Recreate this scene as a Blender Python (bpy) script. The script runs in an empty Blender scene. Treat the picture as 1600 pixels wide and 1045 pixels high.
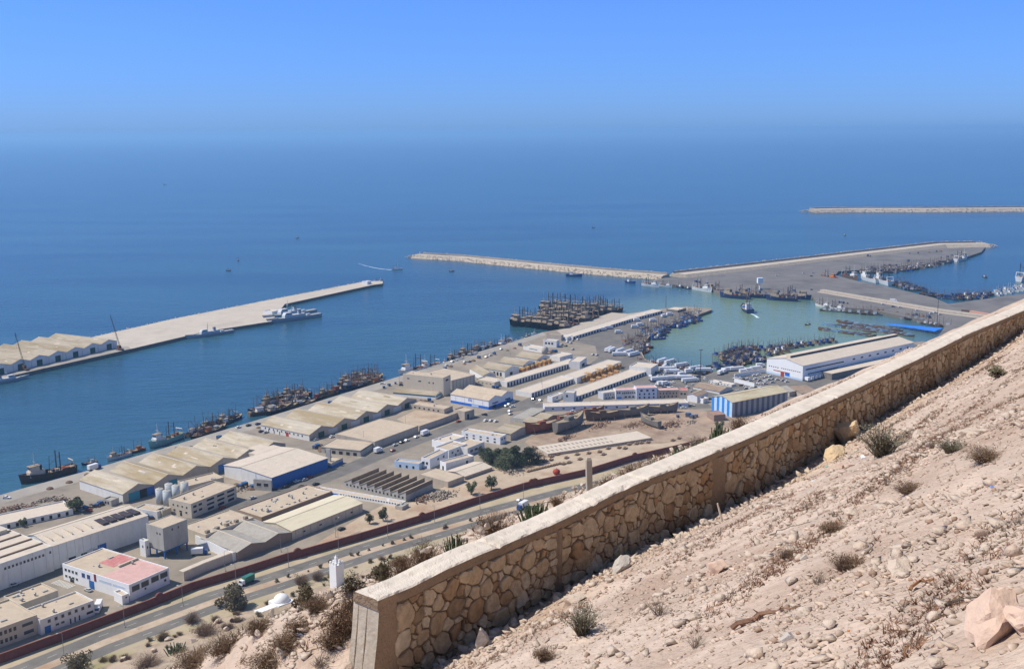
import bpy, bmesh, math, random
import numpy as np
from mathutils import Vector, Matrix, noise
random.seed(7); RNG = np.random.default_rng(7)
scene = bpy.context.scene
col = scene.collection
rad = math.radians
# ------------------------------------------------------------------ camera
CAMH, FPX, HZ, ROLL = 200.0, 1650.0, 205.0, rad(-0.5)
PITCH = math.atan((522.5 - HZ) / FPX)
cp, sp = math.cos(PITCH), math.sin(PITCH)
_fw = Vector((0, cp, -sp)); _up0 = Vector((0, sp, cp)); _rt0 = Vector((1, 0, 0))
_rt = _rt0 * math.cos(ROLL) + _up0 * math.sin(ROLL)
_up = _up0 * math.cos(ROLL) - _rt0 * math.sin(ROLL)
cam = bpy.data.cameras.new('camera'); co = bpy.data.objects.new('camera', cam); col.objects.link(co)
cam.sensor_fit = 'HORIZONTAL'; cam.sensor_width = 36; cam.lens = FPX / 1600 * 36
cam.clip_start = 0.1; cam.clip_end = 200000
M3 = Matrix((( _rt.x, _up.x, -_fw.x), (_rt.y, _up.y, -_fw.y), (_rt.z, _up.z, -_fw.z)))
co.matrix_world = Matrix.Translation((0, 0, CAMH)) @ M3.to_4x4()
scene.camera = co
def ray(u, v):
    return _fw + _rt * ((u - 800) / FPX) - _up * ((v - 522.5) / FPX)
def gp(p, z=3.0):
    """the point of the level z that the photograph shows at pixel p"""
    d = ray(*p); t = (CAMH - z) / -d.z
    return Vector((d.x * t, d.y * t, z))
def proj(P):
    q = Vector(P) - Vector((0, 0, CAMH)); w = q.dot(_fw)
    return 800 + FPX * q.dot(_rt) / w, 522.5 - FPX * q.dot(_up) / w
def crop(ox, oy, k=4.75):
    return lambda x, y: (ox + x / k, oy + y / k)
A, B, C, D = crop(0, 480), crop(0, 660), crop(0, 825), crop(300, 560)
E, G, H, I = crop(300, 700), crop(300, 825), crop(560, 540), crop(560, 660)
J, K, L, Mm, N = crop(760, 440), crop(820, 580), crop(1000, 400), crop(1000, 520), crop(1280, 360)
# ------------------------------------------------------------------ materials
MATS = {}
def mat(name, c, rough=.85, var=.12, scale=.6, stain=None, stain_scale=.15, stain_lo=.5, stain_hi=.7, stain_amt=.8, stretch=(1, 1, 1),
        bump=0, bump_scale=4, metal=0, spec=.3, fine=None, coord='Object'):
    if name in MATS: return MATS[name]
    m = bpy.data.materials.new(name); m.use_nodes = True; nt = m.node_tree; n = nt.nodes; l = nt.links
    bs = n['Principled BSDF']; bs.inputs['Roughness'].default_value = rough; bs.inputs['Metallic'].default_value = metal
    bs.inputs['Specular IOR Level'].default_value = spec
    tc = n.new('ShaderNodeTexCoord'); mp = n.new('ShaderNodeMapping'); mp.inputs['Scale'].default_value = stretch
    l.new(tc.outputs[coord], mp.inputs['Vector'])
    no = n.new('ShaderNodeTexNoise'); no.inputs['Scale'].default_value = scale; no.inputs['Detail'].default_value = 6; no.inputs['Roughness'].default_value = .65
    l.new(mp.outputs[0], no.inputs['Vector'])
    cr = n.new('ShaderNodeValToRGB'); e = cr.color_ramp.elements
    e[0].position = .3; e[1].position = .7
    e[0].color = [max(0, x * (1 - var)) for x in c] + [1]; e[1].color = [min(1, x * (1 + var)) for x in c] + [1]
    l.new(no.outputs['Fac'], cr.inputs[0]); out = cr.outputs[0]
    if stain:
        ns = n.new('ShaderNodeTexNoise'); ns.inputs['Scale'].default_value = stain_scale; ns.inputs['Detail'].default_value = 8; ns.inputs['Roughness'].default_value = .7
        l.new(mp.outputs[0], ns.inputs['Vector'])
        r2 = n.new('ShaderNodeValToRGB'); r2.color_ramp.elements[0].position = stain_lo; r2.color_ramp.elements[1].position = stain_hi
        r2.color_ramp.elements[1].color = (stain_amt,) * 3 + (1,)
        l.new(ns.outputs['Fac'], r2.inputs[0])
        mx = n.new('ShaderNodeMixRGB'); l.new(r2.outputs[0], mx.inputs[0]); l.new(out, mx.inputs[1]); mx.inputs[2].default_value = list(stain) + [1]; out = mx.outputs[0]
    l.new(out, bs.inputs['Base Color'])
    if bump:
        nb = n.new('ShaderNodeTexNoise'); nb.inputs['Scale'].default_value = bump_scale; nb.inputs['Detail'].default_value = 8
        l.new(tc.outputs[coord], nb.inputs['Vector'])
        b = n.new('ShaderNodeBump'); b.inputs['Strength'].default_value = bump; b.inputs['Distance'].default_value = .05
        l.new(nb.outputs['Fac'], b.inputs['Height']); l.new(b.outputs[0], bs.inputs['Normal'])
    MATS[name] = m; return m
def stripes(name, c1, c2, axis, width, rough=.6):
    if name in MATS: return MATS[name]
    m = mat(name, c1, rough); nt = m.node_tree; n = nt.nodes; l = nt.links; bs = n['Principled BSDF']
    src = bs.inputs['Base Color'].links[0].from_socket
    tc = n.new('ShaderNodeTexCoord'); sx = n.new('ShaderNodeSeparateXYZ'); l.new(tc.outputs['Object'], sx.inputs[0])
    md = n.new('ShaderNodeMath'); md.operation = 'MODULO'; ab = n.new('ShaderNodeMath'); ab.operation = 'ADD'; ab.inputs[1].default_value = 1000 * width * 2
    l.new(sx.outputs[axis], ab.inputs[0]); l.new(ab.outputs[0], md.inputs[0]); md.inputs[1].default_value = width * 2
    gt = n.new('ShaderNodeMath'); gt.operation = 'GREATER_THAN'; l.new(md.outputs[0], gt.inputs[0]); gt.inputs[1].default_value = width
    mx = n.new('ShaderNodeMixRGB'); l.new(gt.outputs[0], mx.inputs[0]); l.new(src, mx.inputs[1]); mx.inputs[2].default_value = list(c2) + [1]
    l.new(mx.outputs[0], bs.inputs['Base Color']); return m
W_ = dict(stain=(.52, .46, .38), stain_scale=.25, stain_lo=.52, stain_hi=.75, stain_amt=.6, stretch=(1, 1, .35))
white = mat('white_render', (.70, .69, .66), var=.06, **W_)
bwhite = mat('clean_white_render', (.78, .78, .78), var=.04, stain=(.55, .5, .45), stain_scale=.2, stain_lo=.6, stain_hi=.8, stain_amt=.5, stretch=(1, 1, .4))
cream = mat('cream_render', (.55, .48, .38), var=.08, **W_)
beige = mat('beige_render', (.44, .38, .31), var=.08, stain=(.3, .25, .2), stain_scale=.2, stain_lo=.5, stain_hi=.75, stretch=(1, 1, .3))
conc = mat('grey_concrete', (.42, .40, .36), var=.1, stain=(.25, .23, .2), stain_scale=.2, stain_lo=.5, stain_hi=.8, stretch=(1, 1, .25))
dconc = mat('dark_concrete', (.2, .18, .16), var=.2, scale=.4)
blue = mat('blue_paint', (.025, .13, .40), rough=.55, var=.1, stain=(.1, .2, .38), stain_scale=.3, stain_lo=.55, stain_hi=.8, stain_amt=.5)
lblue = mat('pale_blue_paint', (.45, .58, .75), var=.08)
teal = mat('teal_paint', (.05, .25, .33), var=.1)
dgreen = mat('dark_green_paint', (.03, .09, .07), var=.15)
red = mat('red_paint', (.35, .05, .03), var=.2)
rtan = mat('stained_sheet_roof', (.40, .34, .255), var=.14, scale=.5, stain=(.25, .19, .10), stain_scale=.09, stain_lo=.43, stain_hi=.6, stretch=(1, .22, 1))
rtan2 = mat('weathered_sheet_roof', (.48, .42, .33), var=.14, scale=.5, stain=(.29, .215, .11), stain_scale=.055, stain_lo=.44, stain_hi=.58, stretch=(1, .2, 1))
rwhite = mat('pale_roof_screed', (.58, .495, .40), var=.08, scale=.4, stain=(.42, .35, .28), stain_scale=.12, stain_lo=.5, stain_hi=.8, stain_amt=.6)
rbeige = mat('beige_roof_screed', (.50, .405, .30), var=.09, scale=.4, stain=(.36, .29, .22), stain_scale=.13, stain_lo=.48, stain_hi=.75, stain_amt=.7)
rgrey = mat('grey_sheet_roof', (.36, .33, .29), var=.12, scale=.5, stain=(.25, .22, .18), stain_scale=.2, stain_lo=.5, stain_hi=.7)
rpink = mat('pink_roof_tiles', (.58, .36, .32), var=.1, scale=.5, stain=(.45, .3, .25), stain_scale=.2)
rred = mat('red_roof_paint', (.50, .19, .175), var=.15, stain=(.5, .35, .3), stain_scale=.3)
rcream = mat('cream_sheet_roof', (.62, .55, .40), var=.06, scale=.4, stain=(.45, .37, .25), stain_scale=.12, stain_lo=.55, stain_hi=.8, stretch=(.3, 1, 1))
tile = mat('brown_tile_roof', (.30, .22, .16), var=.18, scale=1.2, stain=(.2, .14, .1), stain_scale=.2)
glass = mat('dark_window_glass', (.035, .04, .05), rough=.15, var=.3, spec=.5)
dark = mat('dark_opening', (.03, .028, .026), var=.2)
steel = mat('galvanised_steel', (.32, .33, .34), rough=.5, var=.1, metal=.4)
dsteel = mat('dark_steel', (.05, .05, .055), rough=.6, var=.2)
masph = mat('mole_asphalt', (.17, .156, .145), var=.15, scale=.05, stain=(.085, .08, .078), stain_scale=.02, stain_lo=.48, stain_hi=.66, stain_amt=.65)
asph = mat('asphalt', (.15, .138, .125), var=.2, scale=.16, stain=(.215, .19, .165), stain_scale=.045, stain_lo=.48, stain_hi=.7)
ground = mat('port_ground_surface', (.25, .212, .17), var=.2, scale=.1, stain=(.36, .295, .225), stain_scale=.018, stain_lo=.45, stain_hi=.65)
apron = mat('concrete_apron', (.34, .305, .265), var=.12, scale=.1, stain=(.22, .2, .18), stain_scale=.03, stain_lo=.48, stain_hi=.7)
pale = mat('pale_pier_paving', (.50, .435, .355), var=.08, scale=.08, stain=(.36, .31, .26), stain_scale=.025, stain_lo=.5, stain_hi=.75)
dirt = mat('sandy_dirt', (.46, .36, .26), var=.14, scale=.15, stain=(.33, .2, .12), stain_scale=.04, stain_lo=.48, stain_hi=.68)
rdirt = mat('reddish_yard_dirt', (.37, .27, .195), var=.2, scale=.15, stain=(.2, .125, .085), stain_scale=.06, stain_lo=.45, stain_hi=.65)
verge = mat('dry_verge', (.43, .35, .24), var=.14, scale=.2, stain=(.26, .24, .10), stain_scale=.05, stain_lo=.5, stain_hi=.66)
redwall = mat('maroon_wall_paint', (.16, .052, .045), var=.12, stain=(.22, .1, .08), stain_scale=.2, stain_lo=.5, stain_hi=.8)
quayface = mat('weedy_quay_face', (.16, .14, .115), var=.25, scale=.3)
boulder = mat('armour_boulder', (.44, .365, .28), var=.22, scale=.35, bump=.4, bump_scale=1.5)
wood = mat('bare_hull_timber', (.15, .10, .07), var=.25, scale=.6, stretch=(.2, 1, 1))
gwood = mat('grey_hull_timber', (.19, .175, .155), var=.2, scale=.6, stretch=(.2, 1, 1))
rwood = mat('red_lead_hull', (.25, .085, .05), var=.25, scale=.5)
deckm = mat('worn_deck', (.30, .235, .165), var=.25, scale=.8)
tand = mat('rusty_cream_superstructure', (.45, .36, .26), var=.2, scale=.7, stain=(.2, .1, .05), stain_scale=.5)
orange = mat('orange_paint', (.60, .19, .04), var=.15)
yellow = mat('yellow_crate_plastic', (.60, .33, .08), var=.2)
navy = mat('naval_grey', (.34, .38, .42), rough=.5, var=.06)
lgrey = mat('light_grey_paint', (.52, .54, .56), rough=.5, var=.06)
rubber = mat('tyre_rubber', (.025, .025, .025), var=.1)
vwhite = mat('vehicle_white', (.75, .75, .75), rough=.35, var=.03, spec=.5)
HC = {'blue': (.02, .08, .30), 'dark blue': (.018, .035, .11), 'red': (.32, .055, .035), 'green': (.04, .17, .12), 'black': (.022, .022, .024),
      'white': (.70, .70, .68), 'brown': (.17, .105, .065), 'orange': (.55, .17, .05), 'grey': (.28, .29, .3), 'pale blue': (.25, .42, .6), 'silver': (.45, .46, .47), 'mint green': (.30, .5, .42)}
def hc(c): return mat(c.replace(' ', '_') + '_gloss', HC[c], rough=.45, var=.15, spec=.4, stain=(.2, .12, .07), stain_scale=.6, stain_lo=.6, stain_hi=.8, stain_amt=.5)
# ------------------------------------------------------------------ mesh helpers
class MB:
    def __init__(s): s.v = []; s.f = []
    def add(s, vs, fs):
        b = len(s.v); s.v += [tuple(p) for p in vs]; s.f += [tuple(i + b for i in f) for f in fs]; return s
    def box(s, x0, y0, z0, x1, y1, z1):
        return s.add([(x0, y0, z0), (x1, y0, z0), (x1, y1, z0), (x0, y1, z0), (x0, y0, z1), (x1, y0, z1), (x1, y1, z1), (x0, y1, z1)],
                     [(0, 3, 2, 1), (4, 5, 6, 7), (0, 1, 5, 4), (1, 2, 6, 5), (2, 3, 7, 6), (3, 0, 4, 7)])
    def prism(s, poly, z0, z1):
        n = len(poly)
        return s.add([(p[0], p[1], z0) for p in poly] + [(p[0], p[1], z1) for p in poly],
                     [tuple(range(n))[::-1], tuple(range(n, 2 * n))] + [(i, (i + 1) % n, n + (i + 1) % n, n + i) for i in range(n)])
    def tube(s, p, q, r, r2=None, n=6):
        p, q = Vector(p), Vector(q); d = (q - p).normalized(); r2 = r if r2 is None else r2
        a = d.orthogonal().normalized(); b = d.cross(a)
        vs = [p + (a * math.cos(t) + b * math.sin(t)) * r for t in (2 * math.pi * i / n for i in range(n))]
        vs += [q + (a * math.cos(t) + b * math.sin(t)) * r2 for t in (2 * math.pi * i / n for i in range(n))]
        return s.add(vs, [(i, (i + 1) % n, n + (i + 1) % n, n + i) for i in range(n)] + [tuple(range(n))[::-1], tuple(range(n, 2 * n))])
    def lathe(s, prof, n=12, c=(0, 0)):
        vs = []; fs = []
        for r, z in prof: vs += [(c[0] + r * math.cos(2 * math.pi * i / n), c[1] + r * math.sin(2 * math.pi * i / n), z) for i in range(n)]
        for k in range(len(prof) - 1): fs += [(k * n + i, k * n + (i + 1) % n, (k + 1) * n + (i + 1) % n, (k + 1) * n + i) for i in range(n)]
        fs.append(tuple(range(n))[::-1]); fs.append(tuple(range((len(prof) - 1) * n, len(prof) * n)))
        return s.add(vs, fs)
    def extr(s, prof, a0, a1, axis='y'):
        """closed profile (h,z) swept along the other level axis"""
        n = len(prof)
        f = (lambda h, z, a: (h, a, z)) if axis == 'y' else (lambda h, z, a: (a, h, z))
        return s.add([f(h, z, a0) for h, z in prof] + [f(h, z, a1) for h, z in prof],
                     [tuple(range(n)), tuple(range(n, 2 * n))[::-1]] + [(i, n + i, n + (i + 1) % n, (i + 1) % n) for i in range(n)])
    def mesh(s, name, m=None, smooth=False):
        me = bpy.data.meshes.new(name); me.from_pydata(s.v, [], s.f); me.update()
        bm = bmesh.new(); bm.from_mesh(me); bmesh.ops.recalc_face_normals(bm, faces=bm.faces); bm.to_mesh(me); bm.free()
        if m: me.materials.append(m)
        if smooth: me.polygons.foreach_set('use_smooth', [True] * len(me.polygons))
        return me
    def build(s, name, m=None, parent=None, smooth=False):
        o = bpy.data.objects.new(name, s.mesh(name, m, smooth)); col.objects.link(o)
        if parent: o.parent = parent
        return o
LONG = []
def tag(o, label=None, cat=None, group=None, kind=None):
    if label: o['label'] = label
    if cat: o['category'] = cat
    if group: o['group'] = group
    if kind: o['kind'] = kind
    return o
def empty(name, loc, rz=0, label=None, cat=None, group=None):
    o = bpy.data.objects.new(name, None); col.objects.link(o); o.location = loc; o.rotation_euler = (0, 0, rz); o.empty_display_size = .5
    return tag(o, label, cat, group)
def copy_tree(o, parent=None):
    c = o.copy(); col.objects.link(c)
    if parent: c.parent = parent
    for ch in o.children: copy_tree(ch, c)
    return c
class Proto:
    """first use hands out the object itself, later uses copies of it with their parts"""
    def __init__(s, make): s.make = make; s.root = None
    def at(s, loc, rz, label=None, cat=None, group=None, scale=1):
        if s.root is None: s.root = s.make(); o = s.root
        else:
            o = copy_tree(s.root)
            for k in ('label', 'group'):
                if k in o: del o[k]
        o.location = loc; o.rotation_euler = (0, 0, rz); o.scale = (scale,) * 3
        return tag(o, label, cat, group)
ORD = ['first', 'second', 'third', 'fourth', 'fifth', 'sixth', 'seventh', 'eighth', 'ninth', 'tenth', 'eleventh', 'twelfth', 'thirteenth', 'fourteenth', 'fifteenth', 'sixteenth', 'seventeenth', 'eighteenth', 'nineteenth', 'twentieth']
def ordinal(objs, fmt, group=None):
    """label a short row of look-alikes by their order from the left of the photo"""
    if len(objs) > 20:
        for o in objs: o['label'] = fmt.replace(', #', ''); o['group'] = group or fmt[:30]
        return
    for i, o in enumerate(sorted(objs, key=lambda o: proj(o.location)[0])):
        w = 'leftmost' if i == 0 else 'rightmost' if i == len(objs) - 1 else ORD[i] + ' from the left'
        o['label'] = fmt.replace('#', w)
        if group: o['group'] = group
def many(name, bv, bf, tr, m, parent=None, smooth=False):
    """one mesh of many copies of a base shape; tr = list of (pos, scale xyz, rot z, tilt)"""
    bv = np.array(bv, float); nb = len(bv); vs = np.empty((len(tr) * nb, 3)); 
    for i, (p, sc, rz, tl) in enumerate(tr):
        q = bv * np.array(sc); c, s_ = math.cos(tl), math.sin(tl)
        q = np.stack([q[:, 0], q[:, 1] * c - q[:, 2] * s_, q[:, 1] * s_ + q[:, 2] * c], 1)
        c, s_ = math.cos(rz), math.sin(rz)
        vs[i * nb:(i + 1) * nb] = np.stack([q[:, 0] * c - q[:, 1] * s_, q[:, 0] * s_ + q[:, 1] * c, q[:, 2]], 1) + np.array(p)
    fl = np.array(bf); k = fl.shape[1]; F = (fl[None] + (np.arange(len(tr)) * nb)[:, None, None]).reshape(-1)
    me = bpy.data.meshes.new(name); me.vertices.add(len(vs)); me.vertices.foreach_set('co', vs.reshape(-1))
    nf = len(F) // k; me.loops.add(len(F)); me.loops.foreach_set('vertex_index', F.astype(np.int32))
    me.polygons.add(nf); me.polygons.foreach_set('loop_start', (np.arange(nf) * k).astype(np.int32)); me.polygons.foreach_set('loop_total', np.full(nf, k, np.int32))
    me.update(calc_edges=True); me.validate(); me.materials.append(m)
    if smooth: me.polygons.foreach_set('use_smooth', [True] * nf)
    o = bpy.data.objects.new(name, me); col.objects.link(o)
    if parent: o.parent = parent
    return o
def rock_shape(seed, sub=1, rough=.35):
    bm = bmesh.new(); bmesh.ops.create_icosphere(bm, subdivisions=sub, radius=1)
    r = random.Random(seed)
    off = Vector((r.random() * 50, r.random() * 50, r.random() * 50))
    for v in bm.verts: v.co *= 1 + rough * noise.noise(v.co * 1.3 + off) * 2
    for k in range(13):
        d = Vector((r.gauss(0, 1), r.gauss(0, 1), r.gauss(0, 1))).normalized(); c = .38 + .34 * r.random()
        for v in bm.verts:
            e = v.co.dot(d) - c
            if e > 0: v.co -= d * e
    bm.verts.ensure_lookup_table()
    out = [tuple(v.co) for v in bm.verts], [tuple(v.index for v in f.verts) for f in bm.faces]; bm.free(); return out
ROCKS = [rock_shape(k) for k in range(6)]; CHIPS = [rock_shape(50 + k, 1, .55) for k in range(4)]; ROCK2 = [rock_shape(20 + k, 3, .4) for k in range(5)]
def sheet(name, px, z, m, kind='structure', parent=None, world=None):
    pts = world if world else [gp(p, z) for p in px]
    mb = MB(); mb.v = [tuple(p) for p in pts]; mb.f = [tuple(range(len(pts)))]
    o = mb.build(name, m, parent)
    if kind: o['kind'] = kind
    return o
def slab(name, px, z0, z1, m, side=None, kind='structure'):
    """a quay: level top at z1, vertical faces down to z0"""
    pts = [gp(p, z1) for p in px]; n = len(pts)
    mb = MB(); mb.v = [(p.x, p.y, z1) for p in pts] + [(p.x, p.y, z0) for p in pts]
    mb.f = [tuple(range(n))] + [(i, (i + 1) % n, n + (i + 1) % n, n + i) for i in range(n)]
    o = mb.build(name, m); 
    if side:
        o.data.materials.append(side)
        for f in o.data.polygons:
            if abs(f.normal.z) < .5: f.material_index = 1
    o['kind'] = kind; return o
def strip(pts, w, z):
    """outline of a band of width w along a ground polyline"""
    P = [Vector((p[0], p[1])) for p in pts]; Lp, Rp = [], []
    for i, p in enumerate(P):
        d = (P[min(i + 1, len(P) - 1)] - P[max(i - 1, 0)]).normalized(); nn = Vector((-d.y, d.x))
        Lp.append(p + nn * w / 2); Rp.append(p - nn * w / 2)
    return [Vector((p.x, p.y, z)) for p in Lp + Rp[::-1]]
# ------------------------------------------------------------------ light, sky, air, sea
SUN_AZ, SUN_EL = rad(270), rad(53)
sdir = Vector((math.sin(SUN_AZ) * math.cos(SUN_EL), math.cos(SUN_AZ) * math.cos(SUN_EL), math.sin(SUN_EL)))
ld = bpy.data.lights.new('sun', 'SUN'); ld.energy = 5.0; ld.angle = rad(.53); ld.color = (1, .94, .84)
lo = bpy.data.objects.new('sun', ld); col.objects.link(lo); lo.rotation_euler = (-sdir).to_track_quat('-Z', 'Y').to_euler(); lo.location = (0, 0, 400)
w = bpy.data.worlds.new('World'); scene.world = w; w.use_nodes = True
nt = w.node_tree; bg = nt.nodes['Background']; sky = nt.nodes.new('ShaderNodeTexSky'); sky.sky_type = 'NISHITA'; sky.sun_disc = False
sky.sun_elevation = SUN_EL; sky.sun_rotation = SUN_AZ; sky.altitude = 200; sky.air_density = 1.0; sky.dust_density = .5; sky.ozone_density = 4
tint = nt.nodes.new('ShaderNodeMixRGB'); tint.blend_type = 'MULTIPLY'; tint.inputs[0].default_value = 1; tint.inputs[2].default_value = (.42, .80, 1.80, 1)
gm = nt.nodes.new('ShaderNodeGamma'); gm.inputs[1].default_value = .75; nt.links.new(sky.outputs[0], gm.inputs[0]); nt.links.new(gm.outputs[0], tint.inputs[1]); _tc = nt.nodes.new('ShaderNodeTexCoord'); _sx = nt.nodes.new('ShaderNodeSeparateXYZ'); nt.links.new(_tc.outputs['Generated'], _sx.inputs[0])
_mr = nt.nodes.new('ShaderNodeMapRange'); _mr.interpolation_type = 'SMOOTHSTEP'; _mr.inputs['From Min'].default_value = .14; _mr.inputs['From Max'].default_value = .6; nt.links.new(_sx.outputs['Z'], _mr.inputs['Value'])
_hi = nt.nodes.new('ShaderNodeMixRGB'); _hi.blend_type = 'MULTIPLY'; _hi.inputs[0].default_value = 1; _hi.inputs[2].default_value = (.72, .72, .70, 1); nt.links.new(sky.outputs[0], _hi.inputs[1])
_mx = nt.nodes.new('ShaderNodeMixRGB'); nt.links.new(_mr.outputs[0], _mx.inputs[0]); nt.links.new(tint.outputs[0], _mx.inputs[1]); nt.links.new(_hi.outputs[0], _mx.inputs[2]); nt.links.new(_mx.outputs[0], bg.inputs[0]); bg.inputs[1].default_value = .15
vs_ = scene.view_settings; vs_.view_transform = 'Standard'; vs_.look = 'None'; vs_.exposure = 0; vs_.gamma = 1
scene.cycles.use_denoising = True; scene.cycles.volume_bounces = 3; scene.cycles.max_bounces = 6
# sea: one sheet to the horizon
def sea_material():
    m = bpy.data.materials.new('sea_water'); m.use_nodes = True; nt = m.node_tree; n = nt.nodes; l = nt.links; bs = n['Principled BSDF']
    bs.inputs['Roughness'].default_value = .22; bs.inputs['IOR'].default_value = 1.33; bs.inputs['Specular IOR Level'].default_value = .5
    tc = n.new('ShaderNodeTexCoord')
    # turbid green water of the enclosed fishing basin, clear blue sea outside
    c0 = gp((1180, 515), 0)
    mp = n.new('ShaderNodeMapping'); mp.vector_type = 'POINT'; mp.inputs['Location'].default_value = (-c0.x / 230, -c0.y / 330, 0); mp.inputs['Scale'].default_value = (1 / 230, 1 / 330, 0)
    l.new(tc.outputs['Object'], mp.inputs['Vector'])
    ln = n.new('ShaderNodeVectorMath'); ln.operation = 'LENGTH'; l.new(mp.outputs[0], ln.inputs[0])
    nz = n.new('ShaderNodeTexNoise'); nz.inputs['Scale'].default_value = .006; nz.inputs['Detail'].default_value = 4; l.new(tc.outputs['Object'], nz.inputs['Vector'])
    ad = n.new('ShaderNodeMath'); ad.operation = 'MULTIPLY_ADD'; l.new(nz.outputs['Fac'], ad.inputs[0]); ad.inputs[1].default_value = .5; ad.inputs[2].default_value = -.25
    sm = n.new('ShaderNodeMath'); sm.operation = 'ADD'; l.new(ln.outputs['Value'], sm.inputs[0]); l.new(ad.outputs[0], sm.inputs[1])
    r = n.new('ShaderNodeValToRGB'); e = r.color_ramp.elements; e[0].position = .35; e[0].color = (.075, .165, .16, 1); e[1].position = 1.0; e[1].color = (0, 0, 0, 1)
    ms = n.new('ShaderNodeMapping'); ms.inputs['Scale'].default_value = (.6, 2.6, 1); ms.inputs['Rotation'].default_value = (0, 0, rad(18)); l.new(tc.outputs['Object'], ms.inputs['Vector'])
    nb = n.new('ShaderNodeTexNoise'); nb.inputs['Scale'].default_value = .0026; nb.inputs['Detail'].default_value = 7; nb.inputs['Roughness'].default_value = .62; nb.inputs['Distortion'].default_value = .6; l.new(ms.outputs[0], nb.inputs['Vector'])
    rb = n.new('ShaderNodeValToRGB'); f = rb.color_ramp.elements; f[0].position = .35; f[0].color = (.014, .058, .098, 1); f[1].position = .65; f[1].color = (.030, .096, .128, 1)
    l.new(nb.outputs['Fac'], rb.inputs[0])
    fac = n.new('ShaderNodeMapRange'); fac.inputs['From Min'].default_value = .35; fac.inputs['From Max'].default_value = 1.0; fac.inputs['To Min'].default_value = 1; fac.inputs['To Max'].default_value = 0; fac.interpolation_type = 'SMOOTHSTEP'
    l.new(sm.outputs[0], fac.inputs['Value'])
    mx = n.new('ShaderNodeMixRGB'); l.new(fac.outputs[0], mx.inputs[0]); l.new(rb.outputs[0], mx.inputs[1]); mx.inputs[2].default_value = (.15, .225, .15, 1); n.remove(r)
    l.new(mx.outputs[0], bs.inputs['Base Color'])
    h = None
    for s_, a, st in ((.05, 1.2, (1, 2.2, 1)), (.22, .5, (1, 1.8, 1)), (.9, .12, (1, 1, 1))):
        m2 = n.new('ShaderNodeMapping'); m2.inputs['Scale'].default_value = st; m2.inputs['Rotation'].default_value = (0, 0, rad(-25)); l.new(tc.outputs['Object'], m2.inputs['Vector'])
        q = n.new('ShaderNodeTexNoise'); q.inputs['Scale'].default_value = s_; q.inputs['Detail'].default_value = 3; l.new(m2.outputs[0], q.inputs['Vector'])
        k = n.new('ShaderNodeMath'); k.operation = 'MULTIPLY_ADD'; l.new(q.outputs['Fac'], k.inputs[0]); k.inputs[1].default_value = a
        if h: l.new(h, k.inputs[2])
        h = k.outputs[0]
    b = n.new('ShaderNodeBump'); b.inputs['Strength'].default_value = .8; b.inputs['Distance'].default_value = 1.0; l.new(h, b.inputs['Height']); l.new(b.outputs[0], bs.inputs['Normal'])
    return m
SEA_R = 60000
mb = MB(); mb.v = [(SEA_R * math.cos(t), SEA_R * math.sin(t), 0) for t in (2 * math.pi * i / 96 for i in range(96))]; mb.f = [tuple(range(96))]
tag(mb.build('sea', sea_material()), kind='structure')
hz = MB().box(-SEA_R - 500, -SEA_R - 500, -20, SEA_R + 500, SEA_R + 500, 225)
hm = bpy.data.materials.new('haze_air'); hm.use_nodes = True; n = hm.node_tree.nodes; n.remove(n['Principled BSDF'])
pv = n.new('ShaderNodeVolumePrincipled'); pv.inputs['Color'].default_value = (.37, .67, 1, 1); pv.inputs['Density'].default_value = 7.2e-5; pv.inputs['Anisotropy'].default_value = .2
hm.node_tree.links.new(pv.outputs[0], n['Material Output'].inputs['Volume'])
tag(hz.build('haze', hm), kind='stuff')
# ------------------------------------------------------------------ land, quays, breakwaters
Z = 3.0
main_px = [(-300, 862), (34, 763), (126, 738), (282, 692), (435, 646), (620, 589), (743, 551), (823, 527), (848, 519), (876, 514), (956, 488), (981, 490), (1036, 482), (1072, 479), (1100, 481), (1111, 481), (1112, 484),
           (1087, 493), (1050, 507), (1015, 525), (1000, 545), (1008, 560), (1030, 573), (1060, 581), (1100, 587), (1125, 578), (1200, 572), (1330, 545), (1440, 533), (1455, 535), (1900, 535), (1900, 800), (1300, 900), (400, 1500), (-1500, 1500)]
slab('port_ground', main_px, -4, Z, ground, quayface)
mole_px = [(1001, 441), (1057, 445), (1080, 448), (1114, 453), (1130, 461), (1196, 461), (1267, 461), (1274, 469), (1290, 478), (1364, 484), (1415, 495), (1455, 501), (1478, 508), (1460, 534), (1900, 534), (1900, 430), (1600, 459), (1565, 463),
           (1554, 465), (1482, 475), (1459, 465), (1442, 461), (1396, 450), (1343, 440), (1305, 430), (1310, 424), (1345, 422), (1402, 420), (1461, 410), (1509, 402), (1533, 394), (1540, 386), (1469, 388), (1343, 402), (1280, 409), (1080, 434), (1040, 434)]
slab('mole_quay', mole_px, -4, Z - .02, masph, quayface)
naval_px = [(-300, 655), (0, 591), (48, 580), (185, 549.5), (320, 518), (424, 502), (445, 475), (583, 445), (598, 443), (598, 439), (571, 439.5), (403, 472), (271, 498), (160, 523), (0, 560), (-300, 628)]
slab('naval_pier', naval_px, -4, Z, pale, quayface)
sheet('naval_pier_roadway', [(-300, 648), (0, 582), (48, 571), (185, 541), (200, 541), (205, 545), (48, 580), (0, 591), (-300, 655)], Z + .03, apron)
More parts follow.
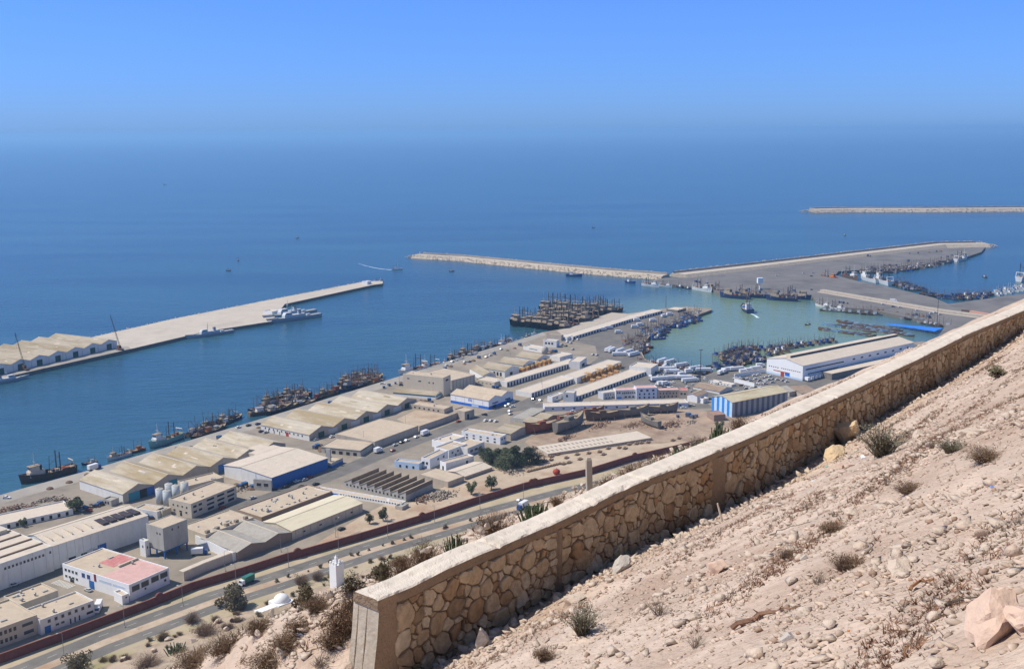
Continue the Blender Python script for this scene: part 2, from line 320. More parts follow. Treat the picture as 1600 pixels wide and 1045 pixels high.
# quay aprons and roads, each a sheet just above the ground
sheet('quay_apron', [(-300, 862), (34, 763), (126, 738), (282, 692), (435, 646), (620, 589), (743, 551), (823, 527), (848, 519), (853, 523), (826, 533), (750, 556), (628, 597), (440, 657), (290, 701), (140, 748), (40, 775), (-300, 880)], Z + .02, apron)
sheet('wharf_apron', [(870, 516.5), (956, 488.5), (981, 490.5), (1036, 483), (1008, 487.5), (905, 521), (880, 524)], Z + .02, beige)
street_px = [(-200, 985), (0, 920), (110, 884), (195, 850), (300, 815), (424, 776), (520, 742), (590, 712), (660, 685), (720, 663), (785, 642), (850, 632), (930, 634), (1040, 636), (1110, 634)]
sheet('harbour_street', None, Z + .03, asph, world=strip([gp(p) for p in street_px], 13, Z + .03))
sheet('crossing_street', None, Z + .035, asph, world=strip([gp(p) for p in [(800, 640), (860, 612), (905, 588), (945, 560), (940, 540), (905, 532)]], 12, Z + .035))
sheet('basin_yard', [(905, 530), (1000, 488), (1085, 486), (1085, 493), (1048, 507), (1013, 525), (998, 545), (1006, 561), (1028, 574), (1060, 582), (1100, 588), (1125, 579), (1200, 573), (1300, 552), (1420, 535), (1470, 548), (1300, 620), (1100, 625), (1000, 610), (950, 560), (930, 540)], Z + .025, asph)
sheet('dirt_lot', [(505, 842), (575, 800), (600, 788), (655, 790), (625, 812), (560, 830), (470, 868)], Z + .04, dirt)
sheet('stone_yard', [(560, 832), (610, 800), (690, 762), (770, 733), (848, 711), (950, 696), (1040, 681), (1130, 655), (1260, 640), (1300, 700), (1060, 695), (980, 716), (817, 758), (650, 808)], Z + .045, dirt)
sheet('shipyard_ground', [(820, 690), (870, 655), (960, 640), (1090, 640), (1130, 650), (1200, 645), (1230, 650), (1180, 690), (1060, 690), (940, 700), (850, 716)], Z + .055, rdirt)
sheet('walled_yard_ground', [(620, 655), (650, 640), (703, 648), (716, 653), (655, 671)], Z + .03, dirt)
# main road below the hill: verge, two carriageways and the dirt median
LR = [(-260, 1130), (20, 1042), (147, 990), (320, 927), (405, 901), (560, 851), (620, 833), (749, 796), (880, 762), (1000, 737), (1150, 700), (1400, 640)]
UP = [gp(p) for p in LR]
def off(pts, d):
    out = []
    for i, p in enumerate(pts):
        t = (pts[min(i + 1, len(pts) - 1)] - pts[max(i - 1, 0)]).normalized(); out.append(p + Vector((t.y, -t.x, 0)) * d)
    return out
def band(name, d0, d1, z, m):
    a, b = off(UP, d0), off(UP, d1)
    return sheet(name, None, z, m, world=[Vector((p.x, p.y, z)) for p in a] + [Vector((p.x, p.y, z)) for p in b[::-1]])
band('roadside_verge', -11, 120, Z + .02, verge)
band('upper_carriageway', 0, 7.5, Z + .05, asph)
band('median', 7.5, 12.5, Z + .06, dirt)
band('lower_carriageway', 12.5, 19.5, Z + .05, asph)
band('road_kerb', -0.6, 0, Z + .08, apron)
# dashed centre lines
mb = MB()
for d0 in (3.7, 16.0):
    a = off(UP, d0)
    for i in range(len(a) - 1):
        n_ = int((a[i + 1] - a[i]).length / 12); t = (a[i + 1] - a[i]).normalized(); s_ = Vector((-t.y, t.x, 0)) * .09
        for k in range(n_):
            p = a[i] + t * (k * 12); q = p + t * 4
            mb.add([(p.x - s_.x, p.y - s_.y, Z + .07), (p.x + s_.x, p.y + s_.y, Z + .07), (q.x + s_.x, q.y + s_.y, Z + .07), (q.x - s_.x, q.y - s_.y, Z + .07)], [(0, 1, 2, 3)])
tag(mb.build('road_markings', mat('road_paint', (.55, .54, .5), var=.15)), kind='structure')
# zebra crossing on the harbour street
mb = MB()
c = gp(C(470, 415)); t = (gp((195, 850)) - gp((110, 884))).normalized(); nn = Vector((-t.y, t.x, 0))
for k in range(9):
    p = c + nn * (k - 4) * 1.35; mb.add([tuple(p + nn * a * .38 + t * b * 2.2 + Vector((0, 0, .07))) for a, b in ((-1, -1), (1, -1), (1, 1), (-1, 1))], [(0, 1, 2, 3)])
tag(mb.build('zebra_crossing', MATS['road_paint']), kind='structure')
# maroon boundary wall along the road
wp = [(-260, 1132 - 2), (0, 1036), (105, 998), (232, 950), (300, 922), (380, 898), (447, 876), (460, 873), (560, 844.5), (655, 816), (740, 788), (821, 763.5), (917, 742), (984, 721), (1058, 704), (1200, 668), (1400, 618)]
wpts = [gp(p) for p in wp]
wr = empty('boundary_wall', wpts[6], 0, 'long maroon painted boundary wall with capping between the port and the main road', 'wall')
def wallrun(name, pts, th, h, m, parent, z0=Z - .3, zs=None):
    o0 = parent.location if parent else Vector()
    mb = MB(); N_ = len(pts); a = off(pts, -th / 2); b = off(pts, th / 2)
    for i in range(N_):
        for q in (a[i], b[i]): mb.v += [(q.x - o0.x, q.y - o0.y, z0 - o0.z), (q.x - o0.x, q.y - o0.y, Z + h - o0.z)]
    for i in range(N_ - 1):
        k = 4 * i; mb.f += [(k, k + 4, k + 5, k + 1), (k + 3, k + 7, k + 6, k + 2), (k + 1, k + 5, k + 7, k + 3)]
    mb.f += [(0, 1, 3, 2), (4 * N_ - 4, 4 * N_ - 2, 4 * N_ - 1, 4 * N_ - 3)]
    return mb.build(name, m, parent)
wallrun('wall_panel', wpts, .35, 3.7, redwall, wr)
cap = wallrun('capping', wpts, .6, 3.85, mat('wall_capping', (.24, .10, .08), var=.1), wr, z0=Z + 3.703)
mb = MB(); tot = 0; o0 = wr.location
for i in range(len(wpts) - 1):
    seg = wpts[i + 1] - wpts[i]; t = seg.normalized(); nn = Vector((t.y, -t.x, 0))
    for k in range(int(seg.length / 9)):
        p = wpts[i] + t * (k * 9 + 2) - o0
        mb.box(-.3, -.3, 0, .3, .3, 3.6); mb.v[-8:] = [tuple(p + t * v[0] + nn * (v[1] + .02) + Vector((0, 0, v[2] - .1))) for v in mb.v[-8:]]
o = mb.build('buttress', redwall, wr); o['kind'] = 'stuff'
for pxy in [C(1135, 530), G(745, 190), I(440, 700), I(1265, 450), K(785, 640), K(35, 830)]:       # round heads where the wall steps
    d = gp((pxy[0], pxy[1] + 3)); p = min((a + (b - a) * k / 20 for a, b in zip(wpts, wpts[1:]) for k in range(20)), key=lambda q: (q - d).length)
    i = min(range(len(wpts) - 1), key=lambda i: (wpts[i] - p).length); t = (wpts[i + 1] - wpts[i]).normalized()
    mb = MB(); mb.extr([(2.1 * math.cos(a), 2.1 * math.sin(a)) for a in (math.pi * k / 10 for k in range(11))], -.45, .45)
    q = mb.build('arched_pier', redwall, wr); q.location = p - o0 + Vector((0, 0, 3.0)); q.rotation_euler = (0, 0, math.atan2(t.y, t.x))
# lamp posts along the verge
def lamp():
    r = empty('street_lamp', (0, 0, 0))
    MB().tube((0, 0, 0), (0, 0, 9.6), .13, .07).build('pole', steel, r)
    b = MB().tube((0, 0, 9.55), (0, -1.6, 9.9), .06, .05).build('bracket', steel, r); MB().box(-.2, -2.2, 9.85, .2, -1.5, 10.03).build('lamp_head', lgrey, b)
    MB().box(-.25, -.25, 0, .25, .25, .5).build('base', conc, r); return r
LP = Proto(lamp)
ls = [LP.at(gp(p), rad(-42), None, 'street lamp') for p in [(100, 1024), (195, 980), (286, 946), (369, 912), (451, 886), (529, 858), (606, 840), (679, 817), (750, 795), (818, 780)]]
ordinal(ls, 'tall grey street lamp beside the maroon wall, # along the main road', 'street lamps along the main road')
ls = [LP.at(gp(p), rad(120), None, 'street lamp') for p in [C(285, 335), B(650, 860), (524.6, 839), (439, 862), (352, 892)]]
ordinal(ls, 'slim lamp on the port side of the maroon wall, #', 'street lamps inside the port yards')
ls = [LP.at(gp(p), rad(30), None, 'street lamp') for p in [H(350, 620), D(1275, 640), J(415, 830), J(770, 930), H(305, 290), (706, 585), (797, 555), K(125, 130), H(1365, 340)]]
ordinal(ls, 'thin lamp pole standing among the port sheds, # of its kind', 'lamp poles among the sheds')
# tall light mast by the basin
r = empty('light_mast', gp(Mm(446, 372)), 0, 'tall dark lighting mast rising beside the teal fishing basin', 'light mast')
MB().tube((0, 0, 0), (0, 0, 27), .35, .2, 8).build('pole', dsteel, r); MB().box(-1.6, -.5, 26.6, 1.6, .5, 27.4).build('lamp_cluster', steel, r)
r = empty('light_mast', gp(N(872, 715)), 0, 'tall dark lighting mast by the blue tarpaulins at the far quay', 'light mast')
MB().tube((0, 0, 0), (0, 0, 30), .35, .2, 8).build('pole', dsteel, r); MB().box(-1.4, -.5, 29.6, 1.4, .5, 30.3).build('lamp_cluster', steel, r)
r = empty('light_mast', gp(L(192, 385)), 0, 'slim dark mast at the seaward end of the long arcaded shed', 'light mast')
MB().tube((0, 0, 0), (0, 0, 14), .3, .2, 8).build('pole', dsteel, r); MB().box(-.8, -.4, 13.7, .8, .4, 14.3).build('lamp_cluster', steel, r)
# ---- breakwaters: rubble core, armour rocks, roadway, parapet
def path_pts(pts, step):
    out = []
    for a, b in zip(pts, pts[1:]):
        n_ = max(1, int((b - a).length / step)); out += [a + (b - a) * k / n_ for k in range(n_)]
    return out + [pts[-1]]
def breakwater(label, centre_px, half, top, sea_side=1, road_w=7, parapet=True, rock=2.0, seed=1, both=True):
    pts = [gp(p, 2) for p in centre_px]; rr = random.Random(seed)
    r = empty('breakwater', (pts[0].x, pts[0].y, 0), 0, label, 'breakwater'); o0 = r.location
    fine = path_pts(pts, 12); mb = MB(); N_ = len(fine)
    prof = [(-half, -2), (-half + top * 1.5, top - .3), (half - top * 1.5, top - .3), (half, -2)]
    for h, z in prof: mb.v += [(p.x - o0.x, p.y - o0.y, z) for p in off(fine, h)]
    for j in range(3): mb.f += [(j * N_ + i, j * N_ + i + 1, (j + 1) * N_ + i + 1, (j + 1) * N_ + i) for i in range(N_ - 1)]
    mb.f += [(0, N_, 2 * N_, 3 * N_), (N_ - 1, 4 * N_ - 1, 3 * N_ - 1, 2 * N_ - 1)]
    mb.build('rubble_core', boulder, r)
    tr = []
    L_ = sum((b - a).length for a, b in zip(fine, fine[1:]))
    for i in range(N_ - 1):
        a, b = fine[i], fine[i + 1]; t = (b - a).normalized(); nn = Vector((t.y, -t.x, 0)); l_ = (b - a).length
        for sgn in ((-1, 1) if both else (sea_side,)):
            for k in range(int(l_ * 7 / rock / rock)):
                f = rr.random(); hgt = f * (top + 2) - 2; h = sgn * (half - f * top * 1.5 * (top + 2) / (top + 2))
                p = a + t * rr.random() * l_ + nn * h; s_ = rock * rr.uniform(.45, .95)
                tr.append(((p.x - o0.x, p.y - o0.y, hgt + .2), (s_, s_ * rr.uniform(.6, 1), s_ * rr.uniform(.6, .9)), rr.random() * 6, rr.random() * 2))
        if sea_side:
            for k in range(int(l_ / rock * 1.1)):
                p = a + t * rr.random() * l_ + nn * sea_side * (half - top * 1.5 - rr.random() * 2.5); s_ = rock * rr.uniform(.5, .9)
                tr.append(((p.x - o0.x, p.y - o0.y, top + .6 + 2.2 * rr.random()), (s_, s_ * .8, s_ * .8), rr.random() * 6, rr.random() * 2))
    e = fine[0]
    for k in range(90):
        a_ = rr.random() * 6.28; q = rr.random() ** .5 * half * 1.15; s_ = rock * rr.uniform(.5, 1)
        tr.append(((e.x - o0.x + q * math.cos(a_), e.y - o0.y + q * math.sin(a_), (1 - q / half / 1.15) * (top + 1) - .5), (s_, s_ * .8, s_ * .8), rr.random() * 6, rr.random() * 2))
    vs, fs = ROCKS[seed % 6]; many('rock_armour', vs, fs, tr, boulder, r)
    w0 = -sea_side * (half - top * 1.5 - road_w / 2 - .5)
    rd = [Vector((p.x - o0.x, p.y - o0.y, 0)) for p in off(fine[1:], w0)]
    mb = MB(); a_, b_ = off(rd, -road_w / 2), off(rd, road_w / 2); n_ = len(rd)
    mb.v = [(p.x, p.y, top) for p in a_] + [(p.x, p.y, top) for p in b_] + [(p.x, p.y, top - 1) for p in a_] + [(p.x, p.y, top - 1) for p in b_]
    for i in range(n_ - 1): mb.f += [(i, i + 1, n_ + i + 1, n_ + i), (i, 2 * n_ + i, 2 * n_ + i + 1, i + 1), (n_ + i, n_ + i + 1, 3 * n_ + i + 1, 3 * n_ + i)]
    mb.build('roadway', pale, r)
    if parapet:
        pw = off(fine[1:], sea_side * (half - top * 1.5 - 3.0)); mb = MB(); a_, b_ = off(pw, -.8), off(pw, .8); n_ = len(pw)
        mb.v = [(p.x - o0.x, p.y - o0.y, zz) for q, zz in ((a_, top - .5), (a_, top + 2.6), (b_, top + 2.6), (b_, top - .5)) for p in q]
        for j in range(3): mb.f += [(j * n_ + i, j * n_ + i + 1, (j + 1) * n_ + i + 1, (j + 1) * n_ + i) for i in range(n_ - 1)]
        mb.build('parapet_wall', apron, r)
    return r
breakwater('long pale rubble breakwater reaching left from the bend of the outer mole', [(650, 400), (720, 404), (800, 412), (881, 420), (960, 427), (1040, 433)], 17, 5, -1, 12, True, 2.3, 1)
breakwater('straight rubble breakwater with roadway running right from the bend to a rounded head', [(1540, 383), (1469, 384), (1343, 398.5), (1280, 406), (1170, 419), (1060, 431.5)], 21, 5.5, 1, 13, True, 2.3, 2, both=False)
breakwater('detached pale rubble breakwater far out at the right edge of the photo', [(1269, 330), (1330, 329), (1440, 329), (1600, 328), (1750, 327)], 30, 7, -1, 22, True, 3, 3)
# rocks along the open side of the naval pier
rr = random.Random(5); tr = []
ep = path_pts([gp(p, 1) for p in [(-200, 606), (0, 562), (160, 525), (271, 499.5), (403, 473.5), (571, 441)]], 3)
for p in ep:
    for k in range(3): s_ = rr.uniform(.7, 1.5); tr.append(((p.x + rr.uniform(-3, 3), p.y + rr.uniform(-1, 5), rr.uniform(0, 2.6)), (s_, s_ * .8, s_ * .7), rr.random() * 6, rr.random()))
tag(many('rock_revetment', *ROCKS[2], tr, boulder), kind='stuff')
# low retaining wall in the middle of the inner mole
a = [gp(p) for p in [N(20, 455), N(560, 548), N(900, 605), N(1280, 655)]]
r = empty('retaining_wall', a[0], 0, 'long beige retaining wall running down the middle of the inner mole', 'wall')
wallrun('wall_panel', a, 7, 2.8, beige, r); wallrun('footing', off(a, 6), 3, .5, pale, r)
a = [gp(p) for p in [N(1100, 622), N(1280, 652), N(1420, 672)]]
r = empty('retaining_wall', a[0], 0, 'salmon coloured low wall at the landward end of the inner mole', 'wall')
wallrun('wall_panel', off(a, -5), 4, 3.4, mat('salmon_render', (.55, .28, .2), var=.1), r); wallrun('footing', off(a, -2), 1.5, .4, pale, r)
# ------------------------------------------------------------------ buildings
def top_height(n, bv):
    """height above the port ground of the corner whose top shows at n and whose foot shows at row bv"""
    g = gp((n[0], bv), Z); d = ray(*n); return CAMH + math.hypot(g.x, g.y) * d.z / math.hypot(d.x, d.y) - Z
def W(face, n, a0, a1, z0, z1, m=None, kind='window', fill=.6): return (face, n, a0, a1, z0, z1, m or glass, kind, fill)
def bld(name, label, cat, n, r, l, bv=None, h=None, roof=('flat',), wall=white, rm=rbeige, f=(), group=None, zl=0, band=None, base=None, clut=0, parapet=.7, wallmats=None):
    """n: near top corner; r, l: far ends of the right and left eaves; all at eave height"""
    h = h or top_height(n, bv)
    a, b, c = gp(n, Z + h), gp(r, Z + h), gp(l, Z + h)
    ax = (b - a); Lx = ax.length; ax.normalize(); ay = Vector((-ax.y, ax.x, 0)); Wy = max(3, (c - a).dot(ay))
    root = empty(name, (a.x, a.y, Z), math.atan2(ax.y, ax.x), label, cat, group)
    root['dims'] = (Lx, Wy, h)
    z0 = zl - .3 if zl == 0 else zl
    mb = MB(); kind = roof[0]; rise = roof[2] if len(roof) > 2 else 0
    if kind == 'flat':
        p = parapet; i = .3
        mb.v = [(x, y, z) for z in (z0, h) for x, y in ((0, 0), (Lx, 0), (Lx, Wy), (0, Wy))] + [(x, y, z) for z in (h, h - p) for x, y in ((i, i), (Lx - i, i), (Lx - i, Wy - i), (i, Wy - i))]
        for k in range(4):
            j = (k + 1) % 4; mb.f += [(k, j, 4 + j, 4 + k), (4 + k, 4 + j, 8 + j, 8 + k), (8 + k, 8 + j, 12 + j, 12 + k)]
        mb.f.append((0, 3, 2, 1))
        wo = mb.build('wall', wall, root)
        MB().box(i, i, h - p - .25, Lx - i, Wy - i, h - p + .01).build('roof', rm, root); zt = h - p
    else:
        nb = roof[1]; zt = h
        if kind == 'gx':      # ridges run back, gables on the right-hand face
            prof = [(0, h)]; 
            for k in range(nb): prof += [((k + .5) / nb * Lx, h + rise), ((k + 1) / nb * Lx, h)]
            axis, d0, d1 = 'y', 0, Wy
        elif kind == 'gy':    # ridge runs along the right-hand face, gable on the left face
            t = roof[3] if len(roof) > 3 else .5
            prof = [(0, h)]; 
            for k in range(nb): prof += [((k + t) / nb * Wy, h + rise), ((k + 1) / nb * Wy, h)]
            axis, d0, d1 = 'x', 0, Lx
        elif kind == 'my':    # single pitch
            prof = [(0, h), (Wy, h + rise)]; axis, d0, d1 = 'x', 0, Lx
        elif kind == 'mx':
            prof = [(0, h), (Lx, h + rise)]; axis, d0, d1 = 'y', 0, Wy
        elif kind == 'sy':    # saw teeth, glazed side towards the right-hand face
            prof = [(0, h)]
            for k in range(nb): prof += [(k / nb * Wy + .02, h + rise), ((k + 1) / nb * Wy, h)]
            axis, d0, d1 = 'x', 0, Lx
        full = [(prof[0][0], z0)] + prof + [(prof[-1][0], z0)]
        mb.extr(full, d0, d1, axis)
        mb.build('wall', wall, root)
        if kind == 'sy':
            rb, gb = MB(), MB()
            for k in range(nb):
                y0, y1 = k / nb * Wy, (k + 1) / nb * Wy
                q = [(y0 - .1, h + rise + .05), (y0 - .1, h + rise + .25), (y1 - .15, h + .25), (y1 - .15, h + .05)]; rb.extr(q, -.3, Lx + .3, 'x')
                gb.box(.3, y0 - .13, h + .35, Lx - .3, y0 - .02, h + rise - .15)
            rb.build('roof', rm, root); gb.build('roof_glazing', mat('dusty_roof_glazing', (.21, .165, .115), var=.3, scale=.5), root)
        else:
            ov = .35; th = .16; e0 = (prof[0][0] - ov, prof[0][1] - ov * (rise / ((prof[1][0] - prof[0][0]) or 1))); e1 = (prof[-1][0] + ov, prof[-1][1] + (-ov if kind[0] == 'g' else ov) * abs(rise) / abs((prof[-1][0] - prof[-2][0]) or 1))
            up = [e0] + prof[1:-1] + [e1]
            poly = [(x, z + .03) for x, z in up] + [(x, z + .03 + th) for x, z in up[::-1]]
            MB().extr(poly, d0 - ov, d1 + ov, axis).build('roof', rm, root)
            if cat == SHED and axis == 'y':
                rp = random.Random(label)
                for q_ in range(34):
                    k_ = rp.randrange(nb); x0, x1 = k_ / nb * Lx, (k_ + .5) / nb * Lx; sd_ = rp.random() < .5; t0 = rp.uniform(.05, .8); t1 = t0 + rp.uniform(.08, .2); y0 = rp.uniform(0, .85) * Wy; y1 = y0 + rp.uniform(1.5, 7)
                    f_ = (lambda t: (x0 + (x1 - x0) * t, h + rise * t + .205)) if sd_ else (lambda t: (x1 + (x1 - x0) * (1 - t), h + rise * t + .205))
                    (xa, za), (xb, zb_) = f_(t0), f_(t1)
                    MB().add([(xa, y0, za), (xb, y0, zb_), (xb, y1, zb_), (xa, y1, za)], [(0, 1, 2, 3)]).build('roof_patch', (rwhite, rtan, rgrey, rwhite)[q_ % 4], root)
            if kind[0] == 'g' and rise > 1:
                cp_ = MB()
                for x, z in prof[1::2]:
                    if axis == 'y': cp_.box(x - .3, d0 - ov, z + .17, x + .3, d1 + ov, z + .33)
                    else: cp_.box(d0 - ov, x - .3, z + .17, d1 + ov, x + .3, z + .33)
                cp_.build('ridge_cap', rwhite, root)
    if band:                 # painted plinth: (material, height)
        m_, bh = band; t = .03
        MB().box(-t, -t, -.1, Lx + t, 0, bh).box(-t, 0.001, -.1, 0, Wy + t, bh).build('painted_plinth', m_, root)
    for face, n_, a0, a1, q0, q1, m_, kd, fill in f:
        S = Lx if face == 'R' else Wy
        for k in range(n_):
            w0 = (a0 + (a1 - a0) * (k + .5 - fill / 2) / n_) * S; w1 = (a0 + (a1 - a0) * (k + .5 + fill / 2) / n_) * S
            mb = MB(); zz0, zz1 = q0 * h, q1 * h; t = {'pilaster': .12, 'cladding': .03}.get(kd, .05)
            if face == 'R': mb.box(w0, -t, zz0, w1, .08, zz1)
            else: mb.box(-t, w0, zz0, .08, w1, zz1)
            wo = mb.build(kd, m_, root)
            if kd == 'window' and (w1 - w0) > 1.2 and h > 5 and proj(root.location)[1] > 690:
                fr = MB(); e = .13; t2 = .09
                for u0, u1, b0, b1 in ((w0 - e, w1 + e, zz0 - e, zz0), (w0 - e, w1 + e, zz1, zz1 + e)):
                    fr.box(u0, -t2, b0, u1, .02, b1) if face == 'R' else fr.box(-t2, u0, b0, .02, u1, b1)
                fr.build('window_surround', lgrey, wo)
    rr = random.Random(label)
    for k in range(clut):
        x, y, s_ = rr.uniform(.1, .9) * Lx, rr.uniform(.15, .85) * Wy, rr.uniform(.5, 1.3)
        if kind == 'flat':
            mb = MB()
            if k % 3 == 0: mb.lathe([(.5, zt + .3), (.55, zt + 1.3), (.3, zt + 1.5)], 8, (x, y)); mb.build('water_tank', steel, root)
            elif k % 3 == 1: mb.box(x, y, zt, x + s_, y + s_ * .8, zt + s_ * .8); mb.build('roof_vent', lgrey, root)
            else: mb.box(x, y, zt, x + s_ * 2, y + s_, zt + .5); mb.build('roof_hatch', conc, root)
    return root, Lx, Wy, h
SHED = 'transit shed'
# ---- lower left group by the maroon wall
bld('office_block', 'beige two storey block cut by the left edge beside the maroon wall, long strip windows', 'building', C(-250, 828), C(275, 640), C(-460, 700), bv=C(0, 978)[1], wall=cream, rm=rbeige, clut=3,
    f=[W('R', 1, .72, .98, .62, .78), W('R', 1, .74, .98, .2, .38), W('R', 6, .3, .7, .6, .8), W('R', 6, .3, .7, .18, .38), W('R', 3, .02, .25, .6, .8)])
bld('workshop_building', 'white two storey workshop with blue corner door and beige roof beside the maroon wall', 'building', C(295, 680), C(695, 532), C(165, 607), bv=C(0, 795)[1], wall=white, rm=rbeige, clut=4,
    f=[W('R', 1, .07, .18, .0, .45, blue, 'door', 1), W('R', 7, .1, .97, .62, .82, fill=.42), W('R', 3, .5, .75, .02, .36, dark, 'door', .3), W('R', 2, .25, .45, .25, .38), W('R', 1, .84, .98, .2, .36, dark, 'door', .9)])
bld('store_building', 'low flat roofed beige store behind the white workshop near the zebra crossing', 'building', C(150, 562), C(430, 458), C(55, 492), h=5, wall=cream, rm=rbeige, clut=9, f=[W('L', 3, .2, .8, .4, .65)])
bld('factory_hall', 'long white hall at the left edge with small high windows and striped roof', 'factory', C(-200, 330), C(385, 130), B(-330, 815), bv=C(0, 530)[1], roof=('flat',), wall=white, rm=rwhite, parapet=.3,
    f=[W('R', 11, .36, .9, .70, .80, fill=.55), W('R', 1, .95, .99, .72, .82), W('R', 6, .0, .99, .0, .97, lgrey, 'pilaster', .02)])
# roof strips of that hall
fr_ = [o for o in col.objects if o.name == 'factory_hall'][0]; Lx, Wy, h = fr_['dims']
for k in range(5): MB().box(.5, Wy * (.12 + .17 * k), h - .29, Lx - .6, Wy * (.12 + .17 * k) + .8, h + .35).build('roof_light', mat('brown_roof_light', (.25, .18, .13), var=.2), fr_)
MB().box(Lx * .62, Wy * .62, h - .29, Lx * .93, Wy * .8, h + 1.6).build('roof_plant_room', cream, fr_)
r_, Lx, Wy, h = bld('cannery_hall', 'long white hall with dark square skylights along its pale roof beside the factory hall', 'factory', B(387, 918), B(1095, 690), B(228, 828), bv=C(0, 312)[1], roof=('gy', 1, 1.8, .72), wall=white, rm=rwhite,
    f=[W('R', 6, .02, .5, .0, .97, lgrey, 'pilaster', .03), W('R', 1, .44, .54, 0, .42, blue, 'door', .9), W('R', 1, .33, .42, 0, .38, lgrey, 'door', .9), W('R', 3, .12, .5, .2, .3)])
for k in range(5): MB().box(Lx * (.56 + .085 * k), Wy * .16, h + .6, Lx * (.56 + .085 * k) + Lx * .07, Wy * .52, h + 1.65).build('skylight', mat('dark_skylight', (.06, .045, .04), var=.3, rough=.5), r_)
for k in range(5): MB().box(Lx * (.05 + .1 * k), Wy * .2, h + .4, Lx * (.05 + .1 * k) + .25, Wy * .6, h + 1.95).build('roof_joint', cream, r_)
bld('annex_building', 'white two storey annex with square windows standing against the long skylit hall', 'building', B(768, 818), B(1100, 700), B(728, 795), bv=B(0, 925)[1], wall=bwhite, rm=rwhite,
    f=[W('R', 4, .05, .9, .58, .86, fill=.42), W('R', 1, .3, .97, .08, .42, cream, 'door', .95), W('R', 3, .35, .9, .12, .3, dark, 'door', .22)])
r_, Lx, Wy, h = bld('fish_plant', 'white and blue plant with a pink roof and big dark windows beside the maroon wall', 'building', C(957, 420), C(1252, 290), C(572, 218), bv=C(0, 545)[1], wall=bwhite, rm=rbeige, parapet=.5, clut=5,
    f=[W('R', 2, .04, .5, .5, .82, fill=.8), W('R', 2, .52, .98, .52, .84, fill=.82), W('R', 1, .35, .42, .3, .42), W('R', 1, .84, .93, .25, .4),
       W('L', 4, .76, .98, .6, .76), W('L', 4, .76, .98, .22, .36), W('L', 2, .56, .72, .55, .82, mat('blue_window', (.03, .05, .2), rough=.3)), W('L', 1, .52, .6, 0, .5, blue, 'door', .95), W('L', 2, .05, .45, .66, .74, lblue, 'window', .9), W('L', 1, .83, .9, 0, .28, dark, 'door', .9)])
MB().box(.35, .35, h - .5, Lx - .35, Wy * .42, h - .45).build('pink_roof', rpink, r_); MB().box(Lx * .45, Wy * .5, h - .5, Lx - .35, Wy * .72, h - .44).build('red_roof', rred, r_)
MB().box(-.12, Wy * .485, h * .55, 0, Wy * .515, h * .98).build('sign', mat('dark_red_sign', (.2, .02, .03), var=.1), r_); MB().box(Lx * .5, Wy * .44, h - .5, Lx - .4, Wy * .46, h + .5).build('roof_wall', cream, r_)
bld('gatehouse', 'small white cube annex at the near corner of the pink roofed plant', 'building', C(905, 500), C(955, 482), C(835, 470), bv=C(0, 570)[1], wall=bwhite, rm=rbeige, f=[W('R', 1, .4, .8, .6, .75)])
# concrete silo block on blue legs
r_, Lx, Wy, h = bld('silo_block', 'tall bare grey concrete block raised on blue legs behind the pink roofed plant', 'silo', B(1207, 785), B(1388, 716), B(1090, 746), bv=B(0, 1018)[1], wall=conc, rm=rbeige, zl=4.2,
    f=[W('L', 2, .1, .45, .76, .82, fill=.4), W('R', 2, .25, .75, .82, .89, fill=.2)], parapet=.3)
MB().box(.2, .2, 3.6, Lx - .2, Wy - .2, 4.2).build('base_beam', blue, r_)
for x in (.3, Lx / 2, Lx - .9):
    for y in (.3, Wy / 2, Wy - .9): MB().box(x, y, -.2, x + .6, y + .6, 3.6).build('leg', blue, r_)
bld('stair_tower', 'small white stair block leaning against the left side of the concrete silo', 'building', B(1075, 880), B(1105, 868), B(1028, 870), bv=B(0, 1000)[1], wall=bwhite, rm=rwhite, f=[W('L', 1, .3, .6, .55, .7), W('R', 1, .3, .7, .5, .65)])
bld('mill_building', 'cream three storey building with stacked dark windows beside the round storage tanks', 'building', B(1417, 602), E(328, 277), B(1270, 556), bv=B(0, 712)[1], wall=cream, rm=rbeige, clut=4,
    f=[W('R', 3, .30, .98, .72, .86, dark, fill=.7), W('R', 3, .30, .98, .42, .56, dark, fill=.7), W('R', 3, .30, .98, .1, .28, dark, fill=.6), W('R', 2, .02, .25, .65, .8, dark), W('R', 2, .02, .25, .3, .45, dark), W('L', 4, .1, .9, .6, .72, dark, fill=.3), W('L', 3, .1, .9, .25, .38, dark, fill=.3), W('L', 1, .4, .55, 0, .35, dark, 'door')])
bld('shed', 'low brown roofed shed between the round tanks and the blue warehouse', 'shed', B(1395, 470), D(235, 880), B(1310, 432), h=5, wall=cream, rm=rbeige, clut=3)
tk = []
def tank():
    r = empty('storage_tank', (0, 0, 0)); MB().lathe([(2.1, 0), (2.1, 8.2)], 20).build('shell', mat('pale_tank_steel', (.48, .53, .56), rough=.5, var=.08, stain=(.4, .3, .22), stain_scale=.3), r, True)
    MB().lathe([(2.15, 8.2), (.3, 8.9), (.3, 9.2)], 20).build('lid', conc, r); return r
TK = Proto(tank)
for p in [B(1190, 598), B(1243, 612), B(1258, 560), B(1310, 572), B(1375, 548)]: tk.append(TK.at(gp(p), random.random(), None, 'tank'))
ordinal(tk, 'round pale storage tank beside the cream mill building, # of five', 'storage tanks beside the mill')
bld('shed', 'low flat white shed beside the round storage tanks', 'shed', B(1166, 662), B(1240, 628), B(1043, 612), h=4, wall=white, rm=rbeige)
bld('shed', 'small ochre walled shed just below the round storage tanks', 'shed', B(1205, 655), B(1270, 628), B(1168, 640), h=4, wall=cream, rm=rbeige)
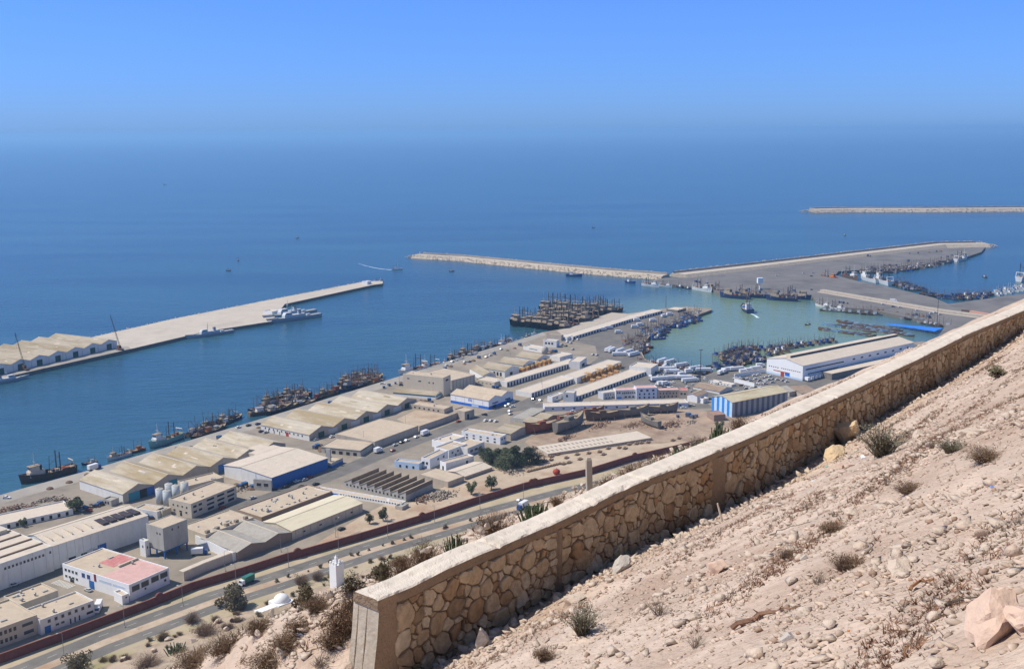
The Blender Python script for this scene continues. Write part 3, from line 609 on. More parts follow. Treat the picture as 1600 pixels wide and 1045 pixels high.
bld('guard_hut', 'small grey flat roofed hut under the tree beside the nearest transit shed', 'hut', B(824, 578), B(882, 555), B(767, 562), bv=B(0, 624)[1], wall=conc, rm=rgrey, f=[W('L', 2, .2, .8, .3, .7, dark)])
bld('boundary_building', 'long low lean-to with a stained white roof running along the scrap yard', 'shed', B(-200, 800), B(540, 640), B(-330, 745), h=3.2, roof=('flat',), wall=white, rm=rwhite, f=[W('R', 8, .3, .98, .1, .7, dark, 'door', .35)])
# ---- transit sheds
bld('transit_shed', 'near transit shed of six stained ridged bays with blue doors and white walls', SHED, (191.6, 772), (446, 692.5), B(590, 426), bv=B(0, 603)[1], roof=('gx', 6, 3.2), wall=beige, rm=rtan2,
    f=[W('L', 1, 0, 1, 0, .97, white, 'cladding', 1), W('R', 1, .03, .09, 0, .9, teal, 'door', 1), W('R', 1, .09, .13, 0, .9, dark, 'door', 1), W('R', 1, .13, .17, 0, .9, blue, 'door', 1), W('R', 1, .25, .30, 0, .9, teal, 'door', 1), W('R', 1, .55, .6, 0, .9, blue, 'door', 1), W('R', 1, .7, .76, 0, .9, lgrey, 'door', 1), W('R', 1, .85, .9, 0, .9, lgrey, 'door', 1)])
bld('transit_shed', 'middle transit shed of five stained ridged bays with a white side wall of small windows', SHED, D(870, 567), H(432, 398), D(527, 487), bv=D(0, 613)[1], roof=('gx', 5, 3.4), wall=beige, rm=rtan2,
    f=[W('R', 5, 0, 1, 0, .9, dgreen, 'door', .25), W('R', 4, .1, .9, 0, .85, lgrey, 'door', .4), W('L', 10, .1, .95, .45, .75, fill=.3), W('L', 1, .42, .48, 0, .7, red, 'door', 1), W('L', 3, .55, .9, 0, .55, dark, 'door', .15), W('L', 1, 0, 1, -.02, .98, white, 'cladding', 1)])
# blue warehouse
r_, Lx, Wy, h = bld('blue_warehouse', 'large warehouse with bright blue street wall, white gable and pale pitched roof', 'warehouse', D(592, 884), D(1006, 738), D(213, 800), bv=D(0, 972)[1], roof=('gy', 1, 1.4, .65), wall=white, rm=rwhite, f=[])
MB().box(-.05, -.06, -.2, Lx + .05, .0, h - .1).build('blue_cladding', blue, r_); MB().box(-.06, Wy * .32, 0, .02, Wy * .34, h).build('downpipe', lgrey, r_)
MB().box(Lx * .55, Wy * .985, h - 2, Lx, Wy * 1.35, h + .3).build('rear_bay', rwhite, r_)
bld('chimney_tower', 'slim grey concrete tower at the right end of the blue warehouse', 'tower', D(1022, 672), D(1030, 668), D(1003, 662), bv=D(0, 800)[1], wall=conc, rm=conc, parapet=.2)
bld('yard_store', 'low blue walled store continuing right from the slim concrete tower', 'shed', D(1037, 775), D(1120, 735), D(985, 745), bv=D(0, 815)[1], wall=conc, rm=rbeige, band=(blue, 1.6))
bld('water_house', 'unfinished grey concrete block at the left corner of the blue warehouse', 'building', D(587, 905), D(594, 900), D(470, 885), bv=D(0, 985)[1], wall=conc, rm=conc, f=[W('L', 2, .1, .9, .4, .7, dark)])
# flat beige warehouse and walled yard
bld('flat_warehouse', 'wide flat beige warehouse with blank brown street wall and parked cars before it', 'warehouse', H(120, 712), H(445, 592), D(1052, 562), bv=H(0, 768)[1], wall=beige, rm=rbeige, parapet=.25)
bld('loading_canopy', 'low beige front hall with dark fascia and shutters before the flat beige warehouse', 'warehouse', D(1250, 682), D(1352, 618), D(1000, 630), bv=D(0, 728)[1], wall=conc, rm=rbeige, parapet=.3, f=[W('L', 5, .05, .95, .05, .55, dark, 'door', .5), W('L', 1, 0, 1, .72, .95, dconc, 'fascia', 1), W('R', 1, 0, 1, .72, .95, dconc, 'fascia', 1)])
a = [gp(p) for p in [H(452, 640), H(610, 585), H(772, 522)]]; r_ = empty('yard_wall', a[0], 0, 'plain beige wall along the street closing the sandy walled yard', 'wall'); wallrun('wall_panel', a, .4, 4, beige, r_); wallrun('capping', a, .6, 4.2, rbeige, r_, z0=Z + 4.004)
bld('store_building', 'beige single storey store with small windows at the back of the sandy walled yard', 'building', H(637, 470), H(700, 445), H(425, 412), bv=H(0, 505)[1], wall=beige, rm=rbeige, f=[W('L', 6, .1, .9, .25, .6, dark, fill=.35)], clut=3)
bld('corner_shop', 'small beige flat roofed house at the street junction by the walled yard', 'building', H(788, 490), H(860, 470), H(705, 470), bv=H(0, 552)[1], wall=beige, rm=rbeige, f=[W('R', 1, .2, .5, .0, .6, dark, 'door')])
# ice factory
bld('cold_store', 'tall blank beige cold store rising above the middle sheds near the waterfront', 'building', H(630, 238), H(684, 214), H(380, 188), bv=H(0, 378)[1], wall=cream, rm=rbeige, parapet=.4, f=[W('L', 1, .55, .62, .66, .72, dark, 'door', 1), W('L', 2, .2, .4, .62, .7, dark, fill=.3), W('L', 1, .82, .92, .75, .8, dark), W('R', 1, .2, .8, .75, .85, dark)], clut=2)
bld('cold_store', 'beige ribbed cold store hall joined to the right of the tall blank one', 'building', H(690, 258), H(866, 214), H(500, 196), bv=H(0, 342)[1], wall=cream, rm=rbeige, parapet=.3, f=[W('R', 7, 0, 1, 0, .95, dconc, 'pilaster', .06)])
bld('shed', 'narrow shed with tan roof and teal banded white wall below the tall cold store', 'shed', H(572, 372), H(620, 345), H(310, 318), bv=H(0, 398)[1], roof=('gx', 1, 1.6), wall=bwhite, rm=rtan, f=[W('L', 1, 0, 1, .62, .98, teal, 'fascia', 1), W('R', 1, .1, .9, .5, .95, teal, 'fascia', 1)])
r_, Lx, Wy, h = bld('fish_market', 'white gabled hall with bright blue base and a round blue emblem at the street corner', 'warehouse', H(966, 408), H(1148, 345), H(680, 360), bv=H(0, 474)[1], roof=('gx', 2, 2.2), wall=bwhite, rm=rbeige, band=(mat('bright_blue_plinth', (.02, .14, .55), rough=.5), 2.0),
    f=[W('L', 4, .04, .98, .3, .98, lgrey, 'pilaster', .015), W('R', 1, .08, .45, .45, .6, mat('blue_window', (.03, .05, .2))), W('R', 1, .6, .95, .4, .55, MATS['blue_window']), W('R', 1, .15, .3, .02, .32, dark, 'door', .9), W('R', 1, .72, .9, .02, .4, teal, 'door', .9), W('L', 1, .25, .45, .05, .25, lblue, 'door', .9)])
em = MB(); cy, cz, R_ = Wy * .48, h * .68, 1.5
for k in range(20):
    if k in (13, 14, 15, 16): continue
    t0, t1 = 2 * math.pi * k / 20, 2 * math.pi * (k + 1) / 20
    em.add([(-.07, cy + R_ * 1.2 * math.cos(t) * q, cz + R_ * math.sin(t) * q) for t, q in ((t0, 1), (t1, 1), (t1, .8), (t0, .8))], [(0, 1, 2, 3)])
for z_, w_ in ((.35, .7), (-.1, .95), (-.55, .6)): em.add([(-.07, cy + a * w_ * 1.4, cz + z_ + b) for a, b in ((-1, -.12), (1, -.02), (1, .18), (-1, .1))], [(0, 1, 2, 3)])
em.build('emblem', MATS['bright_blue_plinth'], r_)
# small gabled sheds
bld('gabled_shed', 'nearest of three small tan gabled sheds beside the stacked orange crates, white walls', 'shed', H(1086, 190), H(1192, 158), H(916, 160), bv=H(0, 236)[1], roof=('gx', 1, 2.6), wall=white, rm=rtan, f=[W('L', 3, .1, .5, .1, .7, dark), W('R', 1, .3, .6, .1, .6, dark, 'door')])
bld('gabled_shed', 'middle of three small tan gabled sheds near the arcaded stores', 'shed', H(1218, 148), H(1312, 118), H(1046, 118), h=5, roof=('gx', 1, 2.6), wall=white, rm=rtan)
bld('gabled_shed', 'farthest of three small tan gabled sheds near the arcaded stores', 'shed', H(1322, 105), H(1420, 78), H(1163, 80), h=5, roof=('gx', 1, 2.6), wall=white, rm=rtan)
bld('gabled_shed', 'low tan gabled shed half hidden behind the beige cold store', 'shed', H(925, 222), H(1020, 212), H(778, 172), h=4.5, roof=('gx', 1, 2), wall=white, rm=rtan)
bld('flat_house', 'plain cream flat roofed house at the left end of the arcaded store rows', 'building', H(1010, 272), H(1087, 248), H(868, 246), bv=H(0, 310)[1], wall=cream, rm=rwhite, f=[W('L', 4, .1, .9, .45, .6, dark, fill=.4)])
bld('flat_house', 'white flat roofed house with long window and round tank near the waterfront', 'building', J(410, 500), J(460, 488), J(268, 478), bv=J(0, 528)[1], wall=white, rm=rwhite, f=[W('L', 1, .1, .8, .5, .65)])
MB_ = MB().lathe([(2.6, 0), (2.6, 6), (.4, 6.6)], 16); o = MB_.build('water_tank', conc, None, True); o.location = gp(J(432, 535)); tag(o, 'round grey water tank beside the white waterfront house', 'tank')
bld('harbour_office', 'small white office with blue door panel at the root of the long wharf', 'building', J(520, 440), J(542, 430), J(420, 432), bv=J(0, 490)[1], wall=white, rm=rwhite, f=[W('L', 3, .2, .9, .4, .7), W('R', 1, .1, .9, 0, .5, lblue, 'door')])
bld('harbour_office', 'beige block with dark corner tower beside the wharf root', 'building', J(556, 398), J(572, 392), J(485, 372), bv=J(0, 440)[1], wall=beige, rm=rbeige)
bld('flat_house', 'low white house between the farthest gabled shed and the junction', 'building', J(545, 560), J(640, 535), J(475, 540), h=4, wall=white, rm=rwhite)
# ---- arcaded store rows
def row(label, n, r, l, bv, doors, h=None, **k):
    return bld('store_row', label, 'store row', n, r, l, bv=bv, h=h, wall=white, rm=rwhite, parapet=.3, group=None, f=[W('R', doors, 0, 1, 0, .8, mat('dark_shutter', (.06, .05, .06), var=.4), 'door', .5)], **k)
row('upper arcaded store row of dark doorways with a long pale roof below the gabled sheds', J(152, 745), J(690, 583), J(100, 722), J(0, 783)[1], 26)
bld('end_house', 'white end block closing the upper arcaded store row', 'building', J(693, 595), J(745, 560), J(655, 560), h=6.5, wall=white, rm=rwhite, f=[W('R', 1, .2, .8, .1, .5, dark, 'door')])
row('middle arcaded store row with stacked orange crates beyond its right half', J(335, 825), J(665, 712), J(240, 797), J(0, 862)[1], 16)
bld('crate_store', 'pale roofed continuation of the middle store row behind the stacked orange crates', 'store row', J(672, 712), J(1005, 592), J(590, 685), h=5, wall=white, rm=rwhite, parapet=.3)
row('lower arcaded store row beside the packed truck park', J(660, 855), J(1232, 648), J(575, 820), J(0, 885)[1], 26)
bld('end_house', 'white end block of the lower arcaded store row facing the basin', 'building', J(1222, 640), J(1275, 610), J(1105, 600), h=6.5, wall=white, rm=rwhite)
bld('end_house', 'white two storey house with grey side at the left end of the lower store row', 'building', J(570, 820), J(650, 825), J(575, 800), bv=J(0, 890)[1], wall=lgrey, rm=rwhite, f=[W('R', 1, .2, .5, .5, .75)])
bld('end_house', 'bright white low house just left of the grey sided two storey one', 'building', J(490, 855), J(568, 825), J(450, 850), bv=J(0, 895)[1], wall=bwhite, rm=rwhite, f=[W('R', 1, .3, .6, .4, .65)])
row('long arcaded shed with a gently curving pale roof along the trawler wharf', J(642, 408), J(1130, 258), J(600, 386), J(0, 432)[1], 24)
row('far end of the long arcaded wharf shed, slightly turned, near the mole head', J(1132, 260), J(1308, 214), J(1090, 240), J(0, 282)[1], 9)
bld('end_house', 'white and blue end house of the long arcaded wharf shed', 'building', J(600, 412), J(640, 398), J(565, 385), bv=J(0, 438)[1], wall=bwhite, rm=rwhite, f=[W('L', 2, .1, .9, .4, .7, blue)])
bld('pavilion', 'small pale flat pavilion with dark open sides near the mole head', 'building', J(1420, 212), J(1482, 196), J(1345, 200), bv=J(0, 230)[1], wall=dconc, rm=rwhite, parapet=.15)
# ---- houses facing the viewer beside the shipyard
def front(label, a, b, bv, depth_px, wall, rm, f, cat='building', name='office_house', **k):
    return bld(name, label, cat, a, b, (a[0] - depth_px * .35, a[1] - depth_px), bv=bv, wall=wall, rm=rm, f=f, parapet=.4, **k)
front('white two storey office with a blue entrance panel facing the shipyard', J(960, 806), J(1112, 800), J(0, 872)[1], 4, white, rpink, [W('R', 7, .3, .98, .55, .75), W('R', 2, .05, .25, .6, .8), W('R', 1, .05, .3, .02, .25, mat('sky_blue_panel', (.05, .25, .7)), 'door', .9), W('R', 3, .4, .95, .12, .3)])
front('pale blue three storey house with pink roof edge facing the shipyard', J(1114, 790), J(1268, 785), J(0, 872)[1], 4.5, mat('pale_lilac_render', (.60, .64, .74), var=.05), rpink, [W('R', 3, .1, .95, .68, .84, fill=.4), W('R', 4, .05, .95, .36, .52, fill=.3), W('R', 4, .05, .95, .05, .22, fill=.35)])
front('beige two storey house right of the pale blue one', J(1270, 806), J(1432, 802), J(0, 866)[1], 4, beige, rpink, [W('R', 6, .05, .95, .5, .7, fill=.3), W('R', 5, .05, .95, .1, .3, dark, fill=.3)])
front('narrow house with a red roof patch at the right end of the shipyard row', J(1430, 806), J(1492, 808), J(0, 868)[1], 5, beige, rred, [W('R', 2, .1, .9, .5, .7)])
front('grey white house with small windows left of the office with the blue panel', J(868, 826), J(958, 812), J(0, 876)[1], 4, lgrey, rwhite, [W('R', 4, .1, .9, .5, .72, fill=.35), W('R', 3, .1, .9, .1, .3, dark, fill=.3)])
bld('long_store', 'long low white store with tiny windows in front of the shipyard houses', 'store row', J(432, 928), J(1500, 898), J(425, 898), bv=J(0, 962)[1], wall=mat('pale_lilac_render', (.60, .64, .74)), rm=rwhite, parapet=.25, f=[W('R', 13, .02, .98, .35, .65, dark, fill=.2)])
# ---- sheds by the junction
bld('junction_shed', 'grey walled flat shed at the street bend beside the junction', 'shed', H(1238, 545), H(1388, 470), H(1142, 522), bv=H(0, 588)[1], wall=conc, rm=rgrey, parapet=.25)
for lab, nn_, rr_, ll_ in (('rightmost of three small ridged brown roof sheds at the edge of the shipyard', H(1395, 545), H(1485, 515), H(1330, 520)), ('middle of three small ridged brown roof sheds at the edge of the shipyard', H(1330, 580), H(1410, 545), H(1260, 545)), ('lowest of three ridged brown roof sheds beside the white corner house', H(1130, 655), H(1285, 590), H(1060, 610))):
    bld('ridged_shed', lab, 'shed', nn_, rr_, ll_, h=4.5, roof=('gx', 1, 1.3), wall=beige, rm=rtan)
# ---- white houses between street and trees
bld('corner_house', 'white two storey house with square windows and ribbed roof left of the shipyard sheds', 'building', I(1052, 108), I(1098, 86), I(800, 46), bv=I(0, 165)[1], wall=bwhite, rm=rbeige, clut=3, f=[W('L', 5, .05, .95, .55, .72, fill=.3), W('L', 5, .05, .95, .15, .35, fill=.3), W('R', 2, .1, .9, .5, .7)])
bld('flat_house', 'white flat house with empty pale roof between the street and the dark trees', 'building', I(640, 150), I(790, 100), I(567, 120), h=4.5, wall=bwhite, rm=rwhite, clut=2)
bld('flat_house', 'white house with beige roof and grey side wall just left of the dark trees', 'building', I(810, 190), I(935, 140), I(700, 160), h=5, wall=white, rm=rbeige, f=[W('R', 3, .1, .9, .3, .6)])
bld('terrace_house', 'white stepped house with long beige roof in the middle of the white group', 'building', I(670, 205), I(805, 155), I(580, 175), bv=I(0, 268)[1], wall=bwhite, rm=rbeige, f=[W('R', 3, .05, .95, .45, .65, fill=.3), W('R', 2, .2, .9, .05, .3, dark, 'door', .2)])
bld('terrace_house', 'white house with terrace and two dark windows at the near corner of the white group', 'building', I(530, 270), I(665, 205), I(448, 268), bv=I(0, 345)[1], wall=bwhite, rm=rbeige, f=[W('L', 2, .15, .95, .4, .65), W('R', 2, .3, .9, .5, .7, fill=.3), W('L', 1, .3, .6, 0, .25, blue, 'door')])
bld('terrace_house', 'low white blue house at the left end of the white group beside the sawtooth roof', 'building', I(450, 305), I(480, 285), I(308, 258), bv=I(0, 352)[1], wall=lblue, rm=rbeige, f=[W('L', 3, .1, .9, .1, .5, dark, 'door', .3)])
bld('narrow_house', 'long narrow white house with brown flat roof in front of the white group', 'building', I(650, 300), I(856, 245), I(588, 288), bv=I(0, 360)[1], wall=bwhite, rm=rbeige, f=[W('L', 1, .3, .7, 0, .5, dark, 'door'), W('R', 1, .7, .8, .2, .6, dark, 'door')])
bld('white_roof_shed', 'low shed with a bright pale roof and three skylights beside the dark trees', 'shed', I(790, 400), I(992, 330), I(655, 360), bv=I(0, 425)[1], roof=('gy', 1, 1.2), wall=beige, rm=rwhite)
bld('flat_house', 'low beige roof building between the sawtooth factory and the bright pale shed', 'building', I(665, 440), I(785, 395), I(480, 370), h=3.5, wall=beige, rm=rbeige, parapet=.2)
# sawtooth factory
r_, Lx, Wy, h = bld('sawtooth_factory', 'grey factory with seven sawtooth roof ridges and dark glazing beside the street', 'factory', I(352, 545), I(552, 455), I(0, 395), bv=I(0, 590)[1], roof=('sy', 8, 2.6), wall=conc, rm=rbeige, f=[W('L', 16, .02, .98, .45, .8, dark, fill=.4)])
bld('front_building', 'long low white front with blue wall section before the sawtooth factory', 'building', I(318, 600), I(352, 580), E(1018, 245), bv=I(0, 628)[1], wall=bwhite, rm=rbeige, f=[W('L', 1, .72, 1, .0, .62, mat('bright_blue_plinth', (.02, .14, .55)), 'fascia', 1), W('L', 22, .02, .7, .5, .8, dark, fill=.5)])
bld('guard_hut', 'small grey hut at the near corner of the sawtooth factory', 'hut', I(325, 625), I(372, 598), I(290, 605), bv=I(0, 652)[1], wall=conc, rm=rgrey)
# ---- block between maroon wall and blue warehouse
bld('flat_workshop', 'flat brown workshop with blank street wall and many small roof vents', 'building', E(515, 512), E(1040, 318), E(365, 440), bv=E(0, 545)[1], wall=mat('brown_render', (.30, .215, .165), var=.1), rm=rbeige, clut=26, parapet=.5)
bld('flat_workshop', 'flat beige workshop with a row of square ventilators along its roof edge', 'building', E(100, 642), E(455, 512), E(-70, 575), h=6.5, wall=cream, rm=rbeige, clut=6, parapet=.4)
r_ = [o for o in col.objects if o.name.startswith('flat_workshop')][-3:] ; 
r_ = [o for o in col.objects if o.get('label', '').startswith('flat beige workshop')][0]; Lx, Wy, h = r_['dims']
for k in range(5): MB().box(Lx * (.05 + .2 * k), 1.0, h - .4, Lx * (.05 + .2 * k) + 2, 2.6, h + 1.2).build('ventilator', mat('rusty_ventilator', (.3, .25, .2), var=.3), r_)
bld('cream_shed', 'long cream roofed shed with small windows facing the bare dirt lot', 'shed', E(740, 615), E(1265, 408), E(545, 540), bv=E(0, 685)[1], roof=('gy', 1, 1.6, .55), wall=cream, rm=rcream, f=[W('R', 4, .05, .95, .4, .55, dark, fill=.15), W('R', 10, 0, 1, 0, .95, beige, 'pilaster', .05)])
bld('twin_shed', 'pair of grey corrugated roofed bays with brown wall left of the cream shed', 'shed', E(335, 772), E(735, 625), E(97, 655), bv=E(0, 838)[1], roof=('gx', 2, 1.9), wall=mat('brown_render', (.30, .215, .165)), rm=rgrey)
bld('yard_store', 'narrow white walled store along the left side of the grey corrugated bays', 'shed', E(300, 775), E(330, 765), E(20, 632), h=4.5, wall=bwhite, rm=rwhite)
a = [gp(p) for p in [E(-60, 985), E(100, 915), E(355, 818)]]; r_ = empty('yard_wall', a[0], 0, 'pale pink wall with flat capping around the yard of the concrete silo', 'wall'); wallrun('wall_panel', a, .4, 4.2, rwhite, r_); wallrun('capping', off(a, -1.5), 3, 4.4, rwhite, r_, z0=Z + 4.2)
# ---- right hand group
r_, Lx, Wy, h = bld('market_hall', 'very large white market hall with a stepped pale roof behind the stone wall', 'market hall', Mm(1210, 245), (1428, 535), Mm(946, 188), bv=Mm(0, 357)[1], roof=('gy', 1, 3.2, .5), wall=bwhite, rm=rwhite, band=(lblue, 1.6),
    f=[W('R', 1, .02, .35, .66, .74, dark, fill=.98), W('R', 1, .04, .3, .36, .42, dark, fill=.98), W('R', 8, .4, .98, .68, .78, dark, fill=.3), W('L', 10, .05, .6, .52, .57, dark, fill=.6), W('L', 5, .65, .95, .5, .56, dark, fill=.5), W('L', 1, .35, .8, .28, .34, red, 'sign', 1), W('L', 1, .35, .48, .1, .34, mat('bright_blue_plinth', (.02, .14, .55)), 'sign', 1), W('L', 1, .5, .6, 0, .28, red, 'door', 1)])
MB().box(Lx * .03, Wy * .45, h + 3.2, Lx, Wy * .56, h + 4.8).build('roof_monitor', rwhite, r_); MB().box(Lx * .03 + .2, Wy * .45 - .06, h + 3.4, Lx - .5, Wy * .45, h + 4.6).build('monitor_louvre', dark, r_)
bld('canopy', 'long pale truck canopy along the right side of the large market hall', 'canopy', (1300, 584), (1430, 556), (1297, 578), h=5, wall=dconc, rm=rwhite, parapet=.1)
r_, Lx, Wy, h = bld('striped_shed', 'tall shed painted in blue and white vertical stripes with stained cream roof', 'shed', Mm(685, 517), Mm(1097, 437), Mm(511, 477), bv=Mm(0, 627)[1], roof=('gy', 1, 2.6, .5), wall=stripes('shade_greyed_stripes', (.34, .34, .34), (.13, .135, .15), 0, 2.6), rm=mat('stained_cream_roof', (.52, .45, .31), var=.1, stain=(.35, .26, .12), stain_scale=.12, stain_lo=.45, stain_hi=.65, stretch=(.3, 1, 1)), f=[])
# gable keeps the bright paint; the other walls' stripes are greyed as painted shade
g_ = MB(); nS = 8
for k in range(nS):
    if k % 2 == 0: continue
    y0, y1 = Wy * k / nS, Wy * (k + 1) / nS; zt = lambda y: h + 2.6 * (1 - abs(y / Wy - .5) * 2)
    g_.add([(-.03, y0, 0), (-.03, y1, 0), (-.03, y1, zt(y1) - .1), (-.03, y0, zt(y0) - .1)], [(0, 1, 2, 3)])
g_.build('gable_stripe', mat('bright_stripe_blue', (.04, .24, .66), rough=.5), r_)['kind'] = 'stuff'
gl = MB(); gl.add([(-.015, .02, 0), (-.015, Wy - .02, 0), (-.015, Wy - .02, h - .05), (-.015, Wy / 2, h + 2.5), (-.015, .02, h - .05)], [(0, 1, 2, 3, 4)]); gl.build('gable_cladding', mat('pale_stripe_blue', (.50, .68, .88), rough=.5), r_)
bld('brown_roof_shed', 'brown roofed shed with white wall behind the striped shed', 'shed', Mm(590, 437), Mm(685, 408), Mm(415, 392), bv=Mm(0, 455)[1], roof=('gx', 1, 1.6), wall=white, rm=tile)
bld('brown_roof_shed', 'lower brown roofed house with dark doorway left of the striped shed', 'shed', Mm(425, 470), Mm(505, 440), Mm(357, 455), bv=Mm(0, 520)[1], roof=('gy', 1, 1.3), wall=bwhite, rm=tile, f=[W('R', 1, .3, .6, 0, .6, dark, 'door')])
bld('flat_house', 'small white house with blue door touching the striped gable', 'building', Mm(470, 490), Mm(510, 480), Mm(430, 478), bv=Mm(0, 525)[1], wall=bwhite, rm=rbeige, f=[W('R', 1, .4, .7, 0, .6, lblue, 'door')])
bld('flat_house', 'low white building with small windows beside the car park', 'building', Mm(680, 385), Mm(712, 375), Mm(538, 345), bv=Mm(0, 402)[1], wall=white, rm=rwhite, f=[W('L', 6, .1, .9, .4, .7, dark, fill=.4)])
for lab, pts in (('white wall enclosing the car park beside the market hall, near side', [Mm(700, 365), Mm(850, 402)]), ('white wall enclosing the car park beside the market hall, far side', [Mm(700, 335), Mm(945, 290)])):
    a = [gp(p) for p in pts]; r_ = empty('yard_wall', a[0], 0, lab, 'wall'); wallrun('wall_panel', a, .5, 3.2, bwhite, r_); wallrun('capping', a, .7, 3.35, rwhite, r_, z0=Z + 3.205)
bld('lean_to_shed', 'brown lean-to shed with white tarpaulin edge between striped shed and market hall', 'shed', Mm(1200, 450), Mm(1330, 440), Mm(1180, 400), h=3.5, roof=('my', 1, .8), wall=beige, rm=tile)
bld('lean_to_shed', 'grey lean-to shed behind the right end of the striped shed', 'shed', Mm(1110, 440), Mm(1185, 425), Mm(1080, 400), h=3.5, roof=('my', 1, .8), wall=beige, rm=rgrey)
bld('boat_workshop', 'low reddish brown workshop in the shipyard left of the striped gable', 'shed', K(1405, 325), K(1490, 318), K(1300, 300), bv=K(0, 372)[1], wall=mat('brown_render', (.30, .215, .165)), rm=mat('rusty_brown_roof', (.34, .2, .15), var=.2), parapet=.2)
r_, Lx, Wy, h = bld('skylight_shed', 'long low pale shed with rows of square skylights beside the stone yard', 'shed', K(172, 612), K(945, 492), K(100, 550), bv=K(0, 632)[1], wall=beige, rm=rwhite, parapet=.15)
for k in range(16):
    for j in range(2): MB().box(Lx * (.03 + .04 * k), Wy * (.2 + .4 * j), h - .3, Lx * (.03 + .04 * k) + 1.3, Wy * (.2 + .4 * j) + Wy * .16, h - .05).build('skylight', mat('grey_skylight', (.3, .25, .21), var=.2), r_)
for o in col.objects:
    if 'dims' in o: del o['dims']
# naval pier sheds, each ridged bay of the row is part of one shed
bld('transit_shed', 'far transit shed of tan ridged bays with dark green doors on the naval pier', SHED, A(-225, 495), A(868, 250), A(-470, 400), h=6.3, roof=('gx', 8, 2.9), wall=white, rm=rtan,
    f=[W('R', 8, .0, 1, 0, .82, dgreen, 'door', .3), W('R', 9, -.03, 1.03, 0, .8, lgrey, 'pilaster', .05)])
bld('pier_hut', 'small white hut near the moored patrol ships on the naval pier', 'hut', D(0, 0) if False else (425, 487), (436, 484.5), (414, 485), h=3.5, wall=bwhite, rm=rwhite)
bld('pier_hut', 'small white hut at the far tip of the naval pier', 'hut', (574, 440), (580, 438.6), (569, 438.6), h=4, wall=bwhite, rm=rwhite)
r_ = empty('water_tower', gp((1187, 452)), 0, 'white box tank on a slim column at the edge of the outer mole', 'water tower')
MB().tube((0, 0, 0), (0, 0, 8), .9, .7, 8).build('column', bwhite, r_); MB().box(-3.2, -3.2, 8, 3.2, 3.2, 14).build('tank', bwhite, r_); MB().box(-3.4, -3.4, 14, 3.4, 3.4, 14.4).build('lid', lblue, r_)
# ------------------------------------------------------------------ boats and ships
def hull_mb(Ln, Bm, D, sheer=.6, draft=.6, full=.55, transom=.75, bul=.35, rake=.06, n=11):
    """lofted hull, bow towards +x, waterline at z=0; returns shell and deck builders"""
    st = []
    for i in range(n):
        t = i / (n - 1); x = -Ln / 2 + t * Ln
        wf = Bm / 2 * (transom + (1 - transom) * min(1, t / .35)) if t < .35 else Bm / 2 * (1 - max(0, (t - full) / (1 - full)) ** 2.0)
        wf = max(wf, .04); zt = D + sheer * (max(0, t - .4) / .6) ** 2 + sheer * .25 * max(0, .3 - t) / .3
        st.append((x, wf, zt, t))
    sh, dk = MB(), MB(); vs = []
    for x, wf, zt, t in st:
        xb = x - rake * Ln * max(0, (t - .5) / .5) ** 1.5
        vs += [(xb, -.08, -draft), (xb * .6 + x * .4, -wf * .72, -.05 * draft), (x, -wf, zt), (x, wf, zt), (xb * .6 + x * .4, wf * .72, -.05 * draft), (xb, .08, -draft)]
    fs = []
    for i in range(n - 1):
        for j in (0, 1, 3, 4): a = 6 * i + j; fs.append((a, a + 6, a + 7, a + 1))
    fs.append((0, 1, 2, 3, 4, 5)); k = 6 * (n - 1); fs.append((k, k + 1, k + 2, k + 3, k + 4, k + 5))
    b = len(vs)       # bulwark inside
    for x, wf, zt, t in st: vs += [(x - .02 * Ln * (t > .9), -max(.02, wf - .14), zt), (x - .02 * Ln * (t > .9), max(.02, wf - .14), zt), (x - .02 * Ln * (t > .9), -max(.02, wf - .14), zt - bul), (x - .02 * Ln * (t > .9), max(.02, wf - .14), zt - bul)]
    for i in range(n - 1):
        a, c = 6 * i, b + 4 * i
        fs += [(a + 2, a + 8, c + 4, c), (a + 3, c + 1, c + 5, a + 9), (c, c + 4, c + 6, c + 2), (c + 1, c + 3, c + 7, c + 5)]
    sh.add(vs, fs)
    dv = []; 
    for x, wf, zt, t in st: dv += [(x - .02 * Ln * (t > .9), -max(.02, wf - .14), zt - bul + .01), (x - .02 * Ln * (t > .9), max(.02, wf - .14), zt - bul + .01)]
    dk.add(dv, [(2 * i, 2 * i + 2, 2 * i + 3, 2 * i + 1) for i in range(n - 1)])
    return sh, dk, st
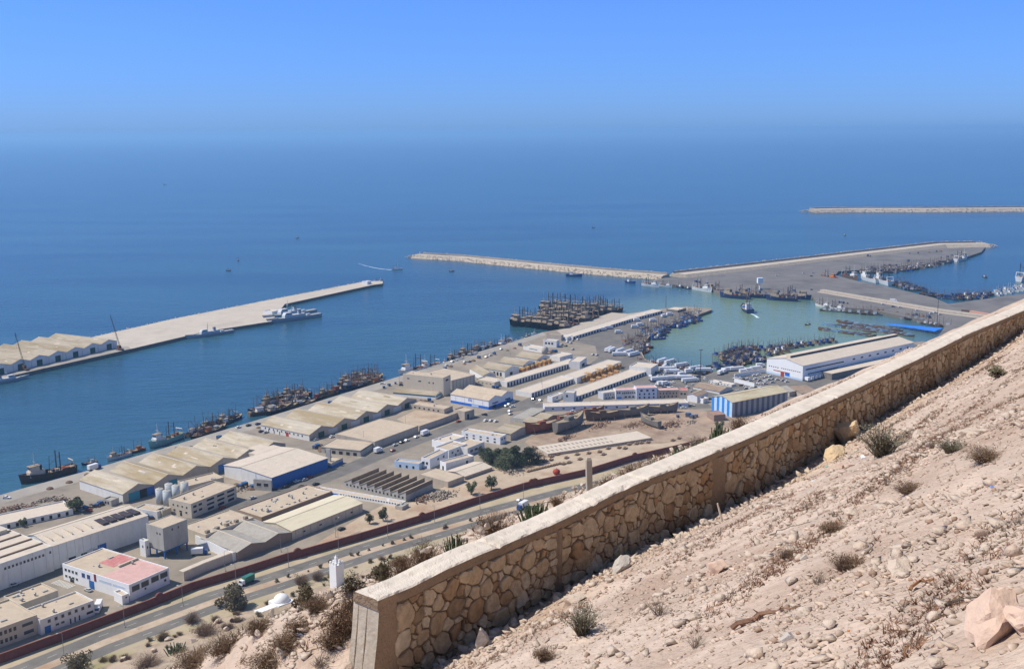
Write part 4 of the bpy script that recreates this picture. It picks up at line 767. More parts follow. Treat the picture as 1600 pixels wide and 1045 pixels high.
def small_boat(colr, cab, Ln=11, canopy=None):
    roofc = {'white': 'grey', 'brown': 'black', 'orange': 'brown', 'grey': 'brown', 'blue': 'dark blue', 'dark blue': 'black', 'pale blue': 'blue', 'red': 'brown'}.get(cab, 'brown')
    def mk():
        r = empty('fishing_boat', (0, 0, 0)); Bm = Ln * .32; D = Ln * .1
        s, d, _ = hull_mb(Ln, Bm, D, Ln * .07, .5)
        s.build('hull', hc(colr), r); d.build('deck', deckm, r)
        h0 = D - .35; c = MB().box(-Ln * .28, -Bm * .22, h0, -Ln * .1, Bm * .22, h0 + 2.5).build('wheelhouse', hc(cab), r)
        MB().box(-Ln * .105, -Bm * .2, h0 + 1.3, -Ln * .095, Bm * .2, h0 + 1.9).build('window', glass, c)
        MB().box(-Ln * .3, -Bm * .25, h0 + 2.5, -Ln * .08, Bm * .25, h0 + 2.65).build('wheelhouse_roof', hc(roofc), c)
        m = MB().tube((Ln * .05, 0, h0), (Ln * .05, 0, h0 + Ln * .55), .2, .12).build('mast', wood if colr != 'white' else lgrey, r)
        MB().tube((Ln * .05, 0, h0 + Ln * .12), (-Ln * .25, 0, h0 + Ln * .46), .13, .09).build('boom', wood, m)
        MB().tube((-Ln * .34, 0, h0), (-Ln * .36, 0, h0 + Ln * .42), .18, .12).tube((-Ln * .36, -Bm * .3, h0 + Ln * .28), (-Ln * .36, Bm * .3, h0 + Ln * .28), .07).build('aft_mast', wood, r)
        nb = MB(); nb.lathe([(Bm * .34, h0), (Bm * .3, h0 + .5), (Bm * .12, h0 + .8)], 9, (Ln * .2, 0)); nb.build('net_pile', hc(canopy or 'brown'), r)
        if Ln > 10: MB().box(-Ln * .44, -Bm * .25, h0, -Ln * .36, Bm * .25, h0 + .7).build('fish_boxes', hc(canopy or 'orange'), r)
        return r
    return Proto(mk)
def trawler(colr, sup, Ln=30, gantry=True, name='trawler'):
    def mk():
        r = empty(name, (0, 0, 0)); Bm = 6.9 * Ln / 30; k = Ln / 30; D = 3.3 * k
        s, d, _ = hull_mb(Ln, Bm, D, 2.0 * k, 1.2, .6, .8, .7 * k)
        s.build('hull', colr, r); d.build('deck', deckm, r); z = D - .7 * k
        c = MB().box(2 * k, -2.2 * k, z, 10 * k, 2.2 * k, z + 2.8 * k).build('deckhouse', sup, r)
        b = MB().box(4.5 * k, -1.7 * k, z + 2.8 * k, 9.3 * k, 1.7 * k, z + 5.4 * k).build('bridge', sup, r)
        MB().box(9.3 * k, -1.6 * k, z + 3.9 * k, 9.36 * k, 1.6 * k, z + 4.8 * k).box(5 * k, -1.76 * k, z + 3.9 * k, 9 * k, -1.7 * k, z + 4.5 * k).build('bridge_windows', glass, b)
        MB().box(4.1 * k, -1.9 * k, z + 5.4 * k, 9.7 * k, 1.9 * k, z + 5.6 * k).build('bridge_roof', deckm, b)
        MB().lathe([(.7 * k, z + 2.6 * k), (.65 * k, z + 5.4 * k)], 8, (3.2 * k, 0)).build('funnel', dsteel, r)
        m = MB().tube((6.5 * k, 0, z + 5.2 * k), (6.5 * k, 0, z + 12.5 * k), .2, .1).tube((6.5 * k, -1.3 * k, z + 7.6 * k), (6.5 * k, 1.3 * k, z + 7.6 * k), .07).build('mast', sup, r)
        g = MB()
        for y in (-2.4 * k, 2.4 * k): g.tube((-6 * k, y, z), (-6 * k, y, z + (10.5 if gantry else 8) * k), .34 * k, .28 * k)
        g.tube((-6 * k, -2.6 * k, z + 7.4 * k), (-6 * k, 2.6 * k, z + 7.4 * k), .18 * k); g.build('gantry', dsteel, r)
        g = MB()
        for y in (-2.6 * k, 2.6 * k): g.tube((-14 * k, y, z), (-13 * k, y, z + 4.2 * k), .26 * k)
        g.tube((-13 * k, -2.8 * k, z + 4.2 * k), (-13 * k, 2.8 * k, z + 4.2 * k), .26 * k); g.build('stern_gantry', sup, r)
        w_ = MB().tube((-3 * k, -1.6 * k, z + .9 * k), (-3 * k, 1.6 * k, z + .9 * k), .8 * k, n=8).build('net_winch', dsteel, r)
        MB().box(-11.5 * k, -1.6 * k, z, -7.5 * k, 1.6 * k, z + .9 * k).build('fish_hatch', rwood, r)
        MB().lathe([(.5 * k, z), (.5 * k, z + 1 * k)], 8, (12 * k, 0)).build('windlass', dsteel, r)
        cl = random.Random(Ln)
        for q in range(7):
            x_, y_, a_ = cl.uniform(-12, 1) * k, cl.uniform(-2.2, 2.2) * k, cl.uniform(.5, 1.1) * k
            MB().box(x_ - a_, y_ - a_ * .7, z, x_ + a_, y_ + a_ * .7, z + a_ * cl.uniform(.8, 2)).build('deck_gear', (tand, rwood, dsteel, gwood)[q % 4], r)
        MB().tube((-1 * k, 0, z), (-1.6 * k, 0, z + 9 * k), .2 * k, .12 * k).tube((-1.2 * k, 0, z + 4 * k), (-7 * k, 0, z + 8 * k), .13 * k).build('derrick', dsteel, r)
        return r
    return Proto(mk)
def seg(p, q, z=0):
    a, b = gp(p, z), gp(q, z); return (a + b) / 2, math.atan2((b - a).y, (b - a).x), (b - a).length
d0 = (gp((620, 589)) - gp((126, 738))); AW = math.atan2(d0.y, d0.x); DWv = Vector((math.cos(AW), math.sin(AW), 0)); DNv = Vector((-DWv.y, DWv.x, 0))
blackh, tsup = hc('black'), tand
# -- two rafts of laid-up trawlers at the wharf
TR = trawler(blackh, tsup, 38); TR2 = trawler(mat('rusty_dark_hull', (.06, .045, .04), var=.3, scale=.5), mat('sooty_superstructure', (.33, .26, .19), var=.25, scale=.7), 38)
ls = []
def raft(p, q, n, fwd, protos, z=0):
    a, b = gp(p, z), gp(q, z); out = []
    for i in range(n):
        c = a + (b - a) * (i / (n - 1)) + DWv * (fwd + 3 + random.uniform(-1.2, 1.2))
        o = protos[random.randrange(len(protos))].at(c + DWv * random.uniform(-2.5, 2.5), AW + math.pi + rad(random.uniform(-3, 3)), None, 'trawler'); o.scale = (random.uniform(.86, 1.0), 1, random.uniform(.85, 1.2)); out.append(o)
    return out
ordinal(raft((794, 509), (872, 519), 10, 15, [TR, TR2]), 'dark hulled laid-up trawler in the nearer raft at the long wharf, #', 'laid-up trawlers in the nearer raft')
ordinal(raft((842, 489), (946, 493), 12, 14, [TR2, TR]), 'dark hulled laid-up trawler in the farther raft with tall black posts, #', 'laid-up trawlers in the farther raft')
ordinal(raft((838, 499), (908, 507), 9, 12, [TR2, TR]), 'dark trawler in the middle raft between the two long rafts, #', 'laid-up trawlers in the middle raft')
ordinal(raft((880, 501), (936, 490), 7, 6, [TR2]), 'rusty trawler wedged between the two rafts and the wharf, #', 'trawlers along the wharf face')
# -- boats along the main waterfront, from left to right
def put(pr, p, q, label, cat='fishing boat', group=None, z=0, fit=None, heel=0):
    c, a, l_ = seg(p, q, z); o = pr.at(c, a, label, cat, group, scale=(l_ / fit if fit else 1)); return o
put(trawler(mat('rust_brown_hull', (.10, .065, .045), var=.3), mat('cream_superstructure', (.55, .47, .38), var=.15), 30), (118, 735), (30, 757), 'rusty trawler with cream bridge and pale stern arches at the left end of the quay', 'trawler', fit=30)
put(small_boat('dark blue', 'white', 14), (152, 722), (127, 727), 'small dark blue boat just beyond the rusty trawler with cream bridge', fit=14)
put(trawler(hc('white'), mat('orange_buff_superstructure', (.55, .38, .25), var=.2), 22), (206, 710), (165, 721), 'white hulled boat with orange deck moored left of the green trawler', 'trawler', fit=24)
put(small_boat('brown', 'orange', 15), (226, 702), (196, 710), 'brown boat with orange gear squeezed behind the white hulled boat', fit=15)
put(trawler(hc('mint green'), hc('white'), 26), (286, 682), (230, 702), 'mint green and white trawler with white mast moored at the quay', 'trawler', fit=28)
SB = {}
def sb(c, cab, Ln, can=None):
    k = (c, cab, Ln, can)
    if k not in SB: SB[k] = small_boat(c, cab, Ln, can)
    return SB[k]
PAL = [('dark blue', 'blue', 'black'), ('black', 'white', 'brown'), ('blue', 'brown', 'brown'), ('brown', 'grey', 'black'), ('green', 'white', 'brown'), ('red', 'brown', 'black'), ('blue', 'pale blue', 'dark blue'), ('grey', 'brown', 'brown'), ('brown', 'orange', 'red')]
USED = {}
def cluster(where, group, lines, pal=PAL, Ln=12, seed=1, cat='fishing boat', jit=1.6, z=0, clear=None):
    """boats packed along lines (start px, end px, count, heading relative to the line); look-alikes of a colour share a label"""
    rr = random.Random(seed); out = []
    for p, q, n, rel in lines:
        a, b = gp(p, z), gp(q, z); t = math.atan2((b - a).y, (b - a).x)
        for i in range(n):
            c = a + (b - a) * ((i + .5) / n) + Vector((rr.uniform(-jit, jit), rr.uniform(-jit, jit), 0)); s = pal[rr.randrange(len(pal))]
            hd = t + rad(rel) + rad(rr.uniform(-9, 9)) + (math.pi if rr.random() < .4 else 0)
            o = sb(s[0], s[1], Ln, s[2]).at(c, hd, None, cat, group, scale=rr.uniform(.82, 1.15)); out.append((s, o))
    byc = {}
    for s, o in out: byc.setdefault((s[0], s[1]), []).append(o)
    for (hcol, ccol), os_ in byc.items():
        if len(os_) == 1: os_[0]['label'] = f'only {hcol} boat with {ccol} cabin {where}'
        elif len(os_) <= 6: ordinal(os_, f'{hcol} and {ccol} boat {where}, #', group)
        else:
            for o in os_: o['label'] = f'small {hcol} and {ccol} fishing boat packed {where}'
DARK = [('black', 'grey', 'brown'), ('black', 'brown', 'brown'), ('brown', 'white', 'black'), ('dark blue', 'brown', 'brown'), ('brown', 'orange', 'black'), ('black', 'red', 'black')]
cluster('behind the near transit shed', 'boats behind the near transit shed', [((300, 679), (372, 654), 6, 5), ((303, 684), (345, 670), 4, 0)], DARK, 19, 3)
cluster('in the rusty waterfront raft', 'boats in the rusty raft', [((402, 641), (450, 633), 5, 20), ((412, 646), (482, 631), 5, 0), ((440, 634), (484, 622), 4, 30)], DARK, 24, 4, jit=2.5)
RT = [trawler(blackh, tsup, 22, False), trawler(mat('rust_brown_hull', (.10, .065, .045), var=.3), MATS['sooty_superstructure'], 22, False), trawler(hc('dark blue'), hc('grey'), 22, False)]
def rafted(items, desc, group):
    out = []
    for i, (p, q) in enumerate(items): out.append(put(RT[i % 3], p, q, None, 'trawler', group, fit=23))
    ordinal(out, desc, group)
rafted([((440, 622), (408, 632)), ((474, 612), (438, 622)), ((478, 622), (440, 634)), ((448, 640), (414, 650)), ((446, 628), (404, 640)), ((486, 616), (458, 626))], 'weathered trawler in the rusty waterfront raft, #', 'weathered trawlers in the rusty raft')
rafted([((566, 592), (530, 602)), ((590, 590), (556, 600)), ((572, 600), (532, 612)), ((592, 596), (560, 606)), ((556, 596), (526, 606)), ((580, 588), (544, 596))], 'dark trawler in the dense waterfront raft, #', 'dark trawlers in the dense raft')
rafted([((372, 652), (338, 664)), ((346, 662), (312, 674)), ((320, 672), (292, 682)), ((524, 612), (496, 622))], 'dark trawler against the quay by the transit sheds, #', 'dark trawlers by the transit sheds')
rafted([((742, 550), (716, 559)), ((762, 545), (738, 552)), ((782, 540), (760, 546)), ((720, 558), (698, 566))], 'dark trawler against the quay above the gabled sheds, #', 'dark trawlers above the gabled sheds')
put(trawler(blackh, hc('white'), 28), (487, 628), (452, 633), 'black trawler with white and red upperworks at the right end of the rusty raft', 'trawler', fit=30)
cluster('just left of the dense dark raft', 'boats left of the dark raft', [((494, 624), (524, 615), 4, 5)], DARK, 17, 5)
cluster('in the dense dark raft', 'boats in the dense dark raft', [((530, 606), (588, 594), 7, 15), ((530, 612), (590, 598), 7, 0), ((545, 602), (592, 592), 6, 25)], DARK, 22, 6, jit=2.5)
wt = trawler(hc('white'), hc('white'), 32)
ordinal([put(wt, (668, 577), (621, 590), None, 'trawler', 'white trawlers beyond the cold store', fit=34), put(wt, (686, 571), (655, 581), None, 'trawler', 'white trawlers beyond the cold store', fit=34)], 'white trawler with white gantry moored beyond the cold store, # of two', 'white trawlers beyond the cold store')
put(trawler(hc('red'), hc('white'), 18), (705, 566), (690, 571), 'small red hulled trawler right of the two white trawlers', 'trawler', fit=20)
cluster('on the quay side above the gabled sheds', 'dark boats above the gabled sheds', [((706, 565), (765, 545), 10, 4), ((712, 568), (745, 556), 5, 0)], [('black', 'white', 'brown'), ('dark blue', 'white', 'black'), ('green', 'white', 'black')], 18, 8)
put(trawler(hc('red'), hc('white'), 20), (800, 537), (776, 545), 'red hulled boat with a white bow left of the pale liner-like launch', 'trawler', fit=22)
put(trawler(hc('blue'), hc('white'), 20), (798, 532), (783, 537), 'blue and white boat with tall white mast near the nearer trawler raft', 'trawler', fit=24)
cluster('before the nearer trawler raft', 'boats before the nearer raft', [((795, 540), (822, 530), 3, 0)], [('white', 'white', 'red'), ('green', 'white', 'brown')], 15, 9)
put(trawler(hc('green'), hc('white'), 18), (828, 525), (820, 529), 'small green boat with pale mast below the nearer trawler raft', 'trawler', fit=22)
put(trawler(hc('white'), hc('white'), 22), (849, 523), (829, 523), 'plump white launch at the root of the long wharf', 'launch', fit=24)
# -- fishing basin
BLU = [('blue', 'white', 'dark blue'), ('blue', 'pale blue', 'blue'), ('dark blue', 'blue', 'blue'), ('blue', 'blue', 'brown'), ('brown', 'dark blue', 'blue'), ('dark blue', 'pale blue', 'black')]
MIX = PAL + [('orange', 'white', 'orange'), ('brown', 'orange', 'orange')]
cluster('by the basin mole head', 'blue boats along the mole head', [((1048, 508), (1088, 495), 9, 70), ((1054, 512), (1090, 500), 9, 60), ((1062, 500), (1090, 490), 7, 80), ((1045, 513), (1064, 509), 3, 0)], BLU, 17, 10)
cluster('in the basin west heap', 'blue boats on the west side', [((1012, 524), (1044, 511), 9, 70), ((1016, 530), (1042, 518), 8, 60), ((1006, 522), (1034, 510), 7, 80), ((1024, 529), (1030, 531), 1, 90)], BLU, 17, 11)
cluster('in the crowded west corner', 'boats in the west corner', [((978, 540), (1006, 526), 9, 70), ((976, 546), (1008, 534), 10, 50), ((984, 551), (1012, 541), 9, 60), ((988, 556), (1010, 549), 7, 20), ((998, 531), (1014, 524), 5, 80)], MIX, 16, 12)
cluster('in the basin south west bay', 'boats in the south west bay', [((1004, 566), (1030, 571), 5, 60), ((1050, 574), (1082, 581), 6, 70), ((1084, 583), (1106, 586), 4, 60)], [('red', 'white', 'black'), ('brown', 'orange', 'red'), ('dark blue', 'white', 'brown'), ('grey', 'white', 'brown')], 14, 13)
cluster('off the quay left of the market hall', 'boats left of the market hall', [((1122, 558), (1172, 549), 10, 75), ((1126, 563), (1188, 557), 11, 70), ((1132, 569), (1196, 563), 10, 60), ((1150, 550), (1186, 545), 7, 80), ((1112, 575), (1160, 572), 6, 30)], [('dark blue', 'blue', 'black'), ('blue', 'white', 'dark blue'), ('brown', 'dark blue', 'black'), ('black', 'brown', 'brown'), ('grey', 'blue', 'blue')], 17, 14)
cluster('behind the roof of the market hall', 'boats behind the market hall', [((1195, 549), (1235, 542), 8, 70), ((1220, 545), (1300, 533), 10, 80), ((1200, 556), (1228, 548), 4, 60)], [('grey', 'brown', 'brown'), ('dark blue', 'blue', 'black'), ('brown', 'white', 'black')], 15, 15)
rows_ = [((1312, 503), (1400, 516), 12, 5), ((1292, 508), (1390, 521), 14, 5), ((1284, 515), (1360, 525), 12, 5), ((1318, 509), (1420, 524), 12, 5)]
def skiff(c):
    def mk():
        r = empty('rowing_skiff', (0, 0, 0)); s, d, _ = hull_mb(9, 2.4, .8, .7, .35, .5, .6, .5); s.build('hull', hc(c), r); d.build('floorboards', deckm, r)
        b = MB()
        MB().box(-2.4, -1.02, .5, -2.0, 1.02, .58).build('thwart', wood, r); MB().box(.4, -1.05, .5, .8, 1.05, .58).build('thwart', wood, r); return r
    return Proto(mk)
SK = {c: skiff(c) for c in ('brown', 'grey', 'pale blue')}
rr = random.Random(3); sk = {}
for p, q, n, rel in rows_:
    a, b = gp(p, 0), gp(q, 0); t = math.atan2((b - a).y, (b - a).x)
    for i in range(n):
        for j in range(3):
            c = rr.choice(['brown', 'brown', 'grey', 'pale blue']); o = SK[c].at(a + (b - a) * ((i + .5) / n) + Vector((rr.uniform(-2, 2), (j - 1) * 5 + rr.uniform(-2, 2), 0)), t + rad(rr.uniform(-15, 15)), f'{c} open skiff in the packed floating rows by the blue tarpaulins', 'skiff', 'skiffs by the blue tarpaulins', scale=rr.uniform(1.2, 1.6))
put(sb('dark blue', 'white', 14, 'blue'), (1172, 490), (1161, 482), 'dark blue boat under way in the middle of the teal basin trailing foam', fit=13)
put(sb('black', 'white', 11, 'brown'), (1265, 507), (1258, 508), 'tiny dark boat alone in the right half of the teal basin', fit=9)
# -- outer mole
cluster('by the bend of the outer breakwater', 'boats by the breakwater bend', [((1056, 448), (1078, 452), 2, 0)], [('dark blue', 'white', 'black')], 15, 16)
put(sb('blue', 'white', 16, 'dark blue'), (884, 431), (911, 432), 'bright blue boat alone against the long left breakwater', fit=17)
put(sb('blue', 'white', 16, 'dark blue'), (978, 441), (993, 443), 'blue boat left of the white trawler on the outer mole', fit=15)
put(wt, (1004, 446), (1030, 449), 'white trawler with tall pale bow mast near the breakwater bend', 'trawler', fit=31)
put(wt, (1030, 447), (1050, 449), 'cream white trawler just right of the bow-masted one on the outer mole', 'trawler', fit=31)
put(wt, (1084, 452), (1112, 457), 'white yacht-like vessel at the corner of the wide asphalt mole', 'trawler', fit=31)
dk = trawler(hc('dark blue'), tand, 34); 
ordinal([put(dk, p, q, None, 'trawler', fit=34) for p, q in (((1128, 458), (1104, 453)), ((1172, 468), (1124, 464)), ((1196, 466), (1148, 463)), ((1246, 471), (1196, 468)), ((1222, 465), (1268, 469)))], 'large dark hulled trawler moored along the wide asphalt mole, #', 'large trawlers along the asphalt mole')
ordinal([put(wt, p, q, None, 'launch', fit=26) for p, q in (((1278, 478), (1296, 482)), ((1297, 482), (1318, 486)))], 'white launch at the corner of the inner mole, # of two', 'white launches at the inner mole')
cluster('along the inner mole wall', 'boats along the inner mole', [((1290, 486), (1322, 488), 5, 10), ((1330, 489), (1372, 493), 7, 20), ((1412, 499), (1448, 503), 6, 10), ((1440, 505), (1478, 511), 5, 20)], [('grey', 'white', 'brown'), ('brown', 'white', 'black'), ('black', 'white', 'brown')], 16, 17)
put(trawler(hc('red'), orange, 24), (1284, 434), (1308, 438), 'red trawler with bright orange upperworks at the head of the second basin', 'trawler', fit=24)
put(trawler(hc('brown'), hc('white'), 24), (1316, 432), (1342, 438), 'brown and white trawler right of the orange one', 'trawler', fit=26)
put(wt, (1370, 442), (1346, 436), 'white trawler with tall white gantry in the second basin', 'trawler', fit=28)
put(wt, (1390, 446), (1368, 439), 'second white trawler with twin white posts in the second basin', 'trawler', fit=28)
cluster('along the far quay of the second basin', 'boats along the far quay', [((1345, 427), (1402, 425), 13, 75), ((1352, 424), (1420, 420), 13, 80), ((1405, 424), (1462, 415), 12, 70), ((1420, 418), (1470, 411), 8, 80), ((1462, 414), (1492, 408), 6, 60)], [('grey', 'brown', 'brown'), ('brown', 'white', 'black'), ('black', 'grey', 'brown'), ('blue', 'brown', 'brown')], 18, 18)
put(wt, (1494, 409), (1510, 406), 'white and blue vessel near the breakwater head in the second basin', 'trawler', fit=28)
cluster('along the near quay of the second basin', 'boats along the near quay', [((1394, 444), (1432, 455), 9, 70), ((1402, 442), (1444, 455), 9, 75), ((1446, 460), (1484, 468), 8, 60), ((1486, 464), (1550, 461), 13, 75), ((1490, 469), (1545, 465), 9, 70)], [('dark blue', 'blue', 'black'), ('grey', 'blue', 'blue'), ('black', 'brown', 'brown'), ('brown', 'white', 'black')], 16, 19)
cluster('at the photo right edge', 'boats at the right edge', [((1552, 462), (1600, 452), 8, 70), ((1556, 458), (1605, 447), 7, 75)], [('white', 'white', 'blue'), ('white', 'pale blue', 'brown')], 15, 20)
put(wt, (1592, 440), (1612, 434), 'white bowed ship cut by the right edge of the photo', 'ship', fit=30)
put(sb('black', 'white', 11, 'brown'), (1537, 433), (1542, 434), 'tiny dark boat alone in the second basin', fit=8)
# tiny boats out at sea
for k, (u, v) in enumerate([(465, 372), (372, 407), (357, 423), (927, 356), (1320, 368), (706, 424)]):
    o = sb('black', 'white', 11, 'brown').at(gp((u, v), 0), 1 + k, None, 'fishing boat', scale=.75); SB.setdefault('sea', []).append(o)
ordinal(SB.pop('sea'), 'tiny dark boat alone on the open sea, # of six', 'tiny boats on the open sea')
put(sb('white', 'white', 15, 'blue'), (613, 421.5), (629, 421.5), 'small white speedboat leaving a curved foam wake off the naval pier', 'speedboat', fit=14)
o = sb('white', 'white', 15, 'blue').at(gp((257, 289), 0), .5, 'white sail-like speck of a boat far out on the left', 'boat')
# foam wakes
fm = mat('sea_foam', (.62, .72, .76), var=.2, scale=.4)
def foam(pts, w0, w1, label_z=.06):
    P = [gp(p, 0) for p in pts]; fine = []
    for i in range(len(P) - 1):
        for k in range(8): fine.append(P[i] + (P[i + 1] - P[i]) * k / 8)
    n_ = len(fine); mb = MB()
    for i, p in enumerate(fine):
        t = (fine[min(i + 1, n_ - 1)] - fine[max(i - 1, 0)]).normalized(); nn = Vector((-t.y, t.x, 0)); w_ = (w0 + (w1 - w0) * i / n_) * (.7 + .6 * random.random())
        mb.v += [tuple(p + nn * w_ / 2 + Vector((0, 0, label_z))), tuple(p - nn * w_ / 2 + Vector((0, 0, label_z)))]
    mb.f = [(2 * i, 2 * i + 2, 2 * i + 3, 2 * i + 1) for i in range(n_ - 1)]
    o = mb.build('foam_wake', fm); o['kind'] = 'stuff'
foam([(612, 421.7), (598, 420.6), (584, 418.4), (570, 415), (558, 411)], 2.6, .5); foam([(1173, 490), (1180, 493), (1185, 497)], 1.8, 3)
# -- naval ships
def patrol(Ln, deckheli=False):
    def mk():
        r = empty('patrol_ship', (0, 0, 0)); k = Ln / 60; Bm = 8.5 * k
        s, d, _ = hull_mb(Ln, Bm, 3.2 * k, 1.6 * k, 1.5, .5, .8, .25, .09, 15); s.build('hull', navy, r); d.build('deck', mat('naval_deck', (.30, .31, .31), var=.1), r); z = 2.95 * k
        a = MB().box(-12 * k, -3.1 * k, z, 11 * k, 3.1 * k, z + 2.6 * k).build('superstructure', lgrey, r)
        b = MB().extr([(3 * k, z + 2.6 * k), (11 * k, z + 2.6 * k), (9.3 * k, z + 5.2 * k), (3 * k, z + 5.2 * k)], -2.7 * k, 2.7 * k).build('bridge', lgrey, r)
        MB().box(3.4 * k, -2.76 * k, z + 3.9 * k, 9 * k, -2.7 * k, z + 4.7 * k).box(3.4 * k, 2.7 * k, z + 3.9 * k, 9 * k, 2.76 * k, z + 4.7 * k).build('bridge_windows', glass, b)
        m = MB().tube((2 * k, 0, z + 5 * k), (1 * k, 0, z + 13 * k), .35 * k, .12 * k).tube((1.4 * k, -1.6 * k, z + 9.5 * k), (1.4 * k, 1.6 * k, z + 9.5 * k), .12 * k).build('mast', navy, r)
        MB().lathe([(.9 * k, z + 8 * k), (.9 * k, z + 8.4 * k)], 8, (1.6 * k, 0)).build('radar', lgrey, m)
        f = MB(); f.box(-8 * k, -1.3 * k, z + 2.6 * k, -5 * k, 1.3 * k, z + 5.6 * k); f.build('funnel', navy, r); MB().box(-8 * k, -1.2 * k, z + 5.6 * k, -5 * k, 1.2 * k, z + 6.2 * k).build('funnel_cap', dsteel, r)
        g = MB().lathe([(1.3 * k, z), (1.1 * k, z + 1.6 * k)], 10, (18 * k, 0)).build('gun_turret', navy, r); MB().tube((18.5 * k, 0, z + 1.2 * k), (22 * k, 0, z + 1.8 * k), .12 * k).build('barrel', navy, g)
        MB().box(-18 * k, -1.5 * k, z, -14 * k, 1.5 * k, z + 1.6 * k).build('aft_house', lgrey, r); c = MB().box(-11 * k, 2.4 * k, z + 2.6 * k, -9 * k, 3.6 * k, z + 3.6 * k).build('launch', bwhite, r)
        return r
    return Proto(mk)
PS = patrol(60)
put(PS, (364, 519), (289, 530), 'slender grey patrol ship with tripod-like mast moored at the middle of the naval pier', 'patrol ship', fit=60)
a1 = put(PS, (502, 494), (414, 506), 'larger grey patrol ship, outer of the pair moored at the pier narrows', 'patrol ship', fit=62)
a2 = put(PS, (494, 488), (408, 501), 'larger grey patrol ship, inner of the pair beside the pier narrows', 'patrol ship', fit=62)
put(PS, (-30, 605), (47, 590), 'grey naval ship cut by the left edge of the photo', 'patrol ship', fit=60)
put(trawler(blackh, hc('white'), 22), (583, 441.5), (600, 440), 'small dark harbour vessel at the tip of the naval pier', 'harbour vessel', fit=26)
# -- hulls hauled out in the shipyard
def yard_hull(m):
    def mk():
        r = empty('hauled_out_hull', (0, 0, 0)); s, d, _ = hull_mb(24, 6.4, 3.6, 2.4, 1.6, .5, .6, .5); a = s.build('hull', m, r); b = d.build('deck', deckm, r)
        a.location.z = b.location.z = 1.9
        MB().box(-3, -1.4, 5.0, 1.5, 1.4, 6.8).build('deckhouse', m, r); MB().box(4, -.9, 5, 5.5, .9, 5.8).build('hatch', wood, r)
        q = MB()
        for x in (-8, -3, 2, 7):
            for y in (-1, 1): MB().tube((x, y * 4.6, 0), (x, y * 2.9, 3.6), .16).build('shore_prop', wood, r)
        MB().box(-10, -.4, -.05, 9, .4, .5).build('keel_block', wood, r)
        return r
    return Proto(mk)
YW, YG, YR = yard_hull(wood), yard_hull(gwood), yard_hull(rwood)
for pr, p, q, lab in ((YR, K(235, 425), K(0, 470), 'red leaded wooden hull nearest the dark trees in the shipyard'), (YG, K(225, 470), K(440, 390), 'grey wooden hull with pale inside, bow pointing right, in the middle of the shipyard'), (YR, K(250, 390), K(430, 350), 'long low reddish hull behind the grey one in the shipyard'),
                      (YW, K(690, 350), K(445, 372), 'brown wooden hull with white letters-like ribs at the centre of the shipyard'), (YG, K(685, 345), K(925, 320), 'large grey brown hull right of the shipyard centre'), (YG, K(915, 312), K(1140, 300), 'large grey hull with high bow at the right of the shipyard'),
                      (YG, K(1000, 430), K(858, 375), 'open grey hull lying apart near the low pale shed'), (YR, K(445, 318), K(590, 300), 'small red hull behind the shipyard centre')):
    put(pr, p, q, lab, 'boat hull', z=Z, fit=24)
# ------------------------------------------------------------------ vehicles
def car(c):
    def mk():
        r = empty('parked_car', (0, 0, 0)); b = MB().extr([(-2.1, .35), (2.1, .35), (2.15, .75), (1.3, .88), (.6, 1.0), (-1.6, 1.0), (-2.1, .9)], -.85, .85); b.build('body', hc(c) if c != 'white' else vwhite, r)
        MB().extr([(-1.7, 1.0), (.75, 1.0), (.15, 1.42), (-1.3, 1.42)], -.74, .74).build('windows', glass, r); MB().extr([(-1.3, 1.42), (.15, 1.42), (.1, 1.47), (-1.25, 1.47)], -.72, .72).build('roof', hc(c) if c != 'white' else vwhite, r)
        for x in (-1.3, 1.3):
            for y in (-.87, .69): MB().tube((x, y, .32), (x, y + .18, .32), .32, n=10).build('wheel', rubber, r)
        return r
    return Proto(mk)
def truck(Lb, box, cabc='white', name='box_truck'):
    def mk():
        r = empty(name, (0, 0, 0)); c = MB().extr([(Lb / 2 + .15, .5), (Lb / 2 + 2.1, .5), (Lb / 2 + 2.1, 1.5), (Lb / 2 + 1.7, 2.5), (Lb / 2 + .15, 2.5)], -1.1, 1.1).build('cab', vwhite if cabc == 'white' else hc(cabc), r)
        MB().extr([(Lb / 2 + 2.12, 1.55), (Lb / 2 + 1.76, 2.4), (Lb / 2 + 1.70, 2.4), (Lb / 2 + 2.06, 1.55)], -.95, .95).build('windscreen', glass, c)
        if box == 'tarp': 
            MB().extr([(-1.2, .95), (1.2, .95), (1.2, 2.9), (.9, 3.5), (-.9, 3.5), (-1.2, 2.9)], -Lb / 2, Lb / 2, 'x').build('cargo_box', vwhite, r)
        else: MB().box(-Lb / 2, -1.22, .95, Lb / 2, 1.22, 3.5).build('cargo_box', box, r)
        MB().box(-Lb / 2, -.5, .55, Lb / 2 + 1.6, .5, .92).build('chassis', dsteel, r)
        for x in ([-Lb / 2 + 1, Lb / 2 + 1.2] + ([-Lb / 2 + 2.3, Lb / 2 - 1.2] if Lb > 8 else [])):
            for y in (-1.18, .88): MB().tube((x, y, .48), (x, y + .3, .48), .48, n=10).build('wheel', rubber, r)
        return r
    return Proto(mk)
CARS = {c: car(c) for c in ('white', 'silver', 'red', 'dark blue', 'black')}
T5, T10 = truck(5.5, vwhite), truck(12.5, 'tarp', name='articulated_lorry')
along, acr = AW, AW + math.pi / 2
def cars(desc, group, items, cat='car'):
    ls = [CARS[c].at(gp(p, Z + .06), a + rad(random.uniform(-4, 4)), None, cat) for p, c, a in items]; by = {}
    for o, it in zip(ls, items): by.setdefault(it[1], []).append(o)
    for c, os_ in by.items():
        if len(os_) == 1: os_[0]['label'] = f'only {c} car {desc}'; os_[0]['group'] = group
        else: ordinal(os_, f'{c} car {desc}, #', group)
